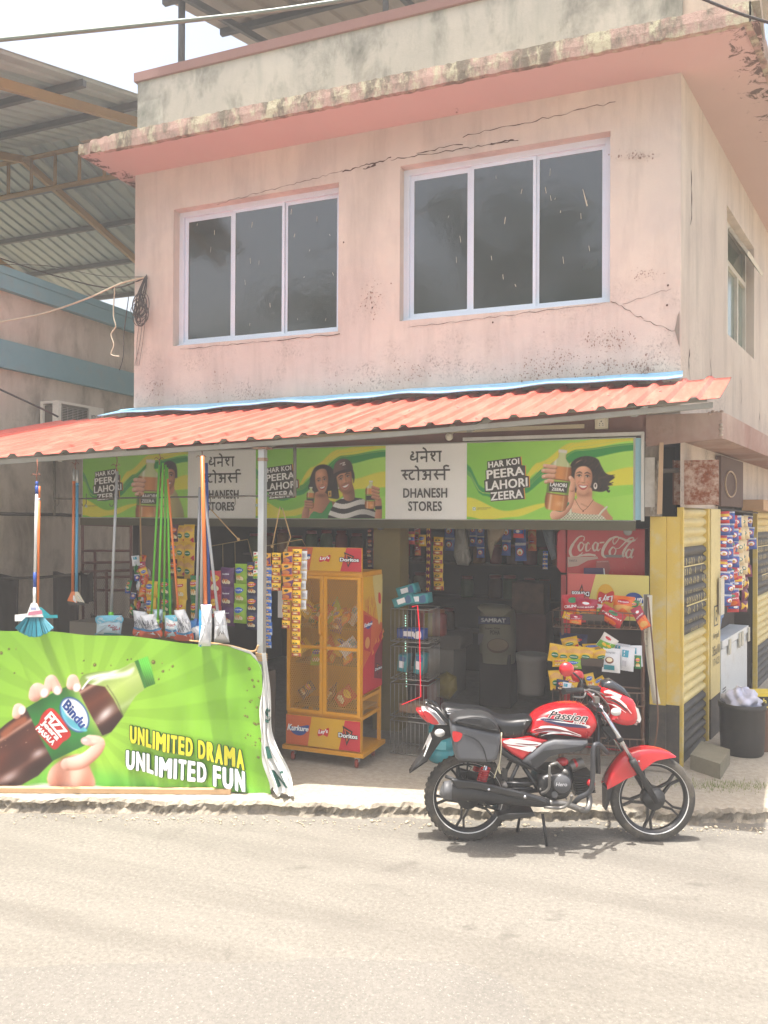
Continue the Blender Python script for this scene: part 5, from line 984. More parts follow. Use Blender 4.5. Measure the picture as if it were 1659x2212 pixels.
b = MB(M('tie_strap', (196, 188, 160), .8)); b.tube([B3(296, 352, -.16), B3(288, 380, -.27), B3(284, 402, -.30)], .009, 6); b.tube(smooth([B3(536, 452, -.34), B3(532, 560, -.345), B3(524, 622, -.32), B3(530, 668, -.31), B3(518, 640, -.31), B3(524, 612, -.315), B3(496, 690, -.30)], 4, False), .004, 5); b.build('strap', pan)
b = MB(blk); b.tube([B3(330, 612, -.26), B3(375, 632, -.26), B3(358, 660, -.26), B3(318, 655, -.26)], .005, 5); b.build('carrier_frame', mc); b = MB(blk); b.tube([B3(340, 655, -.1), B3(360, 560, -.15)], .006, 5); b.build('carrier_stay', mc); b = MB(blk); b.tube([B3(230, 655, -.08), B3(345, 690, -.10), B3(345, 680, .0)], .012, 6); b.build('swingarm_stay', mc)
# exhaust
mf = MB(blk); P = [(216, 748), (224, 752), (268, 750), (300, 752), (400, 762), (520, 778), (640, 795), (740, 810), (788, 816)]; R_ = [.030, .052, .060, .060, .058, .052, .045, .036, .026]; mf.tube([B3(x, y, -.2) for x, y in P], R_, 16); me_ = mf.build('exhaust', mc)
b = MB(plg); b.tube([B3(x, y, -.2) for x, y in ((214, 747), (226, 752), (266, 751))], [.034, .0545, .0622], 16); b.build('end_cap', me_)
b = MB(bkp); pts = [(268, 700), (300, 698), (420, 712), (540, 740), (660, 768), (770, 806), (778, 826), (640, 800), (500, 770), (380, 748), (300, 744)]; b.prism([tuple(p) for p in smooth([Vector(p) for p in ol2(pts, -.268)], 3)], fxz, -.268, -.235, .012); b.build('heat_shield', me_)
for x, y in ((468, 750), (660, 788)): b = MB(chrome); b.lathe([(.010, 0), (.008, .006), (0, .006)], B3(x, y, -.268), (0, -1, 0), 10); b.build('bolt', me_)
b = MB(steel); b.tube(smooth([B3(786, 816, -.2), B3(880, 822, -.18), B3(950, 812, -.14), B3(985, 785, -.09), B3(985, 740, -.05), B3(970, 690, -.03)], 5, False), .020, 12); b.build('header_pipe', me_)
# engine
en = MB(bkp); P = smooth([Vector(p) for p in ol2([(745, 690), (790, 668), (860, 662), (905, 690), (912, 740), (890, 790), (840, 806), (770, 800), (735, 760)], -.17)], 4); en.prism([tuple(p) for p in P], fxz, -.17, .15, .03); en.m(blk).prism(ol2([(730, 640), (880, 600), (905, 690), (730, 720)]), fxz, -.09, .09, .02); eo = en.build('engine', mc)
b = MB(bkp); b.lathe([(.070, 0), (.066, .012), (.058, .018), (.052, .016), (0, .018)], B3(856, 716, -.17), (0, -1, 0), 30); b.m(plg).lathe([(.058, 0), (.055, .004), (0, .004)], B3(860, 718, -.187), (0, -1, 0), 28); a = Art(b, lambda u, v, h: Vector((u, -.1915 - h, v)), .0006, pre=BW(-.19)); a.text('Hero', [(824, 728), (884, 728), (886, 708), (828, 708)], ink(190, 190, 192), bold=.02); b.build('clutch_cover', eo)
for x, y in ((760, 690), (800, 672), (900, 700), (905, 752), (880, 792), (770, 790), (742, 744)): b = MB(steel); b.lathe([(.007, 0), (.006, .006), (0, .006)], B3(x, y, -.168), (0, -1, 0), 8); b.build('bolt', eo)
b = MB(blk)
for i in range(9):
    x0, y0 = 905 + i * 11.5, 656 + i * 4.0
    b.hexa([B3(900 + i * 2, 642 + i * 13, -.1), B3(1008 + i * 1, 648 + i * 10.5, -.1), B3(1008 + i, 648 + i * 10.5, .1), B3(900 + i * 2, 642 + i * 13, .1)], [B3(900 + i * 2, 637 + i * 13, -.1), B3(1008 + i, 643 + i * 10.5, -.1), B3(1008 + i, 643 + i * 10.5, .1), B3(900 + i * 2, 637 + i * 13, .1)])
b.prism(ol2([(905, 640), (1000, 648), (1004, 735), (912, 755)]), fxz, -.07, .07, 0); b.build('cylinder_fin', eo)
b = MB(redp); b.lathe([(.026, 0), (.022, .03), (0, .034)], B3(986, 680, -.1), (.3, -1, 0), 12); b.build('plug_cap', eo)
b = MB(redp); b.ball(B3(850, 582, -.05), (.045, .04, .03), 12, 8); b.ball(B3(920, 598, -.03), (.035, .05, .035), 12, 8); b.build('air_hose', eo)
b = MB(steel); b.lathe([(.036, -.05), (.036, .05)], B3(925, 600, -.04), (1, .2, .3), 14); b.tube([B3(850, 616, -.12), B3(830, 604, -.15), B3(792, 618, -.17)], .011, 8); b.lathe([(.022, -.01), (.022, .01), (0, .012)], B3(850, 622, -.13), (0, -1, 0), 14); b.build('carburettor', eo)
b = MB(steel); b.tube(smooth([B3(792, 618, -.2), B3(790, 690, -.205), B3(788, 735, -.2), B3(770, 758, -.19), B3(748, 766, -.17)], 4, False), .010, 8); b.build('kick_lever', mc)
# frame tubes, guard, stand, pegs
b = MB(bkp)
for y in (-.07, .07):
    b.tube([B3(1050, 340, y * .3), B3(1040, 520, y * .6), B3(1035, 640, y)], .017, 8); b.tube([B3(560, 560, y), B3(655, 600, y), B3(760, 640, y)], .016, 8); b.tube([B3(610, 590, y * 1.4), B3(575, 660, y * 1.5), B3(555, 728, y * 1.6)], .013, 8); b.tube([B3(640, 600, y * 1.3), B3(700, 690, y * 1.3), B3(715, 720, y * 1.4)], .015, 8)
    b.tube([B3(715, 722, y * 1.3), B3(560, 745, y * 1.4), B3(354, 778, y * 1.1)], .016, 8)
b.tube([B3(560, 712, -.19), B3(700, 716, -.16)], .010, 8); b.tube([B3(560, 745, -.19), B3(700, 738, -.16)], .008, 8); b.prism(ol2([(520, 590), (548, 600), (540, 745), (516, 745)]), fxz, -.17, -.16, 0); b.prism(ol2([(495, 850), (540, 838), (690, 832), (698, 850), (620, 862), (520, 872)]), fxz, -.12, .1, .005); b.build('frame', mc)
b = MB(blk); b.prism(ol2([(300, 640), (480, 690), (640, 700), (700, 690), (700, 800), (500, 842), (330, 850), (290, 800)]), fxz, .06, .10, .01); b.build('chain_case', mc)
b = MB(steel); b.lathe([(.012, -.05), (.018, -.05), (.018, .01), (0, .012)], B3(552, 727, -.24), (0, -1, 0), 12); b.build('foot_peg', mc); b = MB(blk); b.tube([B3(820, 775, -.16), B3(818, 776, -.30)], .021, 10); b.build('foot_peg', mc, label='black rubber front foot peg')
b = MB(steel); b.tube(smooth([B3(908, 778, -.26), B3(905, 800, -.25), B3(880, 832, -.24), B3(840, 844, -.23), B3(760, 838, -.22)], 5, False), .010, 8); b.box((B3(895, 770, 0).x, -.30, B3(0, 778, 0).z), (B3(922, 770, 0).x, -.24, B3(0, 772, 0).z)); b.build('brake_pedal', mc)
b = MB(M('guard_dark_grey', (58, 60, 64), .5, dirt=.3, dirtc=(110, 104, 96))); b.tube(smooth([B3(1078, 526, -.10), B3(1062, 512, -.17), B3(1040, 508, -.2), B3(1026, 530, -.21), B3(1022, 640, -.215), B3(1018, 720, -.21), B3(1000, 762, -.2), B3(950, 788, -.16), B3(890, 800, -.1)], 5, False), .0165, 10); b.build('crash_guard', mc)
for x0, y0, x1, y1, y in ((740, 846, 756, 1000, -.12), (652, 858, 636, 1002, .14)): b = MB(blk); b.tube([B3(x0, y0, y * .7), B3(x1, y1, y)], .010, 8); b.build('stand_leg', mc)
for y in (-.12, .12):
    s_ = MB(redp); hx = []
    for i in range(85): q = i / 84; x = 436 + (418 - 436) * q; z = 606 + (668 - 606) * q; th = q * 2 * math.pi * 6; hx.append(B3(x, z, y) + Vector((.030 * math.cos(th), .030 * math.sin(th), 0)))
    s_.tube(hx, .0075, 6); so_ = s_.build('shock_absorber', mc); b = MB(chrome); b.tube([B3(440, 590, y), B3(398, 728, y)], .016, 10); b.build('damper', so_)
# fork, fender, fairing, handlebar
for y in (-.095, .095):
    b = MB(chrome); b.tube([B3(1042, 280, y), B3(1215, 572, y)], .0155, 12); fo = b.build('fork', mc); b = MB(blk); b.tube([B3(1207, 560, y), B3(1222, 586, y), B3(1228, 596, y), B3(1336, 782, y)], [.024, .026, .021, .02], 12); b.build('lower_leg', fo); b = MB(blk); b.tube([B3(1140, 450, y), B3(1150, 466, y)], .022, 10); b.build('clamp', fo)
b = MB(blk); b.box((B3(1020, 0, 0).x, -.11, B3(0, 312, 0).z), (B3(1075, 0, 0).x, .11, B3(0, 290, 0).z)); b.prism(ol2([(1060, 400), (1130, 390), (1160, 460), (1100, 470)]), fxz, -.05, .05, .01); b.tube(smooth([B3(1075, 420, -.05), B3(1110, 460, -.07), B3(1075, 475, -.06), B3(1120, 430, -.04)], 4, False), .006, 5); b.build('headstock', mc)
def ff(x): return x
fd = MB(redp); TOP = [(1082, 702), (1098, 650), (1128, 598), (1162, 556), (1200, 528), (1252, 511), (1310, 507), (1370, 515), (1420, 531), (1446, 548)]; BOT = [(1082, 722), (1115, 706), (1150, 686), (1182, 668), (1216, 655), (1262, 628), (1300, 600), (1340, 573), (1400, 560), (1446, 552)]
T = smooth([Vector(p) for p in ol2(TOP)], 4, False); Bt = smooth([Vector(p) for p in ol2(BOT)], 4, False); secs = []
for t_, b_ in zip(T, Bt):
    row = []
    for k in range(13):
        q = k / 12; an = math.pi * q; w = .072
        if q < .3: v = q / .3; p = b_ + (t_ - b_) * v * .80; y = -w * (1 - .06 * v)
        elif q > .7: v = (1 - q) / .3; p = b_ + (t_ - b_) * v * .80; y = w * (1 - .06 * v)
        else: a_ = (q - .3) / .4 * math.pi; p = b_ + (t_ - b_) * (.80 + .20 * math.sin(a_)); y = -w * .94 * math.cos(a_)
        row.append(Vector((p.x, y, p.y)))
    secs.append(row)
fd.add([p for r_ in secs for p in r_], [[i * 13 + k, i * 13 + k + 1, (i + 1) * 13 + k + 1, (i + 1) * 13 + k] for i in range(len(secs) - 1) for k in range(12)], True); fo = fd.build('front_fender', mc)
b = MB(blk); b.hexa([B3(1082, 720, -.06), B3(1118, 704, -.06), B3(1118, 704, .06), B3(1082, 720, .06)], [B3(1080, 838, -.045), B3(1094, 812, -.045), B3(1094, 812, .045), B3(1080, 838, .045)]); b.build('mud_flap', fo); b = MB(chrome); b.lathe([(.007, 0), (.006, .006), (0, .006)], B3(1250, 575, -.071), (0, -1, 0), 8); b.build('bolt', fo)
def fair_art(a):
    a.poly([(1082, 222), (1108, 214), (1180, 244), (1170, 262), (1120, 236), (1086, 232)], whp); a.stroke([(1090, 252), (1140, 256), (1190, 292), (1230, 340)], [3, 16, 12, 3], whp, 5); a.stroke([(1095, 268), (1140, 276), (1190, 310), (1228, 350)], [3, 9, 8, 2], bkp, 5); a.stroke([(1100, 285), (1145, 300), (1200, 335)], [2, 7, 2], whp, 5)
pr('headlight_fairing', redp, [(1076, 240), (1084, 214), (1110, 212), (1180, 240), (1248, 272), (1268, 320), (1276, 370), (1254, 404), (1210, 412), (1160, 402), (1120, 378), (1132, 345), (1112, 300), (1090, 272)], -.105, .105, .045, None, 2)
b = MB(); a = Art(b, lambda u, v, h: Vector((u, -.1062 - h, v)), .0006, pre=BW(-.105)); fair_art(a); b.build('fairing_decal', mc, fix=False)
pr('visor', M('smoked_visor', (46, 48, 52), .25, coat=.5), [(1080, 212), (1086, 176), (1134, 164), (1200, 208), (1246, 276), (1200, 262), (1120, 224)], -.07, .07, .03)
pr('headlight', lens, [(1206, 284), (1242, 282), (1268, 330), (1279, 378), (1262, 408), (1246, 398), (1258, 368), (1246, 326)], -.088, .088, .03)
b = MB(chrome); b.tube(smooth([B3(1050, 298, -.06), B3(1030, 262, -.1), B3(1000, 232, -.2), B3(975, 224, -.28), B3(960, 224, -.31)], 4, False), .011, 10); b.tube(smooth([B3(1050, 298, .06), B3(1045, 250, .1), B3(1030, 210, .2), B3(1010, 196, .30)], 4, False), .011, 10); b.build('handlebar', mc)
b = MB(blk); b.tube([B3(965, 222, -.29), B3(940, 226, -.33), B3(880, 232, -.40), B3(868, 234, -.41)], [.02, .019, .019, .022], 10); b.build('grip', mc); b = MB(blk); b.tube([B3(1012, 196, .30), B3(985, 200, .40)], .019, 10); b.build('grip', mc)
b = MB(steel); b.tube(smooth([B3(985, 236, -.28), B3(972, 262, -.31), B3(920, 262, -.38)], 4, False), .007, 6); b.box((B3(975, 0, 0).x, -.29, B3(0, 240, 0).z), (B3(1000, 0, 0).x, -.24, B3(0, 210, 0).z)); b.tube(smooth([B3(985, 222, -.25), B3(1040, 230, -.2), B3(1085, 290, -.12), B3(1075, 390, -.06)], 5, False), .005, 5); b.tube(smooth([B3(1000, 215, -.2), B3(1060, 225, -.1), B3(1090, 300, .0), B3(1080, 400, .02)], 5, False), .005, 5); b.build('brake_lever', mc)
def mirror(x, y, w, sx, sy, w0):
    b = MB(blk); b.tube(smooth([B3(sx, sy, w0), B3(sx - 2, sy - 40, w0), B3(x + 20, y + 6, w)], 4, False), .007, 7); o = b.build('mirror', mc); b = MB(redp); b.ball(B3(x, y, w), (.048, .03, .046), 16, 12); b.build('housing', o); b = MB(M('mirror_glass', (190, 196, 200), .05, .9)); b.lathe([(.042, 0), (0, .002)], B3(x - 6, y, w) + Vector((-.026, .01, 0)), (-1, .3, 0), 16); b.build('mirror_glass', o)
mirror(885, 118, -.42, 958, 205, -.29); mirror(942, 130, .36, 968, 205, .30)
b = MB(blk); b.box((B3(1000, 0, 0).x, -.05, B3(0, 222, 0).z), (B3(1075, 0, 0).x, .05, B3(0, 196, 0).z)); b.build('instrument_panel', mc)
# ------------------------------------------------------------------ packets, strips of packets, cleaning tools
def pk_mesh(name, w, h, base, art, puff=.16, crimp=.07):
    """one sealed packet, hanging from its top edge: x across, z down from 0, bulging towards -y; returns an object kept as the master copy"""
    b = MB(base); d = w * puff
    def bulge(u, v):
        k = max(0, math.sin(math.pi * u)) ** .7 * max(0, math.sin(math.pi * min(1, max(0, (v - crimp) / (1 - 2 * crimp))))) ** .6
        return d * k + .0012
    def pt(u, v, sg, h_=0): 
        sq = 1 - .05 * math.sin(math.pi * v); x = (u - .5) * w * sq; cr = .0022 * math.sin(u * 34) * (1 if v < crimp or v > 1 - crimp else .25)
        return Vector((x, sg * (bulge(u, v) + h_) + cr, -v * h))
    for sg in (-1, 1): b.grid(lambda u, v: pt(u, v, sg), 10, 12, True)
    a = Art(b, lambda u, v, h_: pt(min(.995, max(.005, u)), 1 - v, -1, .0006 + h_), .0005, cut=.125); a.clip = (0.02, .01, .98, .99)
    art(a); o = b.build(name, None, fix=False); return o
PKM = {}
def packs(kind):
    if kind in PKM: return PKM[kind]
    RD, YL, BL, GN, PU, OR, LM, NV = ink(198, 34, 40, .3), ink(232, 186, 36, .3), ink(44, 96, 180, .3), ink(40, 122, 66, .3), ink(90, 40, 92, .3), ink(226, 110, 36, .3), ink(150, 190, 50, .3), ink(38, 44, 80, .3); FOOD, FOOD2, BN = ink(220, 166, 86, .5), ink(196, 118, 60, .5), ink(120, 70, 44, .5); CR = ink(236, 224, 190, .3); SIL = ink(200, 204, 208, .25)
    def chips(logo, food=FOOD, lc=RD, tc=WH, yb=None, flip=False):
        def f(a):
            if yb: a.rect(0, 0, 1, .2, yb)
            for k in range(5): a.ell(.3 + .1 * k, .27 + .07 * (k % 2), .12, .10, food if k % 2 else CR)
            a.ell(.5, .68, .30, .15, YL if lc == RD else lc); a.blob([(.2, .62), (.5, .60), (.8, .64), (.8, .76), (.5, .74), (.2, .74)], lc); q = [(.24, .64), (.76, .66), (.76, .74), (.24, .72)]; a.text(logo, q if not flip else [q[2], q[3], q[0], q[1]], tc, bold=.02)
        return f
    def sachet(c1, c2, mid):
        def f(a): a.rect(0, 0, 1, .45, c2); a.ell(.5, .26, .34, .15, FOOD); a.ell(.5, .24, .22, .08, CR); a.blob([(.22, .66), (.5, .8), (.78, .66), (.7, .56), (.3, .56)], mid); a.ell(.5, .69, .12, .07, YL)
        return f
    def green_spot(a): a.blob([(.1, .75), (.5, .9), (.9, .75), (.9, .6), (.5, .66), (.1, .6)], FOOD); a.ell(.5, .4, .26, .15, GN); a.rect(.3, .39, .7, .42, WH); a.blob([(.6, .02), (1, .02), (1, .3)], RD)
    T = {'yellow_chips': (YL, chips('Lays')), 'green_chips': (GN, chips('Lays')), 'red_chips': (RD, chips('Lays', CR, YL, RD)), 'navy_chips': (NV, chips('Lays', FOOD2)), 'purple_chips': (PU, chips('Doritos', FOOD2, PU, WH)), 'lime_snack': (LM, chips('Kurkure', FOOD, BL, WH, None, True)), 'yellow_snack': (YL, chips('Kurkure', OR, BL, WH, None, True)), 'banana_chips': (YL, green_spot), 'dark_snack': (ink(86, 36, 52, .3), chips('Kurkure', FOOD, OR)),
        'yellow_sachet': (YL, sachet(YL, ink(168, 62, 56, .3), ink(56, 72, 44, .3))), 'blue_sachet': (BL, sachet(BL, ink(190, 200, 212, .3), ink(36, 60, 120, .3))), 'purple_sachet': (ink(222, 160, 44, .3), lambda a: (a.poly([(0, .4), (1, .7), (1, .1), (0, .0)], PU), a.rect(0, 0, 1, .14, OR), a.ell(.45, .3, .36, .18, FOOD2), a.ell(.5, .8, .22, .1, ink(40, 60, 40, .3)))), 'white_back': (ink(222, 222, 220, .35), lambda a: (a.rect(0, 0, 1, .1, YL), a.rect(.2, .3, .8, .8, ink(200, 200, 204, .4)), [a.rect(.25, .38 + .07 * k, .75, .40 + .07 * k, ink(120, 120, 126)) for k in range(5)])),
        'orange_snack': (OR, lambda a: (a.ell(.5, .72, .3, .12, RD), a.text('Mixture', [(.25, .68), (.75, .68), (.75, .76), (.25, .76)], WH, bold=.02), a.blob([(.1, .1), (.5, .4), (.9, .1), (.9, .5), (.1, .5)], FOOD))), 'crimson_snack': (ink(190, 36, 48, .3), lambda a: (a.text('CRUNCH', [(.08, .52), (.92, .56), (.92, .66), (.08, .62)], WH, bold=.03), a.ell(.5, .8, .2, .1, ink(60, 140, 90, .3)), a.ell(.5, .25, .32, .18, OR))), 'maroon_snack': (ink(166, 30, 60, .3), lambda a: (a.poly([(0, .0), (1, .0), (1, .55), (0, .4)], OR), a.ell(.5, .78, .22, .1, RD), a.ell(.5, .78, .16, .06, WH), a.text('ALOO BHUJIA', [(.1, .48), (.9, .60), (.9, .68), (.1, .56)], WH, bold=.02), a.ell(.5, .2, .35, .14, FOOD))), 'white_snack': (ink(214, 214, 212, .3), lambda a: (a.ell(.4, .5, .25, .14, BN), a.ell(.4, .52, .18, .09, CR), a.rect(.1, .1, .7, .3, ink(50, 140, 150, .3)), a.text('ROASTED', [(.2, .78), (.7, .78), (.7, .85), (.2, .85)], ink(60, 60, 70)))), 'white_teal': (ink(218, 220, 222, .3), lambda a: (a.rect(.15, .6, .6, .88, ink(50, 150, 170, .3)), a.rect(.2, .2, .5, .45, ink(190, 190, 196)))), 'green_white': (ink(220, 214, 200, .3), lambda a: (a.poly([(0, 0), (1, 0), (1, .7), (0, .45)], ink(110, 170, 60, .3)), a.ell(.4, .35, .16, .1, YL), a.ell(.7, .4, .14, .09, YL), a.ell(.4, .8, .2, .08, RD))), 'chocolate': (ink(120, 30, 66, .3), lambda a: (a.blob([(.2, .2), (.5, .5), (.8, .2), (.8, .8), (.5, .6), (.2, .8)], YL),)), 'bluekid': (ink(60, 90, 166, .3), lambda a: (a.ell(.5, .5, .32, .22, RD), a.ell(.5, .5, .25, .17, WH), a.ell(.5, .45, .14, .1, FOOD), a.rect(0, .85, 1, 1, ink(210, 210, 214)))), 'creamy': (ink(222, 200, 156, .4), lambda a: (a.ell(.5, .5, .2, .16, ink(70, 120, 110)), a.ell(.5, .52, .12, .1, CR))), 'rainbow': (ink(210, 60, 60, .3), lambda a: (a.rect(0, .6, 1, .8, YL), a.rect(0, .3, 1, .55, BL), a.ell(.5, .45, .2, .1, WH)))}
    base, fn = T[kind]; w, h = {'sachet': (.062, .052)}.get(kind.split('_')[-1], (.115, .15))
    if kind in ('bluekid', 'creamy', 'rainbow'): w, h = .075, .10
    if kind == 'purple_sachet': w, h = .085, .085
    if kind == 'white_back': w, h = .06, .10
    o = pk_mesh('packet', w, h, base, fn, .2 if 'sachet' in kind else .27); o['category'] = 'x'; COL.objects.unlink(o); PKM[kind] = (o.data, w, h); bpy.data.objects.remove(o); return PKM[kind]
def put_pk(kind, parent, loc, sx=1, rot=(0, 0, 0), name='packet', sz=None):
    me, w, h = packs(kind); o = bpy.data.objects.new(name, me); COL.objects.link(o); o.location = loc; o.rotation_euler = rot; o.scale = (sx, sx, sz or sx)
    if parent: o.parent = parent
    return o
def strip(x, y0, y1, wpx, Y, kinds, label, group=None, yaw=-.15, lean=0, cat='packet strip', jit=.05):
    """a chain of sealed packets hanging between two heights of the picture column x"""
    top, bot = PY(x, y0, Y), PY(x, y1, Y); t = thing('packet_strip', label, cat, top, 0, group); d = (top.xy - Vector((0, 0))).length; wm = wpx * 1.16 * (top.dot(f0)) / F
    me, w, h = packs(kinds[0]); k = wm / w; L = top.z - bot.z; n = max(1, round(L / (h * k * .98))); sz = L / n / h
    for i in range(n):
        me, w2, h2 = packs(kinds[i % len(kinds)]); z = -L * i / n
        put_pk(kinds[i % len(kinds)], t, (lean * -z + random.uniform(-.004, .004), random.uniform(-.008, .008), z), wm / w2, (random.uniform(-jit, jit), random.uniform(-jit, jit) * .6, yaw + random.uniform(-jit, jit) * 3), sz=L / n / h2)
    return t
random.seed(12)
E0 = 'packet strips hung behind the mops'
strip(393, 1135, 1245, 26, 6.35, ['banana_chips'], 'dim yellow banana chip strip with green spots, far back at left behind the green mops', None)
strip(378, 1133, 1245, 24, 6.38, ['dark_snack', 'yellow_snack'], 'dim purple and yellow packet strip right beside the far back banana chips')
strip(410, 1133, 1250, 26, 6.30, ['banana_chips'], 'bright banana chip strip reaching highest behind the green mops')
strip(328, 1255, 1325, 29, 5.85, ['yellow_snack'], 'yellow snack packet strip with red band behind the first green mop')
strip(361, 1250, 1325, 30, 5.88, ['green_chips'], 'green chips packet strip behind the green mops between two yellow strips')
strip(392, 1250, 1340, 27, 5.86, ['yellow_chips'], 'pale yellow chips strip behind the orange mop handle')
strip(424, 1243, 1345, 30, 5.85, ['green_chips'], 'dark green chips strip between the orange mop and the grey mops')
strip(468, 1233, 1335, 29, 5.84, ['red_chips'], 'red chips packet strip behind the blue and orange mop handles')
strip(494, 1226, 1352, 30, 5.83, ['purple_chips'], 'purple chips packet strip right of the red chips strip')
strip(520, 1218, 1346, 30, 5.80, ['lime_snack'], 'lime green snack packet strip with upside down blue logos')
strip(546, 1214, 1360, 28, 5.78, ['navy_chips'], 'navy blue chips packet strip just left of the galvanised post')
strip(555, 1192, 1250, 14, 5.62, ['green_white'], 'short green and white packet strip touching the galvanised post')
strip(581, 1218, 1400, 15, 5.60, ['blue_sachet'], 'long blue sachet strip just right of the galvanised post')
strip(573, 1330, 1405, 9, 5.66, ['blue_sachet'], 'short low blue sachet strip right against the galvanised post')
strip(579, 1195, 1222, 17, 5.58, ['purple_sachet'], 'single orange topped sachet above the long blue sachet strip')
strip(597, 1194, 1276, 19, 5.58, ['yellow_sachet'], 'short yellow and red sachet strip beside the blue sachets', yaw=0)
strip(622, 1192, 1296, 23, 5.55, ['purple_sachet'], 'purple and orange sachet strip with round snack pictures', yaw=0)
strip(619, 1290, 1357, 18, 5.60, ['yellow_sachet'], 'yellow and red sachet strip below the purple and orange one')
strip(641, 1186, 1418, 19, 5.56, ['yellow_sachet'], 'longest yellow and red sachet strip hanging before the yellow cabinet', yaw=0)
strip(656, 1190, 1318, 12, 5.62, ['white_back'], 'white backs of a sachet strip beside the longest yellow strip', yaw=.5)
t = tag(MB(M('printed_paper', (206, 200, 194), .8, var=.1)).obox(PY(600, 1334, 5.75), (.065, .01, 0), (0, .004, 0), (0, 0, .22)).build('paper_sheet'), 'pale printed paper sheet hanging behind the yellow sachets', 'paper')
# bunch of mixed packets at the left pillar
bun = thing('packet_bunch', 'shaggy bunch of red, orange and silver packets hanging by the left pillar', 'packets', PY(305, 1195, 5.9)); o = PY(305, 1195, 5.9); random.seed(8)
for i in range(44):
    k = ['crimson_snack', 'orange_snack', 'yellow_snack', 'white_teal', 'green_chips', 'maroon_snack', 'bluekid'][i % 7]; f = (i // 4) / 11; wd = .03 + .07 * min(1, f * 2)
    put_pk(k, bun, (random.uniform(-wd, wd) * 1.2, random.uniform(-.06, .06), -.02 - f * .62), .62, (random.uniform(-.3, .3), random.uniform(-.35, .35), random.uniform(-1.2, 1.2)))
b = MB(MATS['jute_rope']); b.tube([o + Vector((-.02, 0, .55)), o + Vector((0, 0, -.02))], .006, 5); tag(b.build('rope', None), 'rope holding the bunch of mixed packets at the left pillar', 'rope')
# wire display frames hung on ropes
def wireframe(px, Y, lab):
    t = thing('wire_hanger', lab, 'wire rack', PY(*px[0], Y), group='wire frames hung on ropes'); b = MB(M('brass_wire', (150, 126, 78), .5, .5)); P = [PY(x, y, Y) for x, y in px]; b.tube(P, .004, 5)
    for f in (.33, .66): b.tube([P[0].lerp(P[1], f), P[0].lerp(P[1], f) + Vector((0, .01, -.28))], .003, 4)
    b.build('wire', t); return t
wireframe([(455, 1180), (535, 1165), (548, 1215), (530, 1222), (462, 1235), (455, 1180)], 5.95, 'brass wire frame on a slanting rope left of the galvanised post')
wireframe([(560, 1182), (652, 1165), (664, 1186), (560, 1205), (560, 1182)], 5.60, 'brass wire frame on ropes carrying the yellow sachets')
for pts, lab in (([(455, 1100), (515, 1165)], 'slanting rope from the hook rail to the left wire frame'), ([(605, 1095), (588, 1180)], 'left rope of the pair holding the sachet frame'), ([(610, 1098), (628, 1160), (617, 1190)], 'right knotted rope holding the sachet frame')):
    b = MB(MATS['jute_rope']); b.tube([PY(x, y, 5.62) for x, y in pts], .005, 5); b.ball(PY(*pts[-1], 5.62), .014, 8, 6); tag(b.build('hanging_rope'), lab, 'rope')
# hook rail
hr = thing('hook_rail', 'thin dark steel rail with open hooks hanging below the awning', 'rail', PY(380, 1075, 5.75)); b = MB(M('rail_steel', (104, 98, 88), .7, .2)); b.tube([PY(118, 1078, 5.75), PY(637, 1070, 5.5)], .008, 6); b.build('rail', hr)
for x, y0, y1, Y in ((637, 958, 1072, 5.5), (117, 985, 1112, 5.75)): b = MB(MATS['rail_steel']); b.tube([PY(x, y0, Y), PY(x, y1, Y)], .013, 6); b.build('hanger', hr)
for x in (128, 187, 247, 358, 455, 508): 
    p = PY(x, 1076, 5.72); b = MB(MATS['rail_steel']); b.tube([p + Vector((.01, -.015, .04)), p + Vector((.01, -.015, -.05)), p + Vector((0, -.03, -.075)), p + Vector((-.02, -.03, -.07)), p + Vector((-.025, -.03, -.05))], .0035, 5); b.build('hook', hr)
# brooms and mops hung from the awning edge
TEAL = M('teal_bristle', (22, 120, 138), .6, var=.25, scale=60)
def tool(kind, lab, cat='mop'): pass
def handle(t, pts, Y, segs, r=.011, name='handle'):
    n = len(segs); P = [PY(*p, Y) for p in pts]
    for i, (f0_, f1_, mt) in enumerate(segs): b = MB(mt); b.tube([P[0].lerp(P[1], f0_), P[0].lerp(P[1], f1_)], r * (1.12 if i % 2 else 1), 10); b.build('grip' if i % 2 else name, t)
def cord(x, y0, y1, Y, lab):
    b = MB(M('rust_cord', (140, 84, 62), .8)); p, q = PY(x, y0, Y), PY(x, y1, Y); b.tube([p, p.lerp(q, .4) + Vector((.006, 0, 0)), p.lerp(q, .7) - Vector((.006, 0, 0)), q], .004, 5)
    for k in (-1, 1): b.tube([q + Vector((0, 0, .04)), q + Vector((.03 * k, -.01, .06)), q + Vector((.045 * k, -.01, .045))], .003, 4)
    tag(b.build('twine'), lab, 'twine')
bluep, whitep, orangep, greyp, greenp, skyp = M('blue_handle', (44, 76, 152), .35), M('white_handle', (222, 222, 218), .35), M('orange_handle', (214, 112, 44), .4), M('grey_handle', (172, 174, 176), .35, .2), M('green_handle', (96, 186, 40), .35), M('sky_handle', (70, 150, 190), .4)
YB = 4.68
br = thing('broom', 'broom with white and blue handle and fan of teal bristles', 'broom', PY(76, 1370, YB - .05)); handle(br, [(80, 1040), (74, 1305)], YB - .05, [(0, .035, bluep), (.035, .10, bluep), (.10, .74, whitep), (.74, .86, bluep), (.86, 1, whitep)])
b = MB(whitep); c0, c1 = PY(75, 1303, YB - .05), PY(72, 1337, YB - .05); V = lambda x, y, dy=0: PY(x, y, YB - .05 + dy)
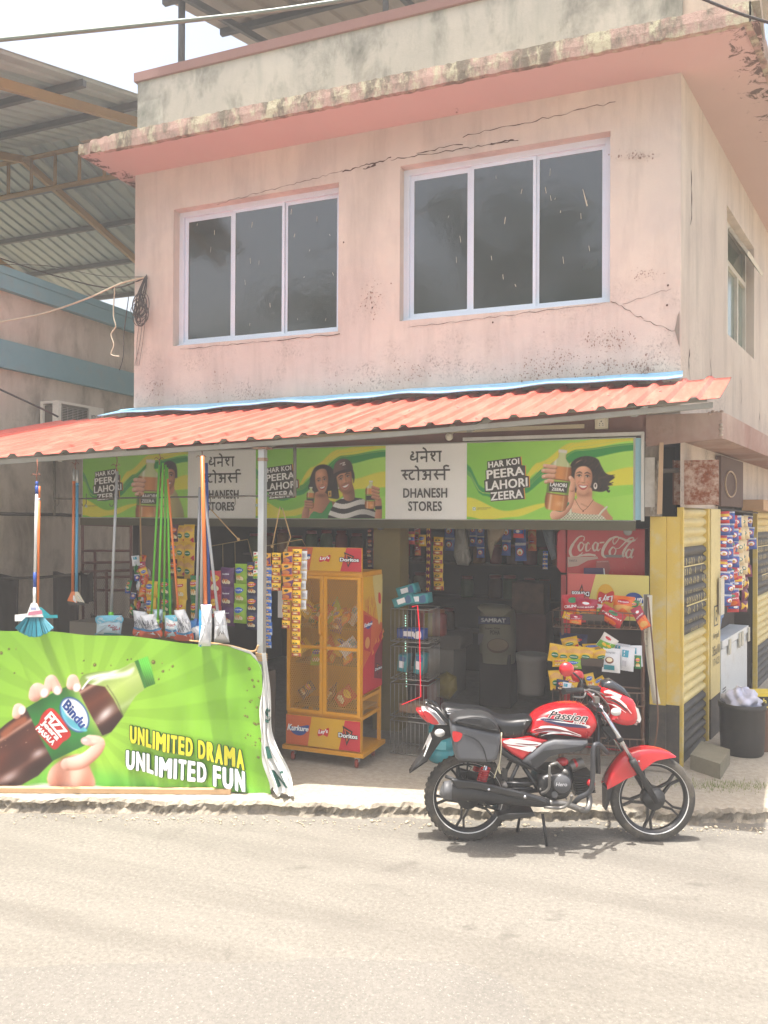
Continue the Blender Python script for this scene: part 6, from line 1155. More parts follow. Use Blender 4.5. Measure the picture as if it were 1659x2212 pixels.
b.hexa([V(67, 1303, -.02), V(80, 1303, -.02), V(80, 1303, .02), V(67, 1303, .02)], [V(56, 1333, -.03), V(94, 1333, -.03), V(94, 1333, .03), V(56, 1333, .03)]); a = Art(b, lambda u, v, h: PY(u, v, YB - .05 - .034 - h), .001); a.poly([(62, 1322), (90, 1318), (92, 1326), (60, 1330)], ink(190, 120, 140)); a.rect(66, 1312, 78, 1318, ink(150, 160, 190)); b.build('head', br)
b = MB(TEAL); random.seed(6)
for i in range(260):
    q = random.random(); dy = random.uniform(-.045, .045); x0 = 56 + 38 * q; x1 = 33 + 82 * q + random.uniform(-1, 1); y1 = 1356 + 20 * math.sin(q * math.pi) ** .8 + random.uniform(-2.5, 1); p, r_ = V(x0, 1333, dy * .5), V(x1, y1, dy - .01); w_ = Vector((.0016, .0008, 0)); b.add([p - w_, p + w_, r_ + w_ * 1.6, r_ - w_ * 1.6], [[0, 1, 2, 3]])
b.build('bristles', br, fix=False)
sq = thing('floor_wiper', 'teal floor wiper on an orange handle behind the broom', 'wiper', PY(82, 1335, YB + .06)); handle(sq, [(85, 1050), (82, 1310)], YB + .06, [(0, .1, orangep), (.1, .12, greyp), (.1, 1, orangep)], .009)
b = MB(M('teal_plastic', (44, 160, 172), .4)); W2 = lambda x, y, d=0: PY(x, y, YB + .06 + d); b.hexa([W2(32, 1337, -.01), W2(125, 1335, -.01), W2(125, 1335, .015), W2(32, 1337, .015)], [W2(34, 1330, -.01), W2(124, 1328, -.01), W2(124, 1328, .015), W2(34, 1330, .015)]); b.hexa([W2(60, 1330), W2(108, 1328), W2(108, 1328, .01), W2(60, 1330, .01)], [W2(78, 1312), W2(90, 1312), W2(90, 1312, .01), W2(78, 1312, .01)]); b.m(WH).hexa([W2(32, 1342, -.012), W2(62, 1341, -.012), W2(62, 1341, -.011), W2(32, 1342, -.011)], [W2(32, 1328, -.012), W2(62, 1325, -.012), W2(62, 1325, -.011), W2(32, 1328, -.011)]); b.build('head', sq)
cord(80, 992, 1040, YB, 'rusty cord tying the teal broom to the awning edge')
for x0, x1, yt, mt, lab, hx, hc in ((160, 157, 1012, orangep, 'floor brush on an orange handle with an orange head', (-4, 24), orangep), (167, 165, 1016, skyp, 'floor brush on a sky blue handle with a cream head', (2, 30), M('cream_plastic', (206, 196, 170), .4))):
    t = thing('floor_brush', lab, 'brush', PY(x1, 1290, 5.3)); handle(t, [(x0, yt), (x1, 1285)], 5.3, [(0, .11, greyp), (.1, .12, mt), (.11, 1, mt)], .012); b = MB(hc); Q = lambda x, y, d=0: PY(x, y, 5.3 + d); sx = x1 - 10 if hx[0] < 0 else x1 - 2
    b.hexa([Q(sx - 2, 1298, -.03), Q(sx + 20, 1302, -.03), Q(sx + 20, 1302, .03), Q(sx - 2, 1298, .03)], [Q(x1 - 3, 1278, -.015), Q(x1 + 4, 1278, -.015), Q(x1 + 4, 1278, .015), Q(x1 - 3, 1278, .015)]); b.build('head', t); b = MB(M('dark_bristle', (60, 56, 50), .8)); b.hexa([Q(sx, 1306, -.03), Q(sx + 20, 1308, -.03), Q(sx + 20, 1308, .03), Q(sx, 1306, .03)], [Q(sx - 1, 1299, -.025), Q(sx + 19, 1303, -.025), Q(sx + 19, 1303, .025), Q(sx - 1, 1299, .025)]); b.build('bristles', t); b = MB(chrome); b.hexa([Q(sx + 10, 1296, -.034), Q(sx + 18, 1303, -.034), Q(sx + 18, 1303, -.033), Q(sx + 10, 1296, -.033)], [Q(x1 + 1, 1285, -.034), Q(x1 + 5, 1288, -.034), Q(x1 + 5, 1288, -.033), Q(x1 + 1, 1285, -.033)]); b.build('label', t)
cord(163, 985, 1014, 5.3, 'rusty cord tying the pair of floor brushes')
def bag(t, pts, Y, base, art=None, dep=.035, clear=False):
    b = MB(base); n = len(pts); c = Vector((sum(p[0] for p in pts) / n, sum(p[1] for p in pts) / n)); P = smooth([Vector(p) for p in [q for a_, b_ in zip(pts, pts[1:] + pts[:1]) for q in (a_, (a_[0] * .88 + b_[0] * .12, a_[1] * .88 + b_[1] * .12), (a_[0] * .12 + b_[0] * .88, a_[1] * .12 + b_[1] * .88))]], 2); rings = [(.0, 1.0), (.6, .93), (1, .72), (1.15, .4)]; vs = []; N_ = len(P)
    for sg in (-1, 1):
        base_i = []
        vs = [PY(*(c + (p - c) * k), Y + sg * (dep * d + .006 * math.sin(j * 1.9 + d * 5))) for d, k in rings for j, p in enumerate(P)] + [PY(c.x, c.y, Y + sg * dep * 1.2)]
        fs = [[i * N_ + j, i * N_ + (j + 1) % N_, (i + 1) * N_ + (j + 1) % N_, (i + 1) * N_ + j] for i in range(3) for j in range(N_)] + [[3 * N_ + j, 3 * N_ + (j + 1) % N_, 4 * N_] for j in range(N_)]; b.add(vs, fs, True)
    if art: 
        a = Art(b, lambda u, v, h: PY(u, v, Y - dep * (.2 + .95 * max(0, 1 - max(abs(u - c.x) / (max(p[0] for p in pts) - c.x), abs(v - c.y) / (max(p[1] for p in pts) - c.y)) ** 2.2)) - .005 - h), .0008, cut=4.0); art(a)
    return b.build('bag', t, fix=False)
bagc = M('pale_blue_bag', (186, 208, 216), .3, var=.12, coat=.2); bagw = M('white_mop_bag', (216, 218, 220), .35, var=.1, scale=25, coat=.25); strands = M('grey_mop_strands', (176, 174, 170), .8, var=.3, scale=50, bump=.6, bscale=70)
OB, BB, RT_ = ink(208, 96, 62), ink(70, 130, 170), ink(170, 40, 52)
t = thing('mop', 'flat mop with grey handle in a pale blue and white bag', 'mop', PY(236, 1372, 5.3)); handle(t, [(253, 1018), (240, 1325)], 5.3, [(0, 1, greyp)], .012); b = MB(greenp); b.tube([PY(240, 1322, 5.3), PY(239, 1340, 5.3)], [.02, .026], 10); b.build('socket', t)
bag(t, [(209, 1330), (264, 1329), (265, 1340), (261, 1371), (208, 1371), (209, 1345)], 5.3, bagc, lambda a: (a.blob([(210, 1331), (262, 1331), (262, 1346), (236, 1342), (211, 1348)], ink(110, 184, 208)), a.text('Frisch', [(233, 1363), (259, 1361), (259, 1348), (233, 1350)], RT_, bold=.02, shear=.2), a.blob([(209, 1368), (235, 1367), (262, 1370), (262, 1371), (209, 1371)], ink(60, 150, 170))), .03)
cord(252, 985, 1018, 5.3, 'thin rusty cord of the bagged flat mop')
MP = [(345, 992, 327, 1330, greenp, 'first green handled mop from the left, its bag half hidden', [(287, 1318), (316, 1322), (320, 1345), (322, 1374), (290, 1374), (290, 1345)]), (352, 1000, 341, 1342, greenp, 'green handled mop with pale strands in the front bag', [(302, 1328), (334, 1326), (343, 1350), (348, 1377), (318, 1376), (308, 1350)]), (358, 1004, 354, 1325, greenp, 'green handled mop hanging furthest back in the green bunch', [(330, 1316), (352, 1316), (352, 1340), (350, 1360), (334, 1360)]), (361, 1010, 368, 1338, greenp, 'green handled mop with white band and orange foot on its bag', [(355, 1330), (382, 1328), (386, 1350), (388, 1378), (358, 1378), (356, 1350)]), (362, 1035, 386, 1330, orangep, 'orange handled mop with pale strands beside the green mops', [(376, 1318), (399, 1316), (412, 1345), (416, 1384), (390, 1380), (380, 1350)])]
for i, (x0, y0, x1, y1, mt, lab, bg) in enumerate(MP):
    Y = 5.32 + (.05, -.04, .09, 0, 0)[i]; t = thing('mop', lab, 'mop', PY(x1, 1372, Y)); handle(t, [(x0, y0), (x1, y1)], Y, [(0, 1, mt)], .0092); b = MB(M('lime_socket', (170, 206, 96), .4) if mt == greenp else M('orange_socket', (226, 150, 90), .4)); cxx = sum(p[0] for p in bg) / len(bg); b.tube([PY(x1, y1 - 4, Y), PY(cxx * .5 + x1 * .5, y1 + 16, Y)], [.016, .034], 10); b.build('socket', t)
    xs_ = [p[0] for p in bg]; ys_ = [p[1] for p in bg]; X0, X1, Y0_, Y1_ = min(xs_), max(xs_), min(ys_), max(ys_)
    def art(a, X0=X0, X1=X1, Y0_=Y0_, Y1_=Y1_, i=i):
        if i != 3:
            for k in range(34): xx = X0 + 4 + (X1 - X0 - 10) * random.random(); yy = random.uniform(Y0_ + 12, Y1_ - 24); a.stroke([(xx - 1, yy), (xx + random.uniform(-1, 2), yy + 4), (xx + random.uniform(0, 3), yy + 9)], random.uniform(.7, 1.3), ink(128, 130, 136) if k % 3 else ink(84, 88, 100)); a.h -= a.st * .8
        else: a.rect(X0 + 3, Y0_ + 10, X1 - 3, Y1_ - 20, WH); a.text('Frisch', [(X0 + 4, Y1_ - 24), (X0 + 24, Y1_ - 25), (X0 + 24, Y1_ - 32), (X0 + 4, Y1_ - 31)], RT_, bold=.02, shear=.2); a.blob([(X0 + 2, Y0_ + 2), (X1 - 2, Y0_ + 2), (X1 - 3, Y0_ + 14), (X0 + 12, Y0_ + 11)], ink(100, 180, 200))
        a.blob([(X0 + 3, Y1_ - 18), ((X0 + X1) / 2, Y1_ - 15), (X1 - 2, Y1_ - 19), (X1, Y1_ - 1), (X0 + 2, Y1_ - 1)], OB, 4); a.blob([(X0 + 3, Y1_ - 20), ((X0 + X1) / 2, Y1_ - 16), (X1 - 3, Y1_ - 21), (X1 - 2, Y1_ - 16), ((X0 + X1) / 2, Y1_ - 12), (X0 + 3, Y1_ - 15)], BB, 4)
    bag(t, bg, Y, bagc if i in (2, 3) else bagw, art, .035)
cord(345, 980, 1004, 5.32, 'cord tying the bunch of green mops')
MQ = [(432, 1052, 424, 1340, greyp, 'grey handled mop at the left of the white bagged mops', [(405, 1342), (426, 1338), (432, 1360), (428, 1384), (408, 1380)], ink(70, 150, 200)), (438, 1042, 434, 1345, M('silver_handle', (186, 184, 180), .3, .4), 'silver handled mop just left of the orange handle', [(418, 1352), (438, 1350), (442, 1384), (422, 1386)], None), (446, 1000, 452, 1310, bluep, 'blue handled mop mostly hidden behind an orange handle', [(440, 1316), (456, 1316), (458, 1350), (442, 1352)], None), (437, 985, 444, 1310, orangep, 'orange handled mop with a blue socket in the tallest white bag', [(434, 1306), (457, 1306), (458, 1340), (457, 1380), (455, 1396), (428, 1396), (434, 1350)], ink(60, 160, 210)), (441, 1060, 471, 1330, greyp, 'grey handled mop slanting right into a round white bag', [(462, 1320), (486, 1318), (489, 1345), (496, 1388), (462, 1390), (463, 1350)], None)]
for i, (x0, y0, x1, y1, mt, lab, bg, bc) in enumerate(MQ):
    Y = 5.34 + (.06, .04, .08, -.22, 0)[i]; t = thing('mop', lab, 'mop', PY(x1, 1380, Y)); handle(t, [(x0, y0), (x1, y1)], Y, [(0, 1, mt)], .012 if i != 3 else .015); b = MB(M('blue_socket', (46, 92, 170), .4)); cxx = sum(p[0] for p in bg) / len(bg); b.tube([PY(x1, y1 - 4, Y), PY(cxx * .5 + x1 * .5, y1 + 14, Y)], [.016, .036], 10); b.build('socket', t)
    xs_ = [p[0] for p in bg]; ys_ = [p[1] for p in bg]; X0, X1, Y0_, Y1_ = min(xs_), max(xs_), min(ys_), max(ys_)
    def art(a, X0=X0, X1=X1, Y0_=Y0_, Y1_=Y1_, bc=bc, i=i):
        for k in range(7): xx = X0 + 6 + (X1 - X0 - 12) * k / 6; a.stroke([(xx, Y0_ + 20), (xx + 1, Y1_ - 12)], .9, ink(190, 192, 196))
        if bc: a.blob([(X0 + 2, Y0_ + 16), (X0 + 7, Y0_ + 20), (X0 + 8, Y1_ - 8), (X0 + 3, Y1_ - 4)], bc)
        if i == 4: a.stroke([(X0 + 10, Y1_ - 16), (X0 + 14, Y1_ - 26), (X0 + 18, Y1_ - 14)], 1.2, ink(60, 62, 66), 3); a.stroke([(X0 + 18, Y1_ - 26), (X0 + 22, Y1_ - 20), (X0 + 16, Y1_ - 22)], 1.0, ink(60, 62, 66), 3)
        if i == 0: a.ell((X0 + X1) / 2, (Y0_ + Y1_) / 2, 5, 6, WH)
    bag(t, bg, Y, bagw if i else M('blue_mop_bag', (60, 120, 176), .35), art, .045)
cord(436, 972, 1000, 5.34, 'cord tying the white bagged mops')
# ------------------------------------------------------------------ logos used on the snack furniture
ORG, YLW, CRM = ink(206, 96, 44), ink(214, 164, 34), ink(196, 40, 52); LB = ink(36, 70, 140); LR = ink(200, 44, 40)
def logo_kurkure(a, R):
    a.blob([R(*p) for p in ((.02, .75), (.2, .62), (.6, .72), (.98, .85), (.9, .45), (.7, .15), (.4, .1), (.15, .3))], LB, 4); a.text('Kurkure', [R(-.06, .35), R(.96, .42), R(.98, .74), R(-.02, .82)], WH, bold=.045, shear=.12)
def logo_lays(a, R):
    c = [R(.5 + .46 * math.cos(q), .5 + .56 * math.sin(q)) for q in [i * .3142 for i in range(20)]]; a.poly(c, YLW); a.blob([R(*p) for p in ((.08, .4), (.2, .72), (.5, .66), (.92, .84), (.9, .48), (.8, .26), (.5, .34), (.16, .22))], LR, 4); a.text("Lay's", [R(.14, .33), R(.86, .44), R(.86, .76), R(.16, .66)], WH, bold=.04, shear=.1)
def logo_doritos(a, R):
    a.poly([R(*p) for p in ((.2, 1.05), (.75, .75), (.42, -.1))], ink(40, 26, 28)); a.poly([R(*p) for p in ((.28, .9), (.66, .7), (.43, .12))], ORG); a.poly([R(*p) for p in ((.36, .8), (.58, .68), (.45, .3))], ink(40, 26, 28)); q = [R(.0, .36), R(1.0, .36), R(1.0, .62), R(.0, .62)]; a.text('Doritos', q, ink(40, 26, 28), bold=.05, grow=.006); a.text('Doritos', q, WH, bold=.035)
def brand_board(a, x0, x1, z0, z1, flip=False, order=(0, 1, 2)):
    w, h = x1 - x0, z1 - z0; P = lambda u, v: (x0 + (1 - u if flip else u) * w, z0 + (1 - v if flip else v) * h)
    a.poly([P(0, 0), P(1, 0), P(1, 1), P(0, 1)], YLW); a.poly([P(0, 0), P(.30, 0), P(.35, 1), P(0, 1)], ORG if not flip else YLW); a.poly([P(.72, 0), P(1, 0), P(1, 1), P(.80, 1)], CRM)
    sub = lambda u0, v0, u1, v1: (lambda u, v: P(u0 + (u1 - u0) * u, v0 + (v1 - v0) * v))
    logo_kurkure(a, sub(.03, .28, .32, .78)); logo_lays(a, sub(.42, .25, .60, .78)); logo_doritos(a, sub(.72, .22, .97, .80))
# ------------------------------------------------------------------ yellow mesh display cabinet
cx0, cx1, cy0, cy1 = -3.315, -2.615, 6.12, 6.56
cab = thing('display_cabinet', 'yellow wire mesh snack cabinet on casters with branded boards', 'cabinet', (-2.96, 6.34, .1))
cy_ = M('cabinet_yellow', (216, 150, 14), .45, var=.06, dirt=.15)
b = MB(cy_)
def bx(x0, x1, y0, y1, z0, z1): b.box((x0, y0, z0), (x1, y1, z1))
T_ = .028
bx(cx0 - .03, cx1 + .03, cy0 - .03, cy1 + .03, .20, .235)
for x in (cx0, cx1 - T_):
    for y in (cy0, cy1 - T_): bx(x, x + T_, y, y + T_, .236, 1.73)
for z in (.50, 1.702):
    bx(cx0 + T_, cx1 - T_, cy0 + .001, cy0 + T_, z, z + T_); bx(cx0 + T_, cx1 - T_, cy1 - T_, cy1 - .001, z, z + T_); bx(cx0 + .001, cx0 + T_, cy0 + T_, cy1 - T_, z, z + T_); bx(cx1 - T_, cx1 - .001, cy0 + T_, cy1 - T_, z, z + T_)
bx(cx1 - T_, cx1 - .001, cy0 + T_, cy1 - T_, .66, .688); bx(cx0, cx1, cy0, cy1, 1.731, 1.74); b.build('frame', cab)
b = MB(cy_); bx(cx0, cx0 + .012, cy0 + .03, cy1 - .03, .53, 1.70); bx(cx0 + .03, cx1 - .03, cy1 - .02, cy1 - .01, .53, 1.70); b.build('back_panel', cab)
for z in (.56, .93, 1.02 + .22):
    b = MB(M('cabinet_shelf', (150, 110, 40), .6)); bx(cx0 + .03, cx1 - .03, cy0 + .08, cy1 - .03, z, z + .012); b.build('shelf', cab)
mesh_m = M('mesh_yellow', (190, 140, 48), .5)
def mesh_panel(b, x0, x1, z0, z1, y, p=.021, wd=.0048):
    L = (z1 - z0); n0 = int((x1 - x0 + L * .6) / p) + 1
    for sg in (1, -1):
        for k in range(-n0, n0 + 1):
            xa = (x0 if sg > 0 else x0) + k * p; pts = []
            za, zb = z0, z1; fa = lambda z: xa + sg * (z - z0) * .6
            # clip to the door
            zs_ = [z0, z1]
            for xl in (x0, x1):
                z = z0 + (xl - xa) / (sg * .6)
                if z0 < z < z1: zs_.append(z)
            zs_ = sorted(zs_)
            for q, r_ in zip(zs_, zs_[1:]):
                m_ = fa((q + r_) / 2)
                if x0 <= m_ <= x1: b.add([(fa(q) - wd / 2, y + .0015 * sg, q), (fa(q) + wd / 2, y + .0015 * sg, q), (fa(r_) + wd / 2, y + .0015 * sg, r_), (fa(r_) - wd / 2, y + .0015 * sg, r_)], [[0, 1, 2, 3]])
mid = (cx0 + cx1) / 2
for x0, x1 in ((cx0 + .004, mid - .002), (mid + .002, cx1 - .004)):
    b = MB(cy_); y0, y1 = cy0 - .022, cy0 - .002; bx(x0, x0 + .03, y0, y1, .53, 1.70); bx(x1 - .03, x1, y0, y1, .53, 1.70); bx(x0 + .03, x1 - .03, y0, y1, .53, .555); bx(x0 + .03, x1 - .03, y0, y1, 1.675, 1.70); bx(x0 + .03, x1 - .03, y0, y1, 1.08, 1.105)
    d = b.build('door', cab); b = MB(mesh_m); mesh_panel(b, x0 + .03, x1 - .03, .555, 1.08, cy0 - .012); mesh_panel(b, x0 + .03, x1 - .03, 1.105, 1.675, cy0 - .012); b.build('wire_mesh', d, fix=False)
    if x0 < mid - .1: b = MB(cy_); b.tube([(x1 - .015, cy0 - .024, 1.20), (x1 - .02, cy0 - .05, 1.22), (x1 - .02, cy0 - .05, 1.36), (x1 - .015, cy0 - .024, 1.38)], .009, 8); b.tube([(x1 - .05, cy0 - .03, 1.09), (x1 + .04, cy0 - .03, 1.09)], .006, 6); b.build('handle', d)
for z0, z1, y, nm in ((1.742, 1.945, cy0 - .01, 'header_board'), (.245, .50, cy0 - .02, 'footer_board')):
    b = MB(cy_); bx(cx0 + .0, cx1 - .0, y + .001, y + .016, z0, z1); a = Art(b, lambda u, v, h: Vector((u, y - h, v)), .0006); brand_board(a, cx0 + .003, cx1 - .003, z0 + .003, z1 - .003); b.build(nm, cab)
b = MB(cy_); bx(cx1 + .001, cx1 + .006, cy0 + .005, cy1 - .005, .72, 1.70); a = Art(b, lambda u, v, h: Vector((cx1 + .0065 + h, cy0 + .005 + u * .43, .72 + v * .98)), .0006); a.clip = (0, 0, 1, 1)
a.rect(0, 0, 1, 1, YLW); a.poly([(0, .0), (1, 0), (1, .56), (0, .72)], ORG); a.poly([(0, 0), (1, 0), (1, .50), (0, .22)], CRM); a.blob([(.5, 1), (.95, 1), (1, .8), (.9, .6), (.8, .56), (.7, .7), (.55, .85)], ink(206, 184, 110)); a.blob([(.78, .84), (.9, .82), (.9, .74), (.78, .76)], LR)
a.poly([(.03, .38), (.36, .34), (.42, .64), (.05, .68)], ink(188, 50, 44)); S2 = lambda u0, v0, u1, v1: (lambda u, v: (u0 + (u1 - u0) * u, v0 + (v1 - v0) * v)); logo_kurkure(a, S2(.06, .54, .46, .62)); a.ell(.2, .43, .12, .05, ink(216, 150, 80)); a.poly([(.55, .1), (.95, .06), (1, .42), (.58, .3)], ink(120, 34, 44)); logo_doritos(a, S2(.58, .12, .95, .22)); random.seed(1)
for _ in range(16): x, y = random.uniform(.05, .6), random.uniform(.62, .76); a.stroke([(x, y), (x + random.uniform(-.03, .06), y + .07)], .018, ink(196, 96, 40))
for _ in range(5): x, y = random.uniform(.3, .95), random.uniform(.25, .5); a.poly([(x, y), (x + .12, y + .02), (x + .05, y + .06)], ink(220, 130, 60))
b.build('side_graphic', cab); b = MB(mesh_m)
for i in range(16): y = cy0 + .04 + i * .023; b.tube([(cx1 - .01, y, .53), (cx1 - .01, y, .66)], .0018, 4)
b.build('wire_mesh', cab)
for x in (cx0 + .05, cx1 - .05):
    for y in (cy0 + .03, cy1 - .05):
        b = MB(M('caster_red', (150, 64, 48), .5)); b.lathe([(0, -.014), (.036, -.014), (.04, 0), (.036, .014), (0, .014)], (x, y - .01, .141), (1, .25, 0), 16); o = b.build('caster', cab); b = MB(galv); b.box((x - .018, y - .02, .15), (x + .018, y + .02, .199)); b.build('bracket', o)
random.seed(33); KK = ['yellow_chips', 'green_chips', 'lime_snack', 'red_chips', 'orange_snack', 'yellow_snack', 'purple_chips', 'maroon_snack', 'white_teal']; n = 0
for z, cnt, ks in ((1.25, 9, KK), (.945, 9, KK), (1.255, 6, KK), (.58, 3, ['navy_chips', 'dark_snack', 'red_chips'])):
    for i in range(cnt): put_pk(ks[i % len(ks)], None, (cx0 + .09 + .52 * (i + .5) / cnt + random.uniform(-.02, .02), cy0 + random.uniform(.12, .3), z + random.uniform(.12, .20)), random.uniform(.9, 1.2), (random.uniform(-.9, -.2), random.uniform(-.9, .9), random.uniform(-.5, .5)), 'snack_packet')
for o in [o for o in COL.objects if o.name.startswith('snack_packet') and 'label' not in o]: tag(o, 'dim snack packet lying on a shelf behind the yellow cabinet mesh', 'snack packet', 'packets inside the yellow cabinet')
# ------------------------------------------------------------------ wire crates with nappy packs, jugs, red light rod
wr = thing('wire_crate_stack', 'stack of chromed wire crates between the yellow cabinet and the doorway', 'wire rack', (-2.38, 6.8, .1)); wm = M('chrome_wire', (160, 156, 146), .35, .7, dirt=.3, dirtc=(110, 80, 60))
for lv in range(4):
    b = MB(wm); x0, x1, y0, y1, z0 = -2.55, -2.2, 6.62, 6.95, .112 + lv * .33; h_ = .29
    for i in range(10): 
        x = x0 + (x1 - x0) * i / 9; b.tube([(x, y0, z0), (x, y0, z0 + h_)], .0028, 4); y = y0 + (y1 - y0) * i / 9; b.tube([(x1, y, z0), (x1, y, z0 + h_)], .0028, 4); b.tube([(x, y0, z0), (x, y1, z0)], .0025, 4)
    for z in (z0, z0 + h_): b.tube([(x0, y0, z), (x1, y0, z), (x1, y1, z), (x0, y1, z), (x0, y0, z)], .005, 5)
    b.build('crate', wr)
tealp = M('teal_nappy_pack', (60, 146, 150), .35, var=.25, scale=14)
random.seed(14); i = 0
for (x, y, z, sx, ry) in ((-2.45, 6.72, 1.46, .13, .35), (-2.34, 6.76, 1.475, .15, .12), (-2.45, 6.80, 1.545, .12, .3), (-2.46, 6.74, .90, .1, 1.5), (-2.31, 6.76, .90, .12, 1.45), (-2.38, 6.77, .50, .16, .02), (-2.40, 6.78, 1.16, .17, .0)):
    lab = ['teal pack leaning low on top of the wire crates', 'teal and white pack lying across the wire crate top', 'teal pack stacked highest on the wire crates', 'narrow teal pack standing in the middle wire crate', 'round teal pack standing right in the middle crate', 'buff carton in the low wire crate', 'blue pack inside the upper wire crate'][i]; mt = [tealp, tealp, tealp, tealp, tealp, M('buff_carton', (150, 120, 96), .8), M('blue_pack', (50, 84, 160), .4)][i]
    b = MB(mt); b.prism([(-sx, -.045), (sx, -.045), (sx, .045), (-sx, .045)], lambda u, v, w: Vector((x, y, z)) + Matrix.Rotation(-ry, 3, 'Y') @ Vector((u * .75, w, v)), -.08, .08, .02); a = Art(b, lambda u, v, h: Vector((x, y, z)) + Matrix.Rotation(-ry, 3, 'Y') @ Vector((u * .75, -.0805 - h, v)), .0006); 
    if i != 5: a.rect(-sx * .5, -.02, sx * .3, .025, WH); a.blob([(sx * .3, -.03), (sx * .8, -.03), (sx * .8, .03), (sx * .4, .02)], ink(60, 100, 140) if i < 5 else WH)
    tag(b.build('goods_pack'), lab, 'pack', 'packs on the wire crates'); i += 1
rod = MB(M('red_light_rod', (255, 30, 50), .3, emit=.7)); P = [PY(x, y, 6.6) for x, y in ((890, 1311), (902, 1308), (906, 1360), (909, 1505), (868, 1522))]; rod.tube(P, .0035, 6); tag(rod.build('light_rod'), 'thin glowing red light rod around the wire crates', 'lamp')
ls = MB(M('green_led_strip', (190, 240, 220), .3, emit=.5)); 
for k in range(24): 
    q = k / 24; p = PY(876, 1330 + 130 * q, 6.97) if q < .62 else PY(878, 1330 + 130 * q + 28, 6.97); ls.box(p - Vector((.0055, .002, .006)), p + Vector((.0055, .002, .006)))
tag(ls.build('led_strip'), 'pale green LED strip glowing inside the wire crates', 'lamp')
jugm = NT('teal_water_jug'); jugm.setp(.15, 0, .4, .5); jugm.col(jugm.mix(jugm.noise(jugm.pos(), 9, 4), C(20, 110, 120), C(60, 160, 168))); jugm = jugm.m
def jug(x, y, lab):
    t = thing('water_jug', lab, 'water jug', (x, y, .1), group='teal water jugs'); b = MB(jugm); b.lathe([(0, 0), (.12, 0), (.13, .02), (.13, .10), (.122, .11), (.13, .12), (.13, .20), (.122, .21), (.13, .22), (.128, .29), (.09, .345), (.035, .375), (.034, .41), (0, .41)], (x, y, .102), (0, 0, 1), 24); b.build('bottle', t); b = MB(M('jug_cap', (36, 120, 150), .4)); b.lathe([(.038, 0), (.038, .03), (0, .032)], (x, y, .50), (0, 0, 1), 14); b.build('cap', t); b = MB(M('jug_label', (110, 184, 190), .5)); a = Art(b, lambda u, v, h: Vector((x + .1312 * math.sin(u), y - .1312 * math.cos(u), .102 + v)), .0005, cut=.2); a.rect(-.9, .125, .5, .195, MATS['jug_label']); b.build('label', t, fix=False)
jug(-2.06, 6.62, 'teal water jug beside the wire crates, mostly hidden by the motorcycle tail'); jug(-1.86, 6.82, 'second teal water jug just behind the first one')
# ------------------------------------------------------------------ drinks cooler and the snack rack before it
co = thing('drinks_cooler', 'tall red drinks cooler with white script lettering behind the snack rack', 'cooler', (-.83, 7.7, .1)); CR_ = M('cooler_red', (176, 26, 34), .35, var=.05, coat=.2)
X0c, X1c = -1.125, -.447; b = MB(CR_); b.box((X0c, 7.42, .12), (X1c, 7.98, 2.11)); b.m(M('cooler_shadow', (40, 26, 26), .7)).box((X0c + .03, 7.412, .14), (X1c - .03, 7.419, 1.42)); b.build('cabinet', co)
b = MB(CR_); b.prism([(X0c - .10, 1.75), (X0c - .06, 1.70), (X0c - .012, 1.70), (X0c - .012, 2.11), (X0c - .06, 2.11), (X0c - .10, 2.06)], lambda u, v, w: Vector((u, w, v)), 7.43, 7.9, .012); b.build('side_trim', co); b = MB(CR_); b.box((X0c - .06, 7.44, .2), (X0c - .014, 7.5, 1.68)); b.build('door_handle', co)
b = MB(CR_); b.box((X0c, 7.40, 1.45), (X1c, 7.411, 2.11)); a = Art(b, lambda u, v, h: Vector((u, 7.3995 - h, v)), .0006)
z5 = lambda x, y: (lambda p: (p.x, p.z))(PY((2150 + x * .3618) * .54, (2050 + y * .3618) * .54, 7.4))
a.pre = z5; SCR = ink(206, 190, 176)
ST_ = lambda pts, w: a.stroke(pts, w, SCR, 6)
ST_([(520, 275), (500, 262), (455, 275), (400, 340), (362, 420), (375, 478), (420, 494), (470, 470), (500, 440)], [10, 16, 22, 30, 30, 22, 16, 10])
ST_([(520, 275), (516, 300), (500, 322)], [10, 14, 4]); ST_([(400, 492), (470, 478), (560, 466), (630, 474), (668, 496)], [8, 18, 26, 22, 4])
for ox, oy in ((468, 372), (628, 372)): ST_([(ox + 42, oy - 22), (ox + 14, oy - 42), (ox - 14, oy), (ox - 4, oy + 46), (ox + 22, oy + 40), (ox + 46, oy - 10), (ox + 42, oy - 22)], [12, 16, 24, 20, 16, 12, 10])
ST_([(576, 352), (562, 332), (540, 370), (540, 420), (566, 420), (590, 392)], [10, 16, 22, 20, 12, 6]); ST_([(672, 335), (660, 400), (672, 422), (700, 396)], [20, 22, 14, 6]); ST_([(510, 352), (530, 350), (545, 345)], [8, 8, 6]); a.poly([(690, 326), (742, 322), (738, 338), (686, 342)], SCR)
ST_([(880, 320), (900, 285), (870, 268), (800, 300), (735, 390), (720, 460), (750, 494), (800, 480)], [10, 16, 18, 28, 34, 30, 22, 12]); ST_([(880, 320), (850, 350), (835, 310), (870, 272), (940, 290), (1010, 320), (1070, 310), (1110, 278)], [12, 14, 10, 14, 22, 26, 18, 3])
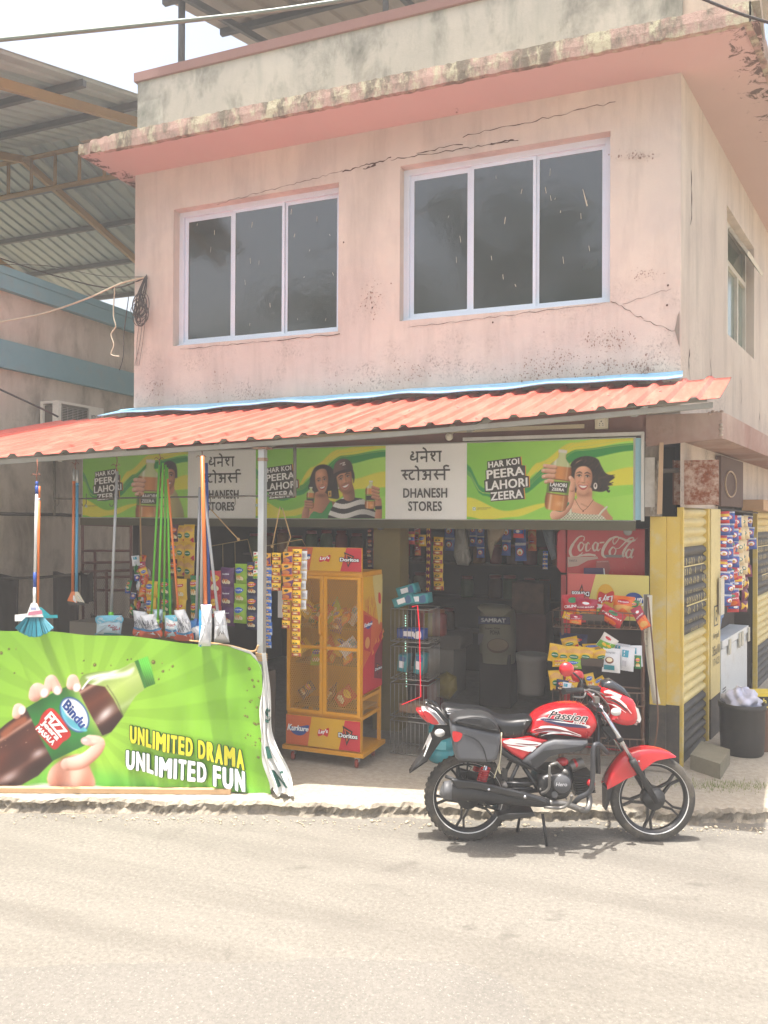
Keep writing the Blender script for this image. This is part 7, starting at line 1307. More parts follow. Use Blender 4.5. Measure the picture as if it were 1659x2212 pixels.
ST_([(862, 400), (832, 384), (800, 430), (812, 480), (846, 474), (868, 424), (862, 400)], [12, 18, 26, 22, 16, 14, 12]); ST_([(866, 400), (900, 395), (940, 360), (1000, 300), (1050, 278), (1060, 300), (1000, 360), (950, 440), (950, 486), (980, 470)], [8, 10, 14, 18, 14, 12, 20, 26, 22, 8]); ST_([(1040, 425), (1012, 408), (980, 450), (990, 494), (1020, 488), (1046, 430)], [12, 18, 24, 20, 14, 10]); ST_([(1060, 400), (1035, 470), (1040, 500), (1066, 480)], [22, 24, 16, 6])
a.poly([(735, 468), (935, 468), (935, 500), (760, 496)], ink(120, 112, 108)); a.poly([(336, 490), (660, 490), (676, 512), (560, 530), (450, 590), (340, 606)], ink(186, 160, 146)); a.text('FANTA', [(356, 545), (440, 545), (440, 520), (356, 520)], ink(70, 50, 50), bold=.02); a.poly([(650, 535), (790, 530), (806, 620), (780, 700), (650, 690)], ink(150, 70, 64)); a.text('SOFTMAX', [(660, 552), (788, 548), (788, 534), (660, 538)], ink(206, 170, 160), bold=.02); a.poly([(515, 612), (730, 612), (750, 690), (515, 690)], ink(70, 50, 90)); a.poly([(730, 612), (742, 620), (750, 690), (736, 690)], WH); random.seed(77)
for _ in range(26): x, y = random.uniform(800, 1160), random.uniform(540, 690); a.ell(x, y, random.uniform(2, 9), random.uniform(1, 4), ink(176, 110, 96), random.uniform(-.5, .5), 7)
b.build('header_panel', co)
rk = thing('snack_rack', 'rusty wire snack rack with an upside down snack board on top', 'snack rack', (-.8, 6.9, .1)); rs = M('rack_brown_steel', (112, 84, 68), .6, .2, var=.2, dirt=.4, dirtc=(140, 90, 60)); Yr = 6.9
b = MB(rs)
RL, RR = PY(1215, 1500, Yr).x, PY(1388, 1500, Yr).x
for x in (RL, RR): b.tube([(x, Yr, .1), (x, Yr, 1.36), (x + (.03 if x == RL else -.03), Yr, 1.40)], .014, 8); b.tube([(x, Yr, .3), (x, Yr - .3, .12)], .012, 6)
for z in (.3, .8, 1.3): b.tube([(RL, Yr, z), (RR, Yr, z)], .007, 6)
b.build('frame', rk)
def basket(yt, yb, x0=1190, x1=1392, lab=None):
    b = MB(M('basket_wire', (120, 96, 78), .5, .4)); A0, A1 = PY(x0 + 4, yt, Yr - .22), PY(x1, yt + 8, Yr - .22); B0, B1 = PY(x0 + 4, yb, Yr - .2), PY(x1, yb + 6, Yr - .2)
    for p, q in ((A0, A1), (B0, B1)): b.tube([p, q], .0045, 5); b.tube([p, Vector((p.x + .02, Yr, p.z))], .0045, 5); b.tube([q, Vector((q.x - .02, Yr, q.z))], .0045, 5)
    for i in range(14): q = i / 13; b.tube([A0.lerp(A1, q), B0.lerp(B1, q), Vector((B0.lerp(B1, q).x, Yr, B0.lerp(B1, q).z))], .0022, 4)
    return b.build('basket', rk)
for yt, yb in ((1318, 1354), (1490, 1520), (1590, 1628)): basket(yt, yb)
b = MB(M('dark_label_card', (80, 68, 58), .7))
for x0, x1, y0, y1 in ((1325, 1418, 0, 0),): pass
for (x0, x1, y0, y1) in ((1330, 1416, 1322, 1346), (1324, 1418, 1492, 1518)): p, q = PY(x0 * 1.0, y1, Yr - .225), PY(x1 - 4, y0, Yr - .225)
for (x0, x1, y0, y1) in ((1329, 1417, 0, 0),): pass
for (x0, x1, y0, y1) in ((495, 738, 1130, 1190), (480, 735, 1622, 1690)):
    p, q = PY((2150 + x0 * .3618) * .54, (2050 + y1 * .3618) * .54, Yr - .226), PY((2150 + x1 * .3618) * .54, (2050 + y0 * .3618) * .54, Yr - .226); b.box((p.x, Yr - .228, p.z), (q.x, Yr - .225, q.z))
b.build('price_holder', rk)
bd = MB(M('board_yellow', (206, 190, 110), .5)); pa_, pb_ = PY(1227, 1334, 7.02), PY(1402, 1244, 7.02); bd.box((pa_.x, 7.02, pa_.z), (pb_.x, 7.035, pb_.z)); a = Art(bd, lambda u, v, h: Vector((u, 7.0195 - h, v)), .0006); PYL = ink(212, 198, 110); x0, x1, z0, z1 = pa_.x, pb_.x, pa_.z, pb_.z; PP = lambda u, v: (x0 + u * (x1 - x0), z0 + v * (z1 - z0)); a.poly([PP(0, 0), PP(1, 0), PP(1, 1), PP(0, 1)], PYL); a.poly([PP(0, 0), PP(.2, 0), PP(.35, 1), PP(0, 1)], ink(196, 92, 84)); sb = lambda u0, v0, u1, v1: (lambda u, v: PP(u1 - (u1 - u0) * u, v1 - (v1 - v0) * v)); logo_doritos(a, sb(.05, .36, .27, .74)); logo_lays(a, sb(.35, .22, .60, .76)); logo_kurkure(a, sb(.67, .26, .96, .66)); bd.build('brand_board', rk)
def rp(kind, zx, zy, zw, zh, lab, rot=0, Y=6.78, ry=0):
    x, y = (2150 + zx * .3618) * .54, (2050 + zy * .3618) * .54; p = PY(x, y, Y); me, w, h = packs(kind); mpp = p.dot(f0) / F; zw *= 1.22; zh *= 1.15; o = put_pk(kind, None, p, zw * .3618 * .54 * mpp / w, (random.uniform(-.15, .05), rot, ry), 'snack_packet', sz=zh * .3618 * .54 * mpp / h); tag(o, lab, 'snack packet', 'packets on the snack rack'); return o
random.seed(40)
for args in (('crimson_snack', 390, 905, 200, 270, 'red crunch packet standing at the top left of the snack rack', -.08), ('maroon_snack', 545, 950, 200, 190, 'red and orange packet right of the crunch packet', .08, 6.74), ('green_white', 670, 1010, 80, 110, 'small green and yellow packet before the upside down board', .2), ('orange_snack', 960, 925, 190, 190, 'orange packet at the top right of the snack rack', .06), ('crimson_snack', 860, 1075, 230, 150, 'dark red packet tipped over in the top basket', .5, 6.72), ('green_chips', 1065, 965, 100, 120, 'dark green packet at the far top right of the rack', .15), ('maroon_snack', 1080, 1050, 100, 220, 'pink and white long packet leaning steeply at the top right', -.5, 6.70), ('maroon_snack', 430, 1130, 110, 90, 'small pink packet hanging low in the top basket', .1, 6.66), ('yellow_chips', 360, 1110, 110, 70, 'yellow packet lying in the left of the top basket', .3, 6.7), ('purple_sachet', 480, 1080, 70, 80, 'small purple packet in the top basket', .3, 6.71),
    ('banana_chips', 345, 1380, 150, 110, 'yellow packet with green spot lying above the middle basket', -.25, 6.8), ('navy_chips', 400, 1340, 250, 150, 'navy packet behind the middle row', .02, 6.9), ('banana_chips', 215, 1455, 130, 170, 'leftmost yellow packet of the middle row', .12, 6.74), ('banana_chips', 290, 1480, 130, 160, 'second yellow packet of the middle row, green spot high', -.03, 6.72), ('banana_chips', 410, 1480, 165, 160, 'widest yellow packet of the middle row', .0, 6.71), ('banana_chips', 545, 1490, 150, 150, 'yellow packet of the middle row behind the price holder', .05, 6.71), ('banana_chips', 690, 1510, 150, 120, 'tilted yellow packet ending the middle row', -.25, 6.70), ('yellow_snack', 610, 1450, 190, 70, 'yellow packet lying behind the middle row', -.1, 6.8), ('green_white', 820, 1370, 150, 150, 'green and white packet perched above the middle basket', .55, 6.72), ('white_snack', 825, 1500, 160, 230, 'white packet with a bowl of nuts in the middle basket', .03, 6.70), ('white_teal', 1000, 1490, 130, 230, 'white packet with teal square in the middle basket', .08, 6.70), ('white_teal', 1080, 1470, 120, 200, 'white packet at the right end of the middle basket', -.05, 6.76), ('white_teal', 930, 1450, 150, 180, 'crumpled white packet behind the nut packet', .1, 6.82), ('green_chips', 1110, 1580, 60, 130, 'narrow green packet at the far right of the middle basket', .0, 6.72), ('lime_snack', 400, 1620, 140, 90, 'lime packet low in the middle basket', .0, 6.68), ('yellow_chips', 250, 1610, 150, 80, 'yellow packet folded low in the middle basket', -.1, 6.68),
    ('banana_chips', 195, 1745, 130, 190, 'leftmost yellow packet of the lowest row', -.12, 6.72), ('navy_chips', 280, 1850, 110, 110, 'dark packet in the lowest basket', .1, 6.68), ('yellow_chips', 395, 1820, 120, 110, 'yellow and white packet behind the red mirror', .3, 6.72), ('yellow_snack', 560, 1780, 90, 140, 'upright yellow packet in the lowest row', -.3, 6.74), ('yellow_snack', 660, 1830, 110, 90, 'yellow packet lying at the right of the lowest row', -.6, 6.76), ('white_teal', 330, 1880, 80, 100, 'small white packet low in the lowest basket', .1, 6.66)):
    k, zx, zy, zw, zh, lab, rot = args[:7]; rp(k, zx, zy, zw, zh, lab, rot, args[7] if len(args) > 7 else 6.78)
nwp = thing('newspaper_bundle', 'folded newspapers hanging by the right side of the snack rack', 'newspapers', PY(1410, 1300, 6.8)); npm = M('newsprint', (202, 194, 172), .85, var=.15, scale=9)
for k, pts in enumerate(([(1393, 1284), (1394, 1350), (1398, 1410), (1406, 1470), (1414, 1520)], [(1402, 1286), (1402, 1360), (1404, 1420), (1412, 1480), (1420, 1522)])):
    b = MB(npm); Pn = smooth([PY(x, y, 6.78 - .02 * k) for x, y in pts], 4, False); b.add([p + Vector((dx, dy, 0)) for p in Pn for dx, dy in ((-.012, 0), (.035 - .012 * k, .03))], [[2 * i, 2 * i + 1, 2 * i + 3, 2 * i + 2] for i in range(len(Pn) - 1)], True); a = Art(b, lambda u, v, h: Pn[min(len(Pn) - 1, int(v * (len(Pn) - 1)))] + Vector((-.015 + .07 * u, .03 * u - .003 - h, 0)), .0004, cut=.2)
    for r_ in range(8): a.rect(.1, .05 + r_ * .06, .8, .07 + r_ * .06, ink(120, 116, 108)) if k == 0 else None
    b.build('folded_sheet', nwp, solid=.004, fix=False)
b = MB(rs); b.tube(smooth([PY(x, y, 6.74) for x, y in ((1400, 1290), (1412, 1420), (1421, 1540), (1416, 1600), (1404, 1645))], 4, False), .007, 6); b.build('hanger_wire', nwp)
# ------------------------------------------------------------------ dim stock inside the shop
shelfm = M('dark_shelf_board', (82, 66, 50), .8, var=.2); jars = []
def shelf(x0, x1, z, y0, y1, lab): b = MB(shelfm); b.box((x0, y0, z - .02), (x1, y1, z)); tag(b.build('stock_shelf'), lab, 'shelf', 'dark stock shelves inside the shop')
for i, z in enumerate((.7, 1.15, 1.6, 2.05)): shelf(-5.2, -1.2, z, 10.15, 10.55, 'dark shelf board along the back wall of the shop'); 
for i, z in enumerate((1.35, 1.75, 2.12)): shelf(-5.3, -3.05, z, 8.6, 8.95, 'dark shelf board behind the hanging packets at left')
jm = [M('jar_' + n_, c_, .25, var=.3, scale=20) for n_, c_ in (('amber', (150, 104, 50)), ('red', (140, 50, 44)), ('green', (84, 104, 60)), ('pale', (150, 140, 120)), ('brown', (104, 72, 50)))]
protos = []
for mt in jm:
    b = MB(mt); b.lathe([(0, 0), (.075, 0), (.08, .02), (.08, .19), (.06, .215)], (0, 0, 0), (0, 0, 1), 14); t = thing('storage_jar', 'dim filled storage jar on the dark back shelves', 'jar', (0, 0, -50), 0, 'jars on the dark shelves'); WM[t.name] = Matrix(); b.build('glass', t); b = MB(M('jar_lid', (150, 60, 50), .4)); b.lathe([(.062, .216), (.066, .216), (.066, .25), (0, .252)], (0, 0, 0), (0, 0, 1), 14); b.build('lid', t); protos.append(t)
random.seed(17); used = set()
for z in (.7, 1.15, 1.6, 2.05):
    for x in [-5.0 + .21 * i for i in range(18)]:
        if random.random() < .75:
            p = random.choice(protos); o = p if p not in used else copy_tree(p); used.add(p); o.location = (x + random.uniform(-.03, .03), 10.28, z + .002); s_ = random.uniform(.8, 1.25); o.scale = (s_, s_, s_)
for z in (1.35, 1.75, 2.12):
    for x in [-5.2 + .2 * i for i in range(11)]:
        if random.random() < .85: p = random.choice(protos); o = p if p not in used else copy_tree(p); used.add(p); o.location = (x, 8.72, z + .002); o.scale = (.95, .95, random.uniform(.8, 1.2))
for p in protos:
    if p not in used: p.location = (-1.5, 10.3, .702)
random.seed(51)
for (x, y0, y1, w_, Y, ks, lab) in ((815, 1150, 1240, 17, 7.6, ['crimson_snack'], 'leftmost dim red packet strip under the sign beside the olive pillar'), (828, 1150, 1232, 15, 7.62, ['orange_snack'], 'dim orange packet strip next to the leftmost red strip'), (842, 1146, 1188, 15, 7.6, ['green_chips'], 'short dim green packet strip near the olive pillar'), (854, 1152, 1222, 12, 7.62, ['white_teal'], 'dim teal packet strip near the olive pillar'), (867, 1158, 1220, 14, 7.6, ['orange_snack'], 'bright orange packet strip near the olive pillar'), (888, 1148, 1176, 16, 7.7, ['rainbow'], 'short mixed packet strip in the shop doorway'), (912, 1155, 1180, 16, 7.7, ['yellow_snack'], 'short yellow packet strip in the shop doorway'), (926, 1135, 1280, 10, 7.7, ['chocolate'], 'thin dark red strip left of the yellow doorway strip'), (947, 1160, 1275, 20, 7.6, ['yellow_sachet'], 'tall yellow sachet bunch hanging in the doorway'), (972, 1132, 1190, 20, 8.2, ['bluekid'], 'first dim blue sachet row hanging behind the doorway'), (1022, 1132, 1180, 16, 8.2, ['bluekid'], 'second dim blue sachet row behind the clear bag'), (1095, 1132, 1200, 18, 8.2, ['bluekid'], 'third dim blue sachet row right of the cream bag'), (1125, 1132, 1212, 22, 8.1, ['bluekid'], 'fourth dim blue sachet row by the rainbow tag'), (1178, 1190, 1230, 10, 8.0, ['blue_sachet'], 'small blue strip left of the red cooler'), (1120, 1108 + 22, 1162, 20, 7.75, ['rainbow'], 'rainbow striped tag hanging right of the doorway centre'), (902, 1134, 1200, 14, 7.9, ['maroon_snack'], 'dim maroon packet strip behind the short mixed strip in the doorway'), (1038, 1134, 1205, 15, 8.3, ['bluekid'], 'dim blue sachet row just left of the cream cloth bag'), (1150, 1134, 1190, 16, 8.3, ['orange_snack'], 'dim orange strip right of the fourth blue sachet row'), (800, 1140, 1228, 14, 7.64, ['dark_snack'], 'dark purple packet strip hanging against the olive pillar')):
    strip(x, y0, y1, w_, Y, ks, lab)
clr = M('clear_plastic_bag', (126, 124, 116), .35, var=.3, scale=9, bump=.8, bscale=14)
for i, pts in enumerate(([(985, 1134), (1005, 1134), (1012, 1180), (1018, 1210), (1012, 1222), (988, 1220), (980, 1200)], [(1052, 1134), (1095, 1134), (1088, 1155), (1068, 1180), (1060, 1210), (1054, 1180)], [(1168, 1134), (1196, 1134), (1200, 1180), (1204, 1205), (1192, 1210), (1178, 1170)])):
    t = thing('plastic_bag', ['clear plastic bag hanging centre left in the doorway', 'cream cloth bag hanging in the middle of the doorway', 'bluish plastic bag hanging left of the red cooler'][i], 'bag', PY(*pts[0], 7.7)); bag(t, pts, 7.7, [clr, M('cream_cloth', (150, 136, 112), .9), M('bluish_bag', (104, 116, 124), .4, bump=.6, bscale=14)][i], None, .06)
sk = thing('grain_sack', 'white printed grain sack with a dark blue name band inside the dark shop', 'sack', PY(1068, 1412, 8.6)); b = MB(M('woven_sack', (150, 144, 118), .8, var=.15, bump=.3)); Q = lambda x, y, d=0: PY((1450 + x * .4822) * .54, (2050 + y * .4822) * .54, 8.6 + d)
def sackp(u, v): 
    th = u * 2 * math.pi; l, r_ = Q(955, 0), Q(1235, 0); w2 = (r_.x - l.x) / 2; z1, z0 = Q(0, 760).z, Q(0, 1180).z; k = 1 + .06 * math.sin(math.pi * v) - .05 * (v > .95)
    ex = 2.6; c_, s_ = math.cos(th), math.sin(th); X = (l.x + r_.x) / 2 + w2 * k * math.copysign(abs(c_) ** (2 / ex), c_); Y_ = 8.78 + .16 * k * math.copysign(abs(s_) ** (2 / ex), s_); return Vector((X, Y_, z0 + (z1 - z0) * v))
b.grid(sackp, 28, 10); l, r_ = Q(955, 0), Q(1235, 0); rp2 = smooth([Q(955, 790, .0), Q(990, 760, .1), Q(1080, 755, .25), Q(1190, 765, .15), Q(1232, 800, 0), Q(1160, 860, -.02), Q(1040, 850, -.02)], 4)
b.poly(rp2); a = Art(b, lambda u, v, h: Vector((u, 8.60 - h - .004, v)), .001, pre=lambda x, y: (Q(x, y).x, Q(x, y).z)); a.poly([(962, 860), (1222, 868), (1228, 930), (962, 925)], ink(40, 44, 84)); a.text('SAMRAT', [(985, 908), (1190, 914), (1190, 880), (985, 874)], WH, bold=.04); a.text('Super Fine', [(1015, 972), (1142, 972), (1142, 952), (1015, 952)], ink(60, 50, 44), bold=.02); a.text('POHA', [(1060, 1012), (1142, 1014), (1142, 978), (1060, 976)], ink(60, 50, 44), bold=.03); a.ell(1125, 1105, 92, 62, ink(104, 80, 60)); a.ell(1125, 1098, 82, 50, ink(150, 130, 96)); a.poly([(960, 1000), (1010, 1010), (990, 1080), (962, 1100)], ink(100, 92, 96)); b.build('bag', sk, fix=False)
def goods_box(px, Y, dep, mt, lab, nm='stock_carton', cat='carton'):
    p, q = PY(px[0], px[3], Y), PY(px[2], px[1], Y); b = MB(mt); b.prism([(p.x, p.z), (q.x, p.z), (q.x, q.z), (p.x, q.z)], lambda u, v, w: Vector((u, w, v)), Y, Y + dep, .012); return tag(b.build(nm), lab, cat)
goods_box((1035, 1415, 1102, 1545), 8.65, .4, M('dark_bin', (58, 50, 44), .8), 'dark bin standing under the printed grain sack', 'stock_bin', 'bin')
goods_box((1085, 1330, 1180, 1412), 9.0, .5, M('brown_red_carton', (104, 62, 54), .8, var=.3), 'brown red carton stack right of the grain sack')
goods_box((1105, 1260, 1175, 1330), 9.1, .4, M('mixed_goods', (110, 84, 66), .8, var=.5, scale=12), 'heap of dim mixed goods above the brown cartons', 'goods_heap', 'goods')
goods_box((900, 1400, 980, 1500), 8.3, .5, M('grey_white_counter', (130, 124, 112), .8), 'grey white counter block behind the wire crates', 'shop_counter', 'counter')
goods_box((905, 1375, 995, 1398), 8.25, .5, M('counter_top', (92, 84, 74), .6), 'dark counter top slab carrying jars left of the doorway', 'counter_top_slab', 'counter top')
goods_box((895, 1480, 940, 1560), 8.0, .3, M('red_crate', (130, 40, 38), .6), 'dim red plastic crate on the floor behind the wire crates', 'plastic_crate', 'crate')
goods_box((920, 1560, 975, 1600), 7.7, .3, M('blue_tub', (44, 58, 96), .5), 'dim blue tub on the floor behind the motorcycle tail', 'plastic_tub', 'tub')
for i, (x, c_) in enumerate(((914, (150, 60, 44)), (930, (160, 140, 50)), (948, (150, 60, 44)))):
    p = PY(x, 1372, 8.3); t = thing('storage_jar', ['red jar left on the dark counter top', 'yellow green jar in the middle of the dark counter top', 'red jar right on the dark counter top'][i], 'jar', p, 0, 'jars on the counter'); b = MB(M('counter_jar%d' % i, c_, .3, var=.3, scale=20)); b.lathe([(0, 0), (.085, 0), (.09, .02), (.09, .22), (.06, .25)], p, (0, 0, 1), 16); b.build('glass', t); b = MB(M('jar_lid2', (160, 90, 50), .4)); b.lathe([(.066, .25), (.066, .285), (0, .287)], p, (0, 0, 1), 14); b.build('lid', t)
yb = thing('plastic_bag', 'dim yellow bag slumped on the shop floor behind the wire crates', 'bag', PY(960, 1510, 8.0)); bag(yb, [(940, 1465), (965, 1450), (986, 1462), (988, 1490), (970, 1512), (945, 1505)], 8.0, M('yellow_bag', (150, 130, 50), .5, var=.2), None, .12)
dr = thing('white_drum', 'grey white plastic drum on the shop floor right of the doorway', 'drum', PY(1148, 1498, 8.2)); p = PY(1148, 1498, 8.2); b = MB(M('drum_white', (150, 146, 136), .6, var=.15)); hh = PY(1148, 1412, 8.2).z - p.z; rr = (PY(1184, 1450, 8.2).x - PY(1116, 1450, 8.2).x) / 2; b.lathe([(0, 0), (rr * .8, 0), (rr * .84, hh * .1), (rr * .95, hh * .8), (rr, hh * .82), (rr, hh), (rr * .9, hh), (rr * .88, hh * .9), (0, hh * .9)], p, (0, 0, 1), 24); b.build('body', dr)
# counter behind the banner, chip trays
b = MB(M('stall_counter', (96, 84, 70), .8)); b.box((-5.4, 5.75, .1), (-3.45, 6.15, .86)); tag(b.build('stall_counter'), 'dark low stall counter hidden behind the green banner', 'counter'); b = MB(M('grey_block', (120, 112, 100), .9)); p, q = PY(150, 1375, 5.8), PY(240, 1348, 5.8); b.box((p.x, 5.8, .862), (q.x, 6.2, q.z)); tag(b.build('stone_block'), 'grey block on the stall counter behind the bagged flat mop', 'block')
# dark drapes, gate and pipes in the alley
b = MB(M('alley_pipe', (70, 64, 58), .7)); b.tube([PX(0, 1110, -7.44), PX(130, 1112, -7.44), PY(285, 1119, 7.7)], .02, 8); tag(b.build('water_pipe'), 'dark pipe running along the damp alley wall', 'pipe')
gt = thing('metal_gate', 'rusty red barred gate with chain link closing the alley', 'gate', PY(230, 1350, 8.0)); gm = M('gate_red_oxide', (110, 70, 62), .7, var=.2); b = MB(gm)
G = lambda x, y: PY(x, y, 8.0)
for x0, y0, x1, y1 in ((178, 1133, 283, 1136), (178, 1190, 283, 1190), (178, 1216, 283, 1214), (178, 1235, 283, 1232), (178, 1248, 283, 1246), (210, 1275, 283, 1275), (178, 1350, 283, 1350), (178, 1133, 180, 1420), (205, 1190, 207, 1420), (230, 1230, 231, 1420), (283, 1133, 283, 1420)): b.tube([G(x0, y0), G(x1, y1)], .018, 6)
b.build('frame', gt); b = MB(M('chain_link', (90, 84, 78), .6, .3)); A0, A1, B0 = G(180, 1215), G(283, 1215), G(180, 1420); n_ = 22
for i in range(-n_, n_ * 2):
    for sg in (1, -1):
        x0_, L_ = A0.x + (A1.x - A0.x) * i / n_, A0.z - B0.z; xe = x0_ + sg * L_ * .7; z0_, z1_ = A0.z, B0.z; pts = []
        for k in range(21):
            x = x0_ + (xe - x0_) * k / 20; z = z0_ + (z1_ - z0_) * k / 20
            if A0.x <= x <= A1.x: pts.append((x, 8.0, z))
        if len(pts) > 1: b.tube([pts[0], pts[-1]], .0022, 3, False)
b.build('chain_link', gt, fix=False)
dk_ = M('dark_cloth', (52, 46, 42), .9, var=.2)
for i, (x0, y0, x1, y1, lab) in enumerate(((-20, 1245, 42, 1400, 'dark cloth covering goods at the far left behind the broom'), (112, 1240, 172, 1400, 'dark cloth hanging behind the floor brushes'), (172, 1238, 200, 1300, 'narrow dark cloth strip before the gate'), (196, 1330, 262, 1380, 'dark hooped basket shape behind the bagged flat mop'))):
    b = MB(dk_); Yd = 6.6 + .05 * i; p, q = PY(x0, y1, Yd), PY(x1, y0, Yd); nU = 14
    b.grid(lambda u, v: Vector((p.x + (q.x - p.x) * u, Yd + .03 * math.sin(u * 11 + i) * (1 - v * .6), p.z + (q.z - p.z) * v + .02 * math.sin(u * 5 + i))), nU, 6); tag(b.build('dark_cloth', solid=.006), lab, 'cloth')
b = MB(MATS['alley_pipe']); b.tube([PY(-10, 1250, 6.55), PY(85, 1248, 6.55), PY(172, 1240, 6.55)], .018, 6); tag(b.build('support_pipe'), 'dark horizontal pipe carrying the hanging cloths', 'pipe')
# ------------------------------------------------------------------ right-hand side: boxes, freezer, tub, step
b = MB(rusty('rust_streaked_sheet', (186, 160, 142), (132, 72, 40), .42, .56)); p0, p1 = PY(1456, 1090, 7.33), PY(1553, 993, 7.33); b.box((p0.x, 7.33, p0.z), (p1.x, 7.52, p1.z)); b.m(rusty('rust_edge', (120, 84, 66))).box((p0.x - .012, 7.32, p0.z), (p0.x - .001, 7.53, p1.z + .006)); tag(b.build('metal_box'), 'rust streaked square metal box above the yellow roller shutter', 'box')
fb_ = thing('speaker_board', 'dark brown board with a wire ring right of the rusty box', 'board', SW(1.45, 2.4, .05)); b = MB(M('brown_board', (84, 60, 48), .8, var=.15)); b.obox(SW(1.35, 2.33, .01), SD * 1.15, SN * .05, (0, 0, .5)); b.build('panel', fb_); b = MB(M('cream_wire', (176, 150, 120), .6)); c = SW(1.75, 2.56, .075); b.tube([c + SD * (.28 * math.cos(q)) + Vector((0, 0, .13 * math.sin(q))) for q in [i * .2 for i in range(33)]], .008, 6); b.build('wire_ring', fb_)
b = MB(M('grey_bracket', (120, 112, 104), .7)); b.tube([PY(1424, 1018, 7.3), PY(1466, 1016, 7.3)], .02, 8); tag(b.build('steel_bracket'), 'grey pipe bracket left of the rusty metal box', 'bracket')
b = MB(M('light_timber', (176, 138, 96), .7, var=.15, scale=14)); b.obox(SW(2.6, 2.30, .03), SD * 3.0, SN * .22, (0, 0, .12)); tag(b.build('timber_plank'), 'light timber plank over the second shutter at the right edge', 'plank')
b = MB(M('cream_board', (206, 200, 180), .7, var=.1)); b.obox(SW(1.30, .98 + .28, .05), SD * .16, SN * .02, (0, 0, .36)); tag(b.build('board_strip'), 'cream board strip leaning on the cream pillar', 'board')
random.seed(61)
for (u, zt_, zb_, ks, lab) in ((1.62, 2.28, 1.55, ['rainbow', 'bluekid'], 'leftmost hanging strip of red and blue sachets in the side opening'), (1.86, 2.28, 1.30, ['bluekid'], 'blue kiddie sachet strip in the side opening'), (2.05, 2.24, 1.28, ['crimson_snack', 'bluekid'], 'crimson and blue mixed strip in the side opening'), (2.22, 2.24, 1.2, ['bluekid', 'rainbow'], 'long blue strip ending lowest above the blue basket'), (2.42, 2.24, 1.42, ['creamy'], 'first cream coloured sachet strip in the side opening'), (2.62, 2.24, 1.46, ['creamy'], 'second cream coloured sachet strip in the side opening'), (2.8, 2.2, 1.15, ['chocolate'], 'purple and yellow chocolate strip hanging low in the side opening'), (3.1, 2.25, 1.85, ['bluekid'], 'short blue strip nearest the second shutter')):
    p = SW(u, zt_, .02); t = thing('packet_strip', lab, 'packet strip', p, 0, 'strips hanging in the side opening'); me, w_, h_ = packs(ks[0]); n = max(2, round((zt_ - zb_) / .13))
    for i in range(n): me, w2, h2 = packs(ks[i % len(ks)]); put_pk(ks[i % len(ks)], t, (random.uniform(-.012, .012), random.uniform(-.02, .02), -(zt_ - zb_) * i / n), .15 / w2, (random.uniform(-.1, .1), random.uniform(-.1, .1), .65 + random.uniform(-.5, .5)), sz=(zt_ - zb_) / n / h2)
b = MB(MATS['alley_pipe']); b.tube([SW(1.5, 2.30, .03), SW(3.6, 2.28, .03)], .012, 6); tag(b.build('hanging_pole'), 'dark pole the sachet strips hang from in the side opening', 'pole')
fz = thing('chest_freezer', 'white chest freezer standing in the side opening', 'freezer', SW(2.4, .1)); fwm = M('freezer_white', (206, 212, 214), .4, var=.05, dirt=.35, dirtc=(150, 146, 136), dscale=4)
b = MB(fwm); b.obox(SW(1.66, .15, -.55), SD * 1.45, SN * .55, (0, 0, .72)); b.m(M('freezer_vent', (60, 62, 62), .6))
for k in range(9): b.obox(SW(1.74, .22 + k * .028, .0005), SD * .16, SN * .002, (0, 0, .012))
b.m(black); [b.lathe([(.04, -.02), (.04, .02), (0, .02)], SW(u, .132, -.08), SN, 10) for u in (1.75, 3.0)]; b.build('body', fz)
b = MB(fwm); b.obox(SW(1.65, .885, -.56), SD * 1.47, SN * .575, (0, 0, .075)); lo_ = b.build('lid', fz)
for u in (1.95, 2.5, 2.65, 3.05): b = MB(M('freezer_hinge', (190, 186, 168), .5)); b.obox(SW(u, .78, .016), SD * .09, SN * .012, (0, 0, .16)); b.build('hinge', lo_)
bs_ = thing('basket', 'blue plastic basket on the white freezer lid', 'basket', SW(1.85, .96, -.25)); b = MB(M('blue_basket', (52, 112, 168), .45, var=.08)); c = SW(1.88, .962, -.2)
pr_ = lambda k: [c + SD * (a_ * k) + SN * (b_ * k) for a_, b_ in ((-.19, -.13), (.19, -.13), (.19, .13), (-.19, .13))]
b.hexa(pr_(.85), [p + Vector((0, 0, .19)) for p in pr_(1.0)]); b.hexa([p + Vector((0, 0, .191)) for p in pr_(1.08)], [p + Vector((0, 0, .24)) for p in pr_(1.1)]); b.build('tub', bs_)
tb_ = thing('rubbish_tub', 'large round black tub holding a bag at the right edge', 'tub', PZ(1622, 1638, .1)); tc = PZ(1624, 1640, .1) + f0 * .19; b = MB(M('black_tub_plastic', (40, 39, 37), .55, var=.2, dirt=.4, dirtc=(90, 82, 72))); b.lathe([(0, 0), (.165, 0), (.18, .02), (.185, .16), (.187, .17), (.19, .40), (.2, .41), (.2, .455), (.185, .455), (.178, .40), (0, .36)], tc, (0, 0, 1), 32); b.build('body', tb_)
pbg = thing('plastic_bag', 'crumpled lilac white plastic bag lying in the black tub', 'bag', tc + Vector((0, 0, .4))); b = MB(M('lilac_bag', (190, 192, 210), .35, var=.12, scale=12, coat=.2)); random.seed(3)
def bagp(u, v): th = 2 * math.pi * u; ph = math.pi * v; k = 1 + .16 * math.sin(th * 3 + ph * 4) + .1 * math.sin(th * 7 - ph * 5) + .06 * math.sin(th * 13 + ph * 11); return tc + Vector((.15 * k * math.sin(ph) * math.cos(th), .13 * k * math.sin(ph) * math.sin(th), .46 + .11 * k * math.cos(ph)))
b.grid(bagp, 40, 22); b.build('body', pbg, fix=False)
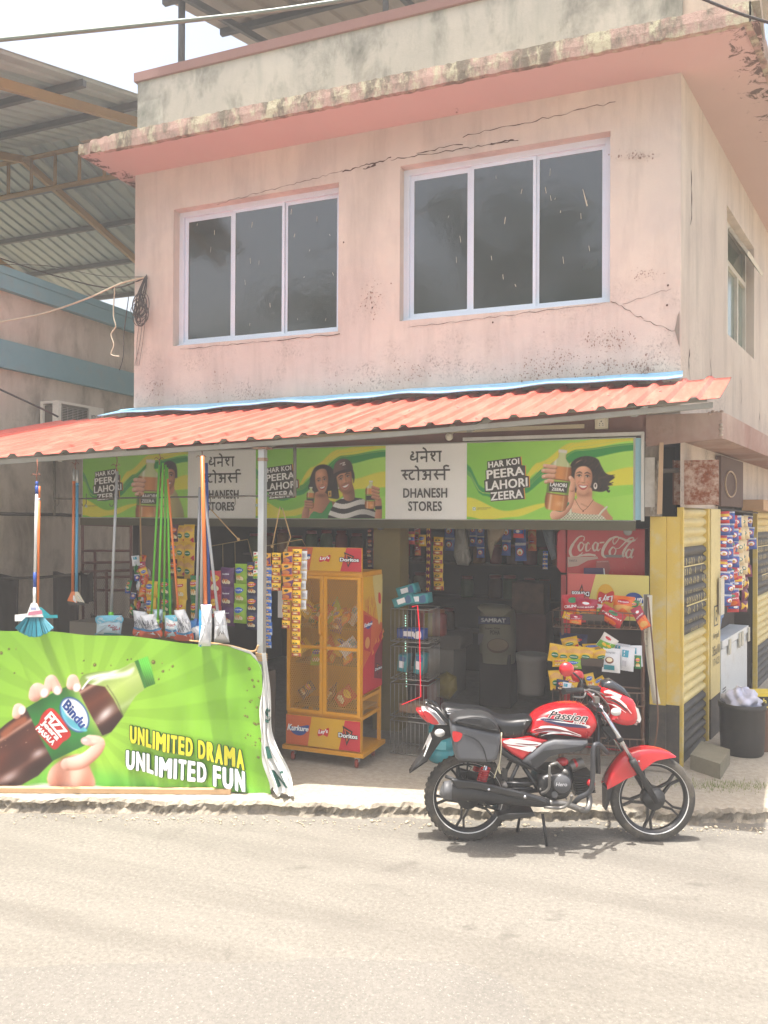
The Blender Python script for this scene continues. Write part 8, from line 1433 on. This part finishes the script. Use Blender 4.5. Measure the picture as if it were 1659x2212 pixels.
stp = MB(M('old_concrete_block', (128, 122, 102), .9, var=.25, scale=8, bump=.6, bscale=30, dirt=.4, dirtc=(100, 96, 76))); q0, q1, q3 = PZ(1491, 1662, .1), PZ(1556, 1684, .1), PZ(1577, 1650, .1); stp.hexa([q0, q1, q3, q0 + q3 - q1], [p + Vector((0, 0, .125)) for p in (q0, q1, q3, q0 + q3 - q1)]); tag(stp.build('concrete_block'), 'worn concrete step block beside the black shutter foot', 'block')
b = MB(M('yellow_carton', (206, 184, 50), .6)); b.obox(ST(3.30, 7.2, .5), r0 * .3, f0 * .2, (0, 0, .13)); a = Art(b, lambda u, v, h: ST(u, 7.1995 - h, v), .0006); a.rect(3.31, .515, 3.5, .60, black); a.text('Fresh', [(3.32, .54), (3.46, .54), (3.46, .585), (3.32, .585)], ink(226, 210, 90), bold=.02); tag(b.build('carton'), 'yellow and black carton at the right picture edge', 'carton'); b = MB(M('brown_stool', (100, 72, 54), .8)); b.obox(ST(3.30, 7.2, .1), r0 * .3, f0 * .2, (0, 0, .395)); tag(b.build('crate_stand'), 'brown crate under the yellow carton at the right edge', 'crate')
for x, y, lab in ((1356, 1148, 'round metal clock lens hanging under the right end of the sign'), (822, 1137, 'round metal ring tag hanging under the second white panel')):
    b = MB(M('grey_metal_disc', (120, 122, 120), .3, .6)); c = PY(x, y, 7.03); b.lathe([(0, -.012), (.03, -.012), (.036, -.008), (.036, .008), (0, .01)], c, (0, 1, 0), 20); b.tube([c + Vector((0, 0, .036)), c + Vector((.01, 0, .09))], .003, 4); tag(b.build('metal_disc'), lab, 'disc')
# ------------------------------------------------------------------ cables
cbl = M('black_cable', (52, 48, 46), .6); cbp = M('pale_cable', (190, 184, 160), .6)
def cable(pts, r, mt, lab): b = MB(mt); b.tube(smooth(pts, 8, False), r, 6); tag(b.build('overhead_cable'), lab, 'cable')
cable([PY(-40, 90, 4.6), PY(300, 55, 5.0), PY(560, 27, 5.3), PY(800, -8, 5.6)], .017, M('grey_green_cable', (110, 122, 112), .5), 'thick grey green cable crossing the sky at upper left')
cable([PY(1500, -10, 6.0), PY(1600, 30, 6.1), PY(1700, 60, 6.2)], .010, cbl, 'black cable over the right end of the roof slab')
kn = Vector(PY(318, 598, 7.17))
cable([PX(-30, 548, -7.3), PY(120, 596, 7.6), PY(240, 622, 7.3), kn], .008, cbl, 'dark cable sagging from the left to the cable coil'); cable([PX(-30, 700, -7.0), PY(90, 678, 7.0), PY(190, 644, 7.1), PY(262, 612, 7.15), kn], .011, cbp, 'pale thick cable rising from the left to the cable coil'); cable([PX(-30, 572, -7.3), PY(100, 574, 7.5), PY(220, 558 + 38, 7.3), kn], .004, cbl, 'thin dark cable above the pale cable'); cable([PY(-20, 832, 6.4), PY(80, 878, 6.6), PY(125, 900, 6.9)], .012, cbl, 'black cable dropping past the air conditioner')
cable([PY(248, 620, 7.15), PY(245, 680, 7.15), PY(250, 705, 7.15), PY(240, 722, 7.15), PY(246, 745, 7.15), PY(240, 765, 7.15), PY(258, 770, 7.15)], .007, cbp, 'loose pale cable end dangling left of the building corner'); cable([PY(278, 640, 7.15), PY(268, 720, 7.15), PY(266, 770, 7.15), PY(258, 800, 7.15)], .005, cbl, 'loose dark cable dangling beside the pale one')
ccl = thing('cable_coil', 'tangled coil of black cables fixed near the upper left wall corner', 'cable coil', kn); b = MB(cbl); random.seed(19)
for i in range(9):
    c = PY(305 + random.uniform(-5, 5), 672 + random.uniform(-14, 12), 7.15 - .01 * i); rx, rz_ = random.uniform(.06, .11), random.uniform(.07, .15); b.tube([c + Vector((rx * math.cos(q + i), -.004 * i, rz_ * math.sin(q + i))) for q in [k * .3 for k in range(22)]], random.choice((.004, .006, .008)), 5)
b.build('loop', ccl); b = MB(cbl)
for i in range(9): e = PY(random.uniform(292, 312), random.uniform(640, 700), 7.15); b.tube(smooth([kn + Vector((random.uniform(-.02, .02), -.01, random.uniform(-.02, .02))), kn.lerp(e, .5) + Vector((random.uniform(-.06, .05), -.02, random.uniform(-.03, .03))), e], 5, False), random.choice((.004, .006, .007)), 5)
for x in (300, 306, 312): b.tube(smooth([PY(x + 2, 690, 7.16), PY(x - 4, 740, 7.17), PY(x - 10 + random.uniform(-6, 8), 790, 7.18)], 5, False), .003, 4)
b.build('tail', ccl)
# ------------------------------------------------------------------ trees across the street (seen in the window glass)
leafm = NT('leaf_green'); leafm.setp(.6); leafm.col(leafm.mix(leafm.noise(leafm.pos(), .9, 3), C(44, 66, 30), C(78, 100, 48))); leafm = leafm.m; bark = M('bark', (92, 76, 60), .9, var=.3, bump=.6, bscale=20)
def tree(x, y, h, R, lab, seed):
    random.seed(seed); t = thing('street_tree', lab, 'tree', (x, y, 0), group='trees across the street'); b = MB(bark); top = Vector((x + .4, y, h * .62)); b.tube(smooth([(x, y, -.1), (x + .1, y + .1, h * .3), top], 5, False), [.34 - .02 * i for i in range(11)], 10); cl = []
    for i in range(26): q = random.uniform(0, 6.28); rr = R * random.uniform(.15, 1) ** .6; c = Vector((x + rr * math.cos(q), y + rr * math.sin(q) * .8, h * random.uniform(.45, 1.0) * (1 - .25 * rr / R))); cl.append((c, R * random.uniform(.2, .36))); b.tube([top * .6 + Vector((x, y, h * .45)) * .4, c], [.09, .03], 5) if i < 12 else None
    b.build('trunk', t); b = MB(leafm)
    for c, r_ in cl:
        for _ in range(150):
            d = Vector((random.gauss(0, 1), random.gauss(0, 1), random.gauss(0, .8))).normalized() * r_ * random.uniform(.3, 1); p = c + d; a_ = Vector((random.uniform(-1, 1), random.uniform(-1, 1), random.uniform(-.6, .6))).normalized() * .16; e_ = a_.cross(Vector((random.uniform(-1, 1), random.uniform(-1, 1), 1))).normalized() * .09; b.add([p - a_, p + e_, p + a_, p - e_], [[0, 1, 2, 3]])
    b.build('crown', t, fix=False)
tree(-6.2, -8.5, 13.5, 3.4, 'tall leafy tree across the street reflected in the right window', 1); tree(-13.5, -10, 12, 3.2, 'leafy tree across the street reflected in the left window', 2); tree(-1.5, -9, 14, 3.0, 'leafy tree across the street furthest right of its row', 5)
# ------------------------------------------------------------------ lens veil over the dark tones, imitated by an added even haze
hz = NT('lens_veil_haze'); hz.t.nodes.remove(hz.b); pv_ = hz.n('ShaderNodeVolumePrincipled'); pv_.inputs['Color'].default_value = (1, .99, .97, 1); pv_.inputs['Density'].default_value = .0078; pv_.inputs['Anisotropy'].default_value = .0
hz.l(pv_.outputs[0], hz.t.nodes['Material Output'].inputs['Volume'])
b = MB(hz.m); b.box((-320, -320, -1.35), (320, 320, 16.5)); b.build('veil_haze', kind='stuff')
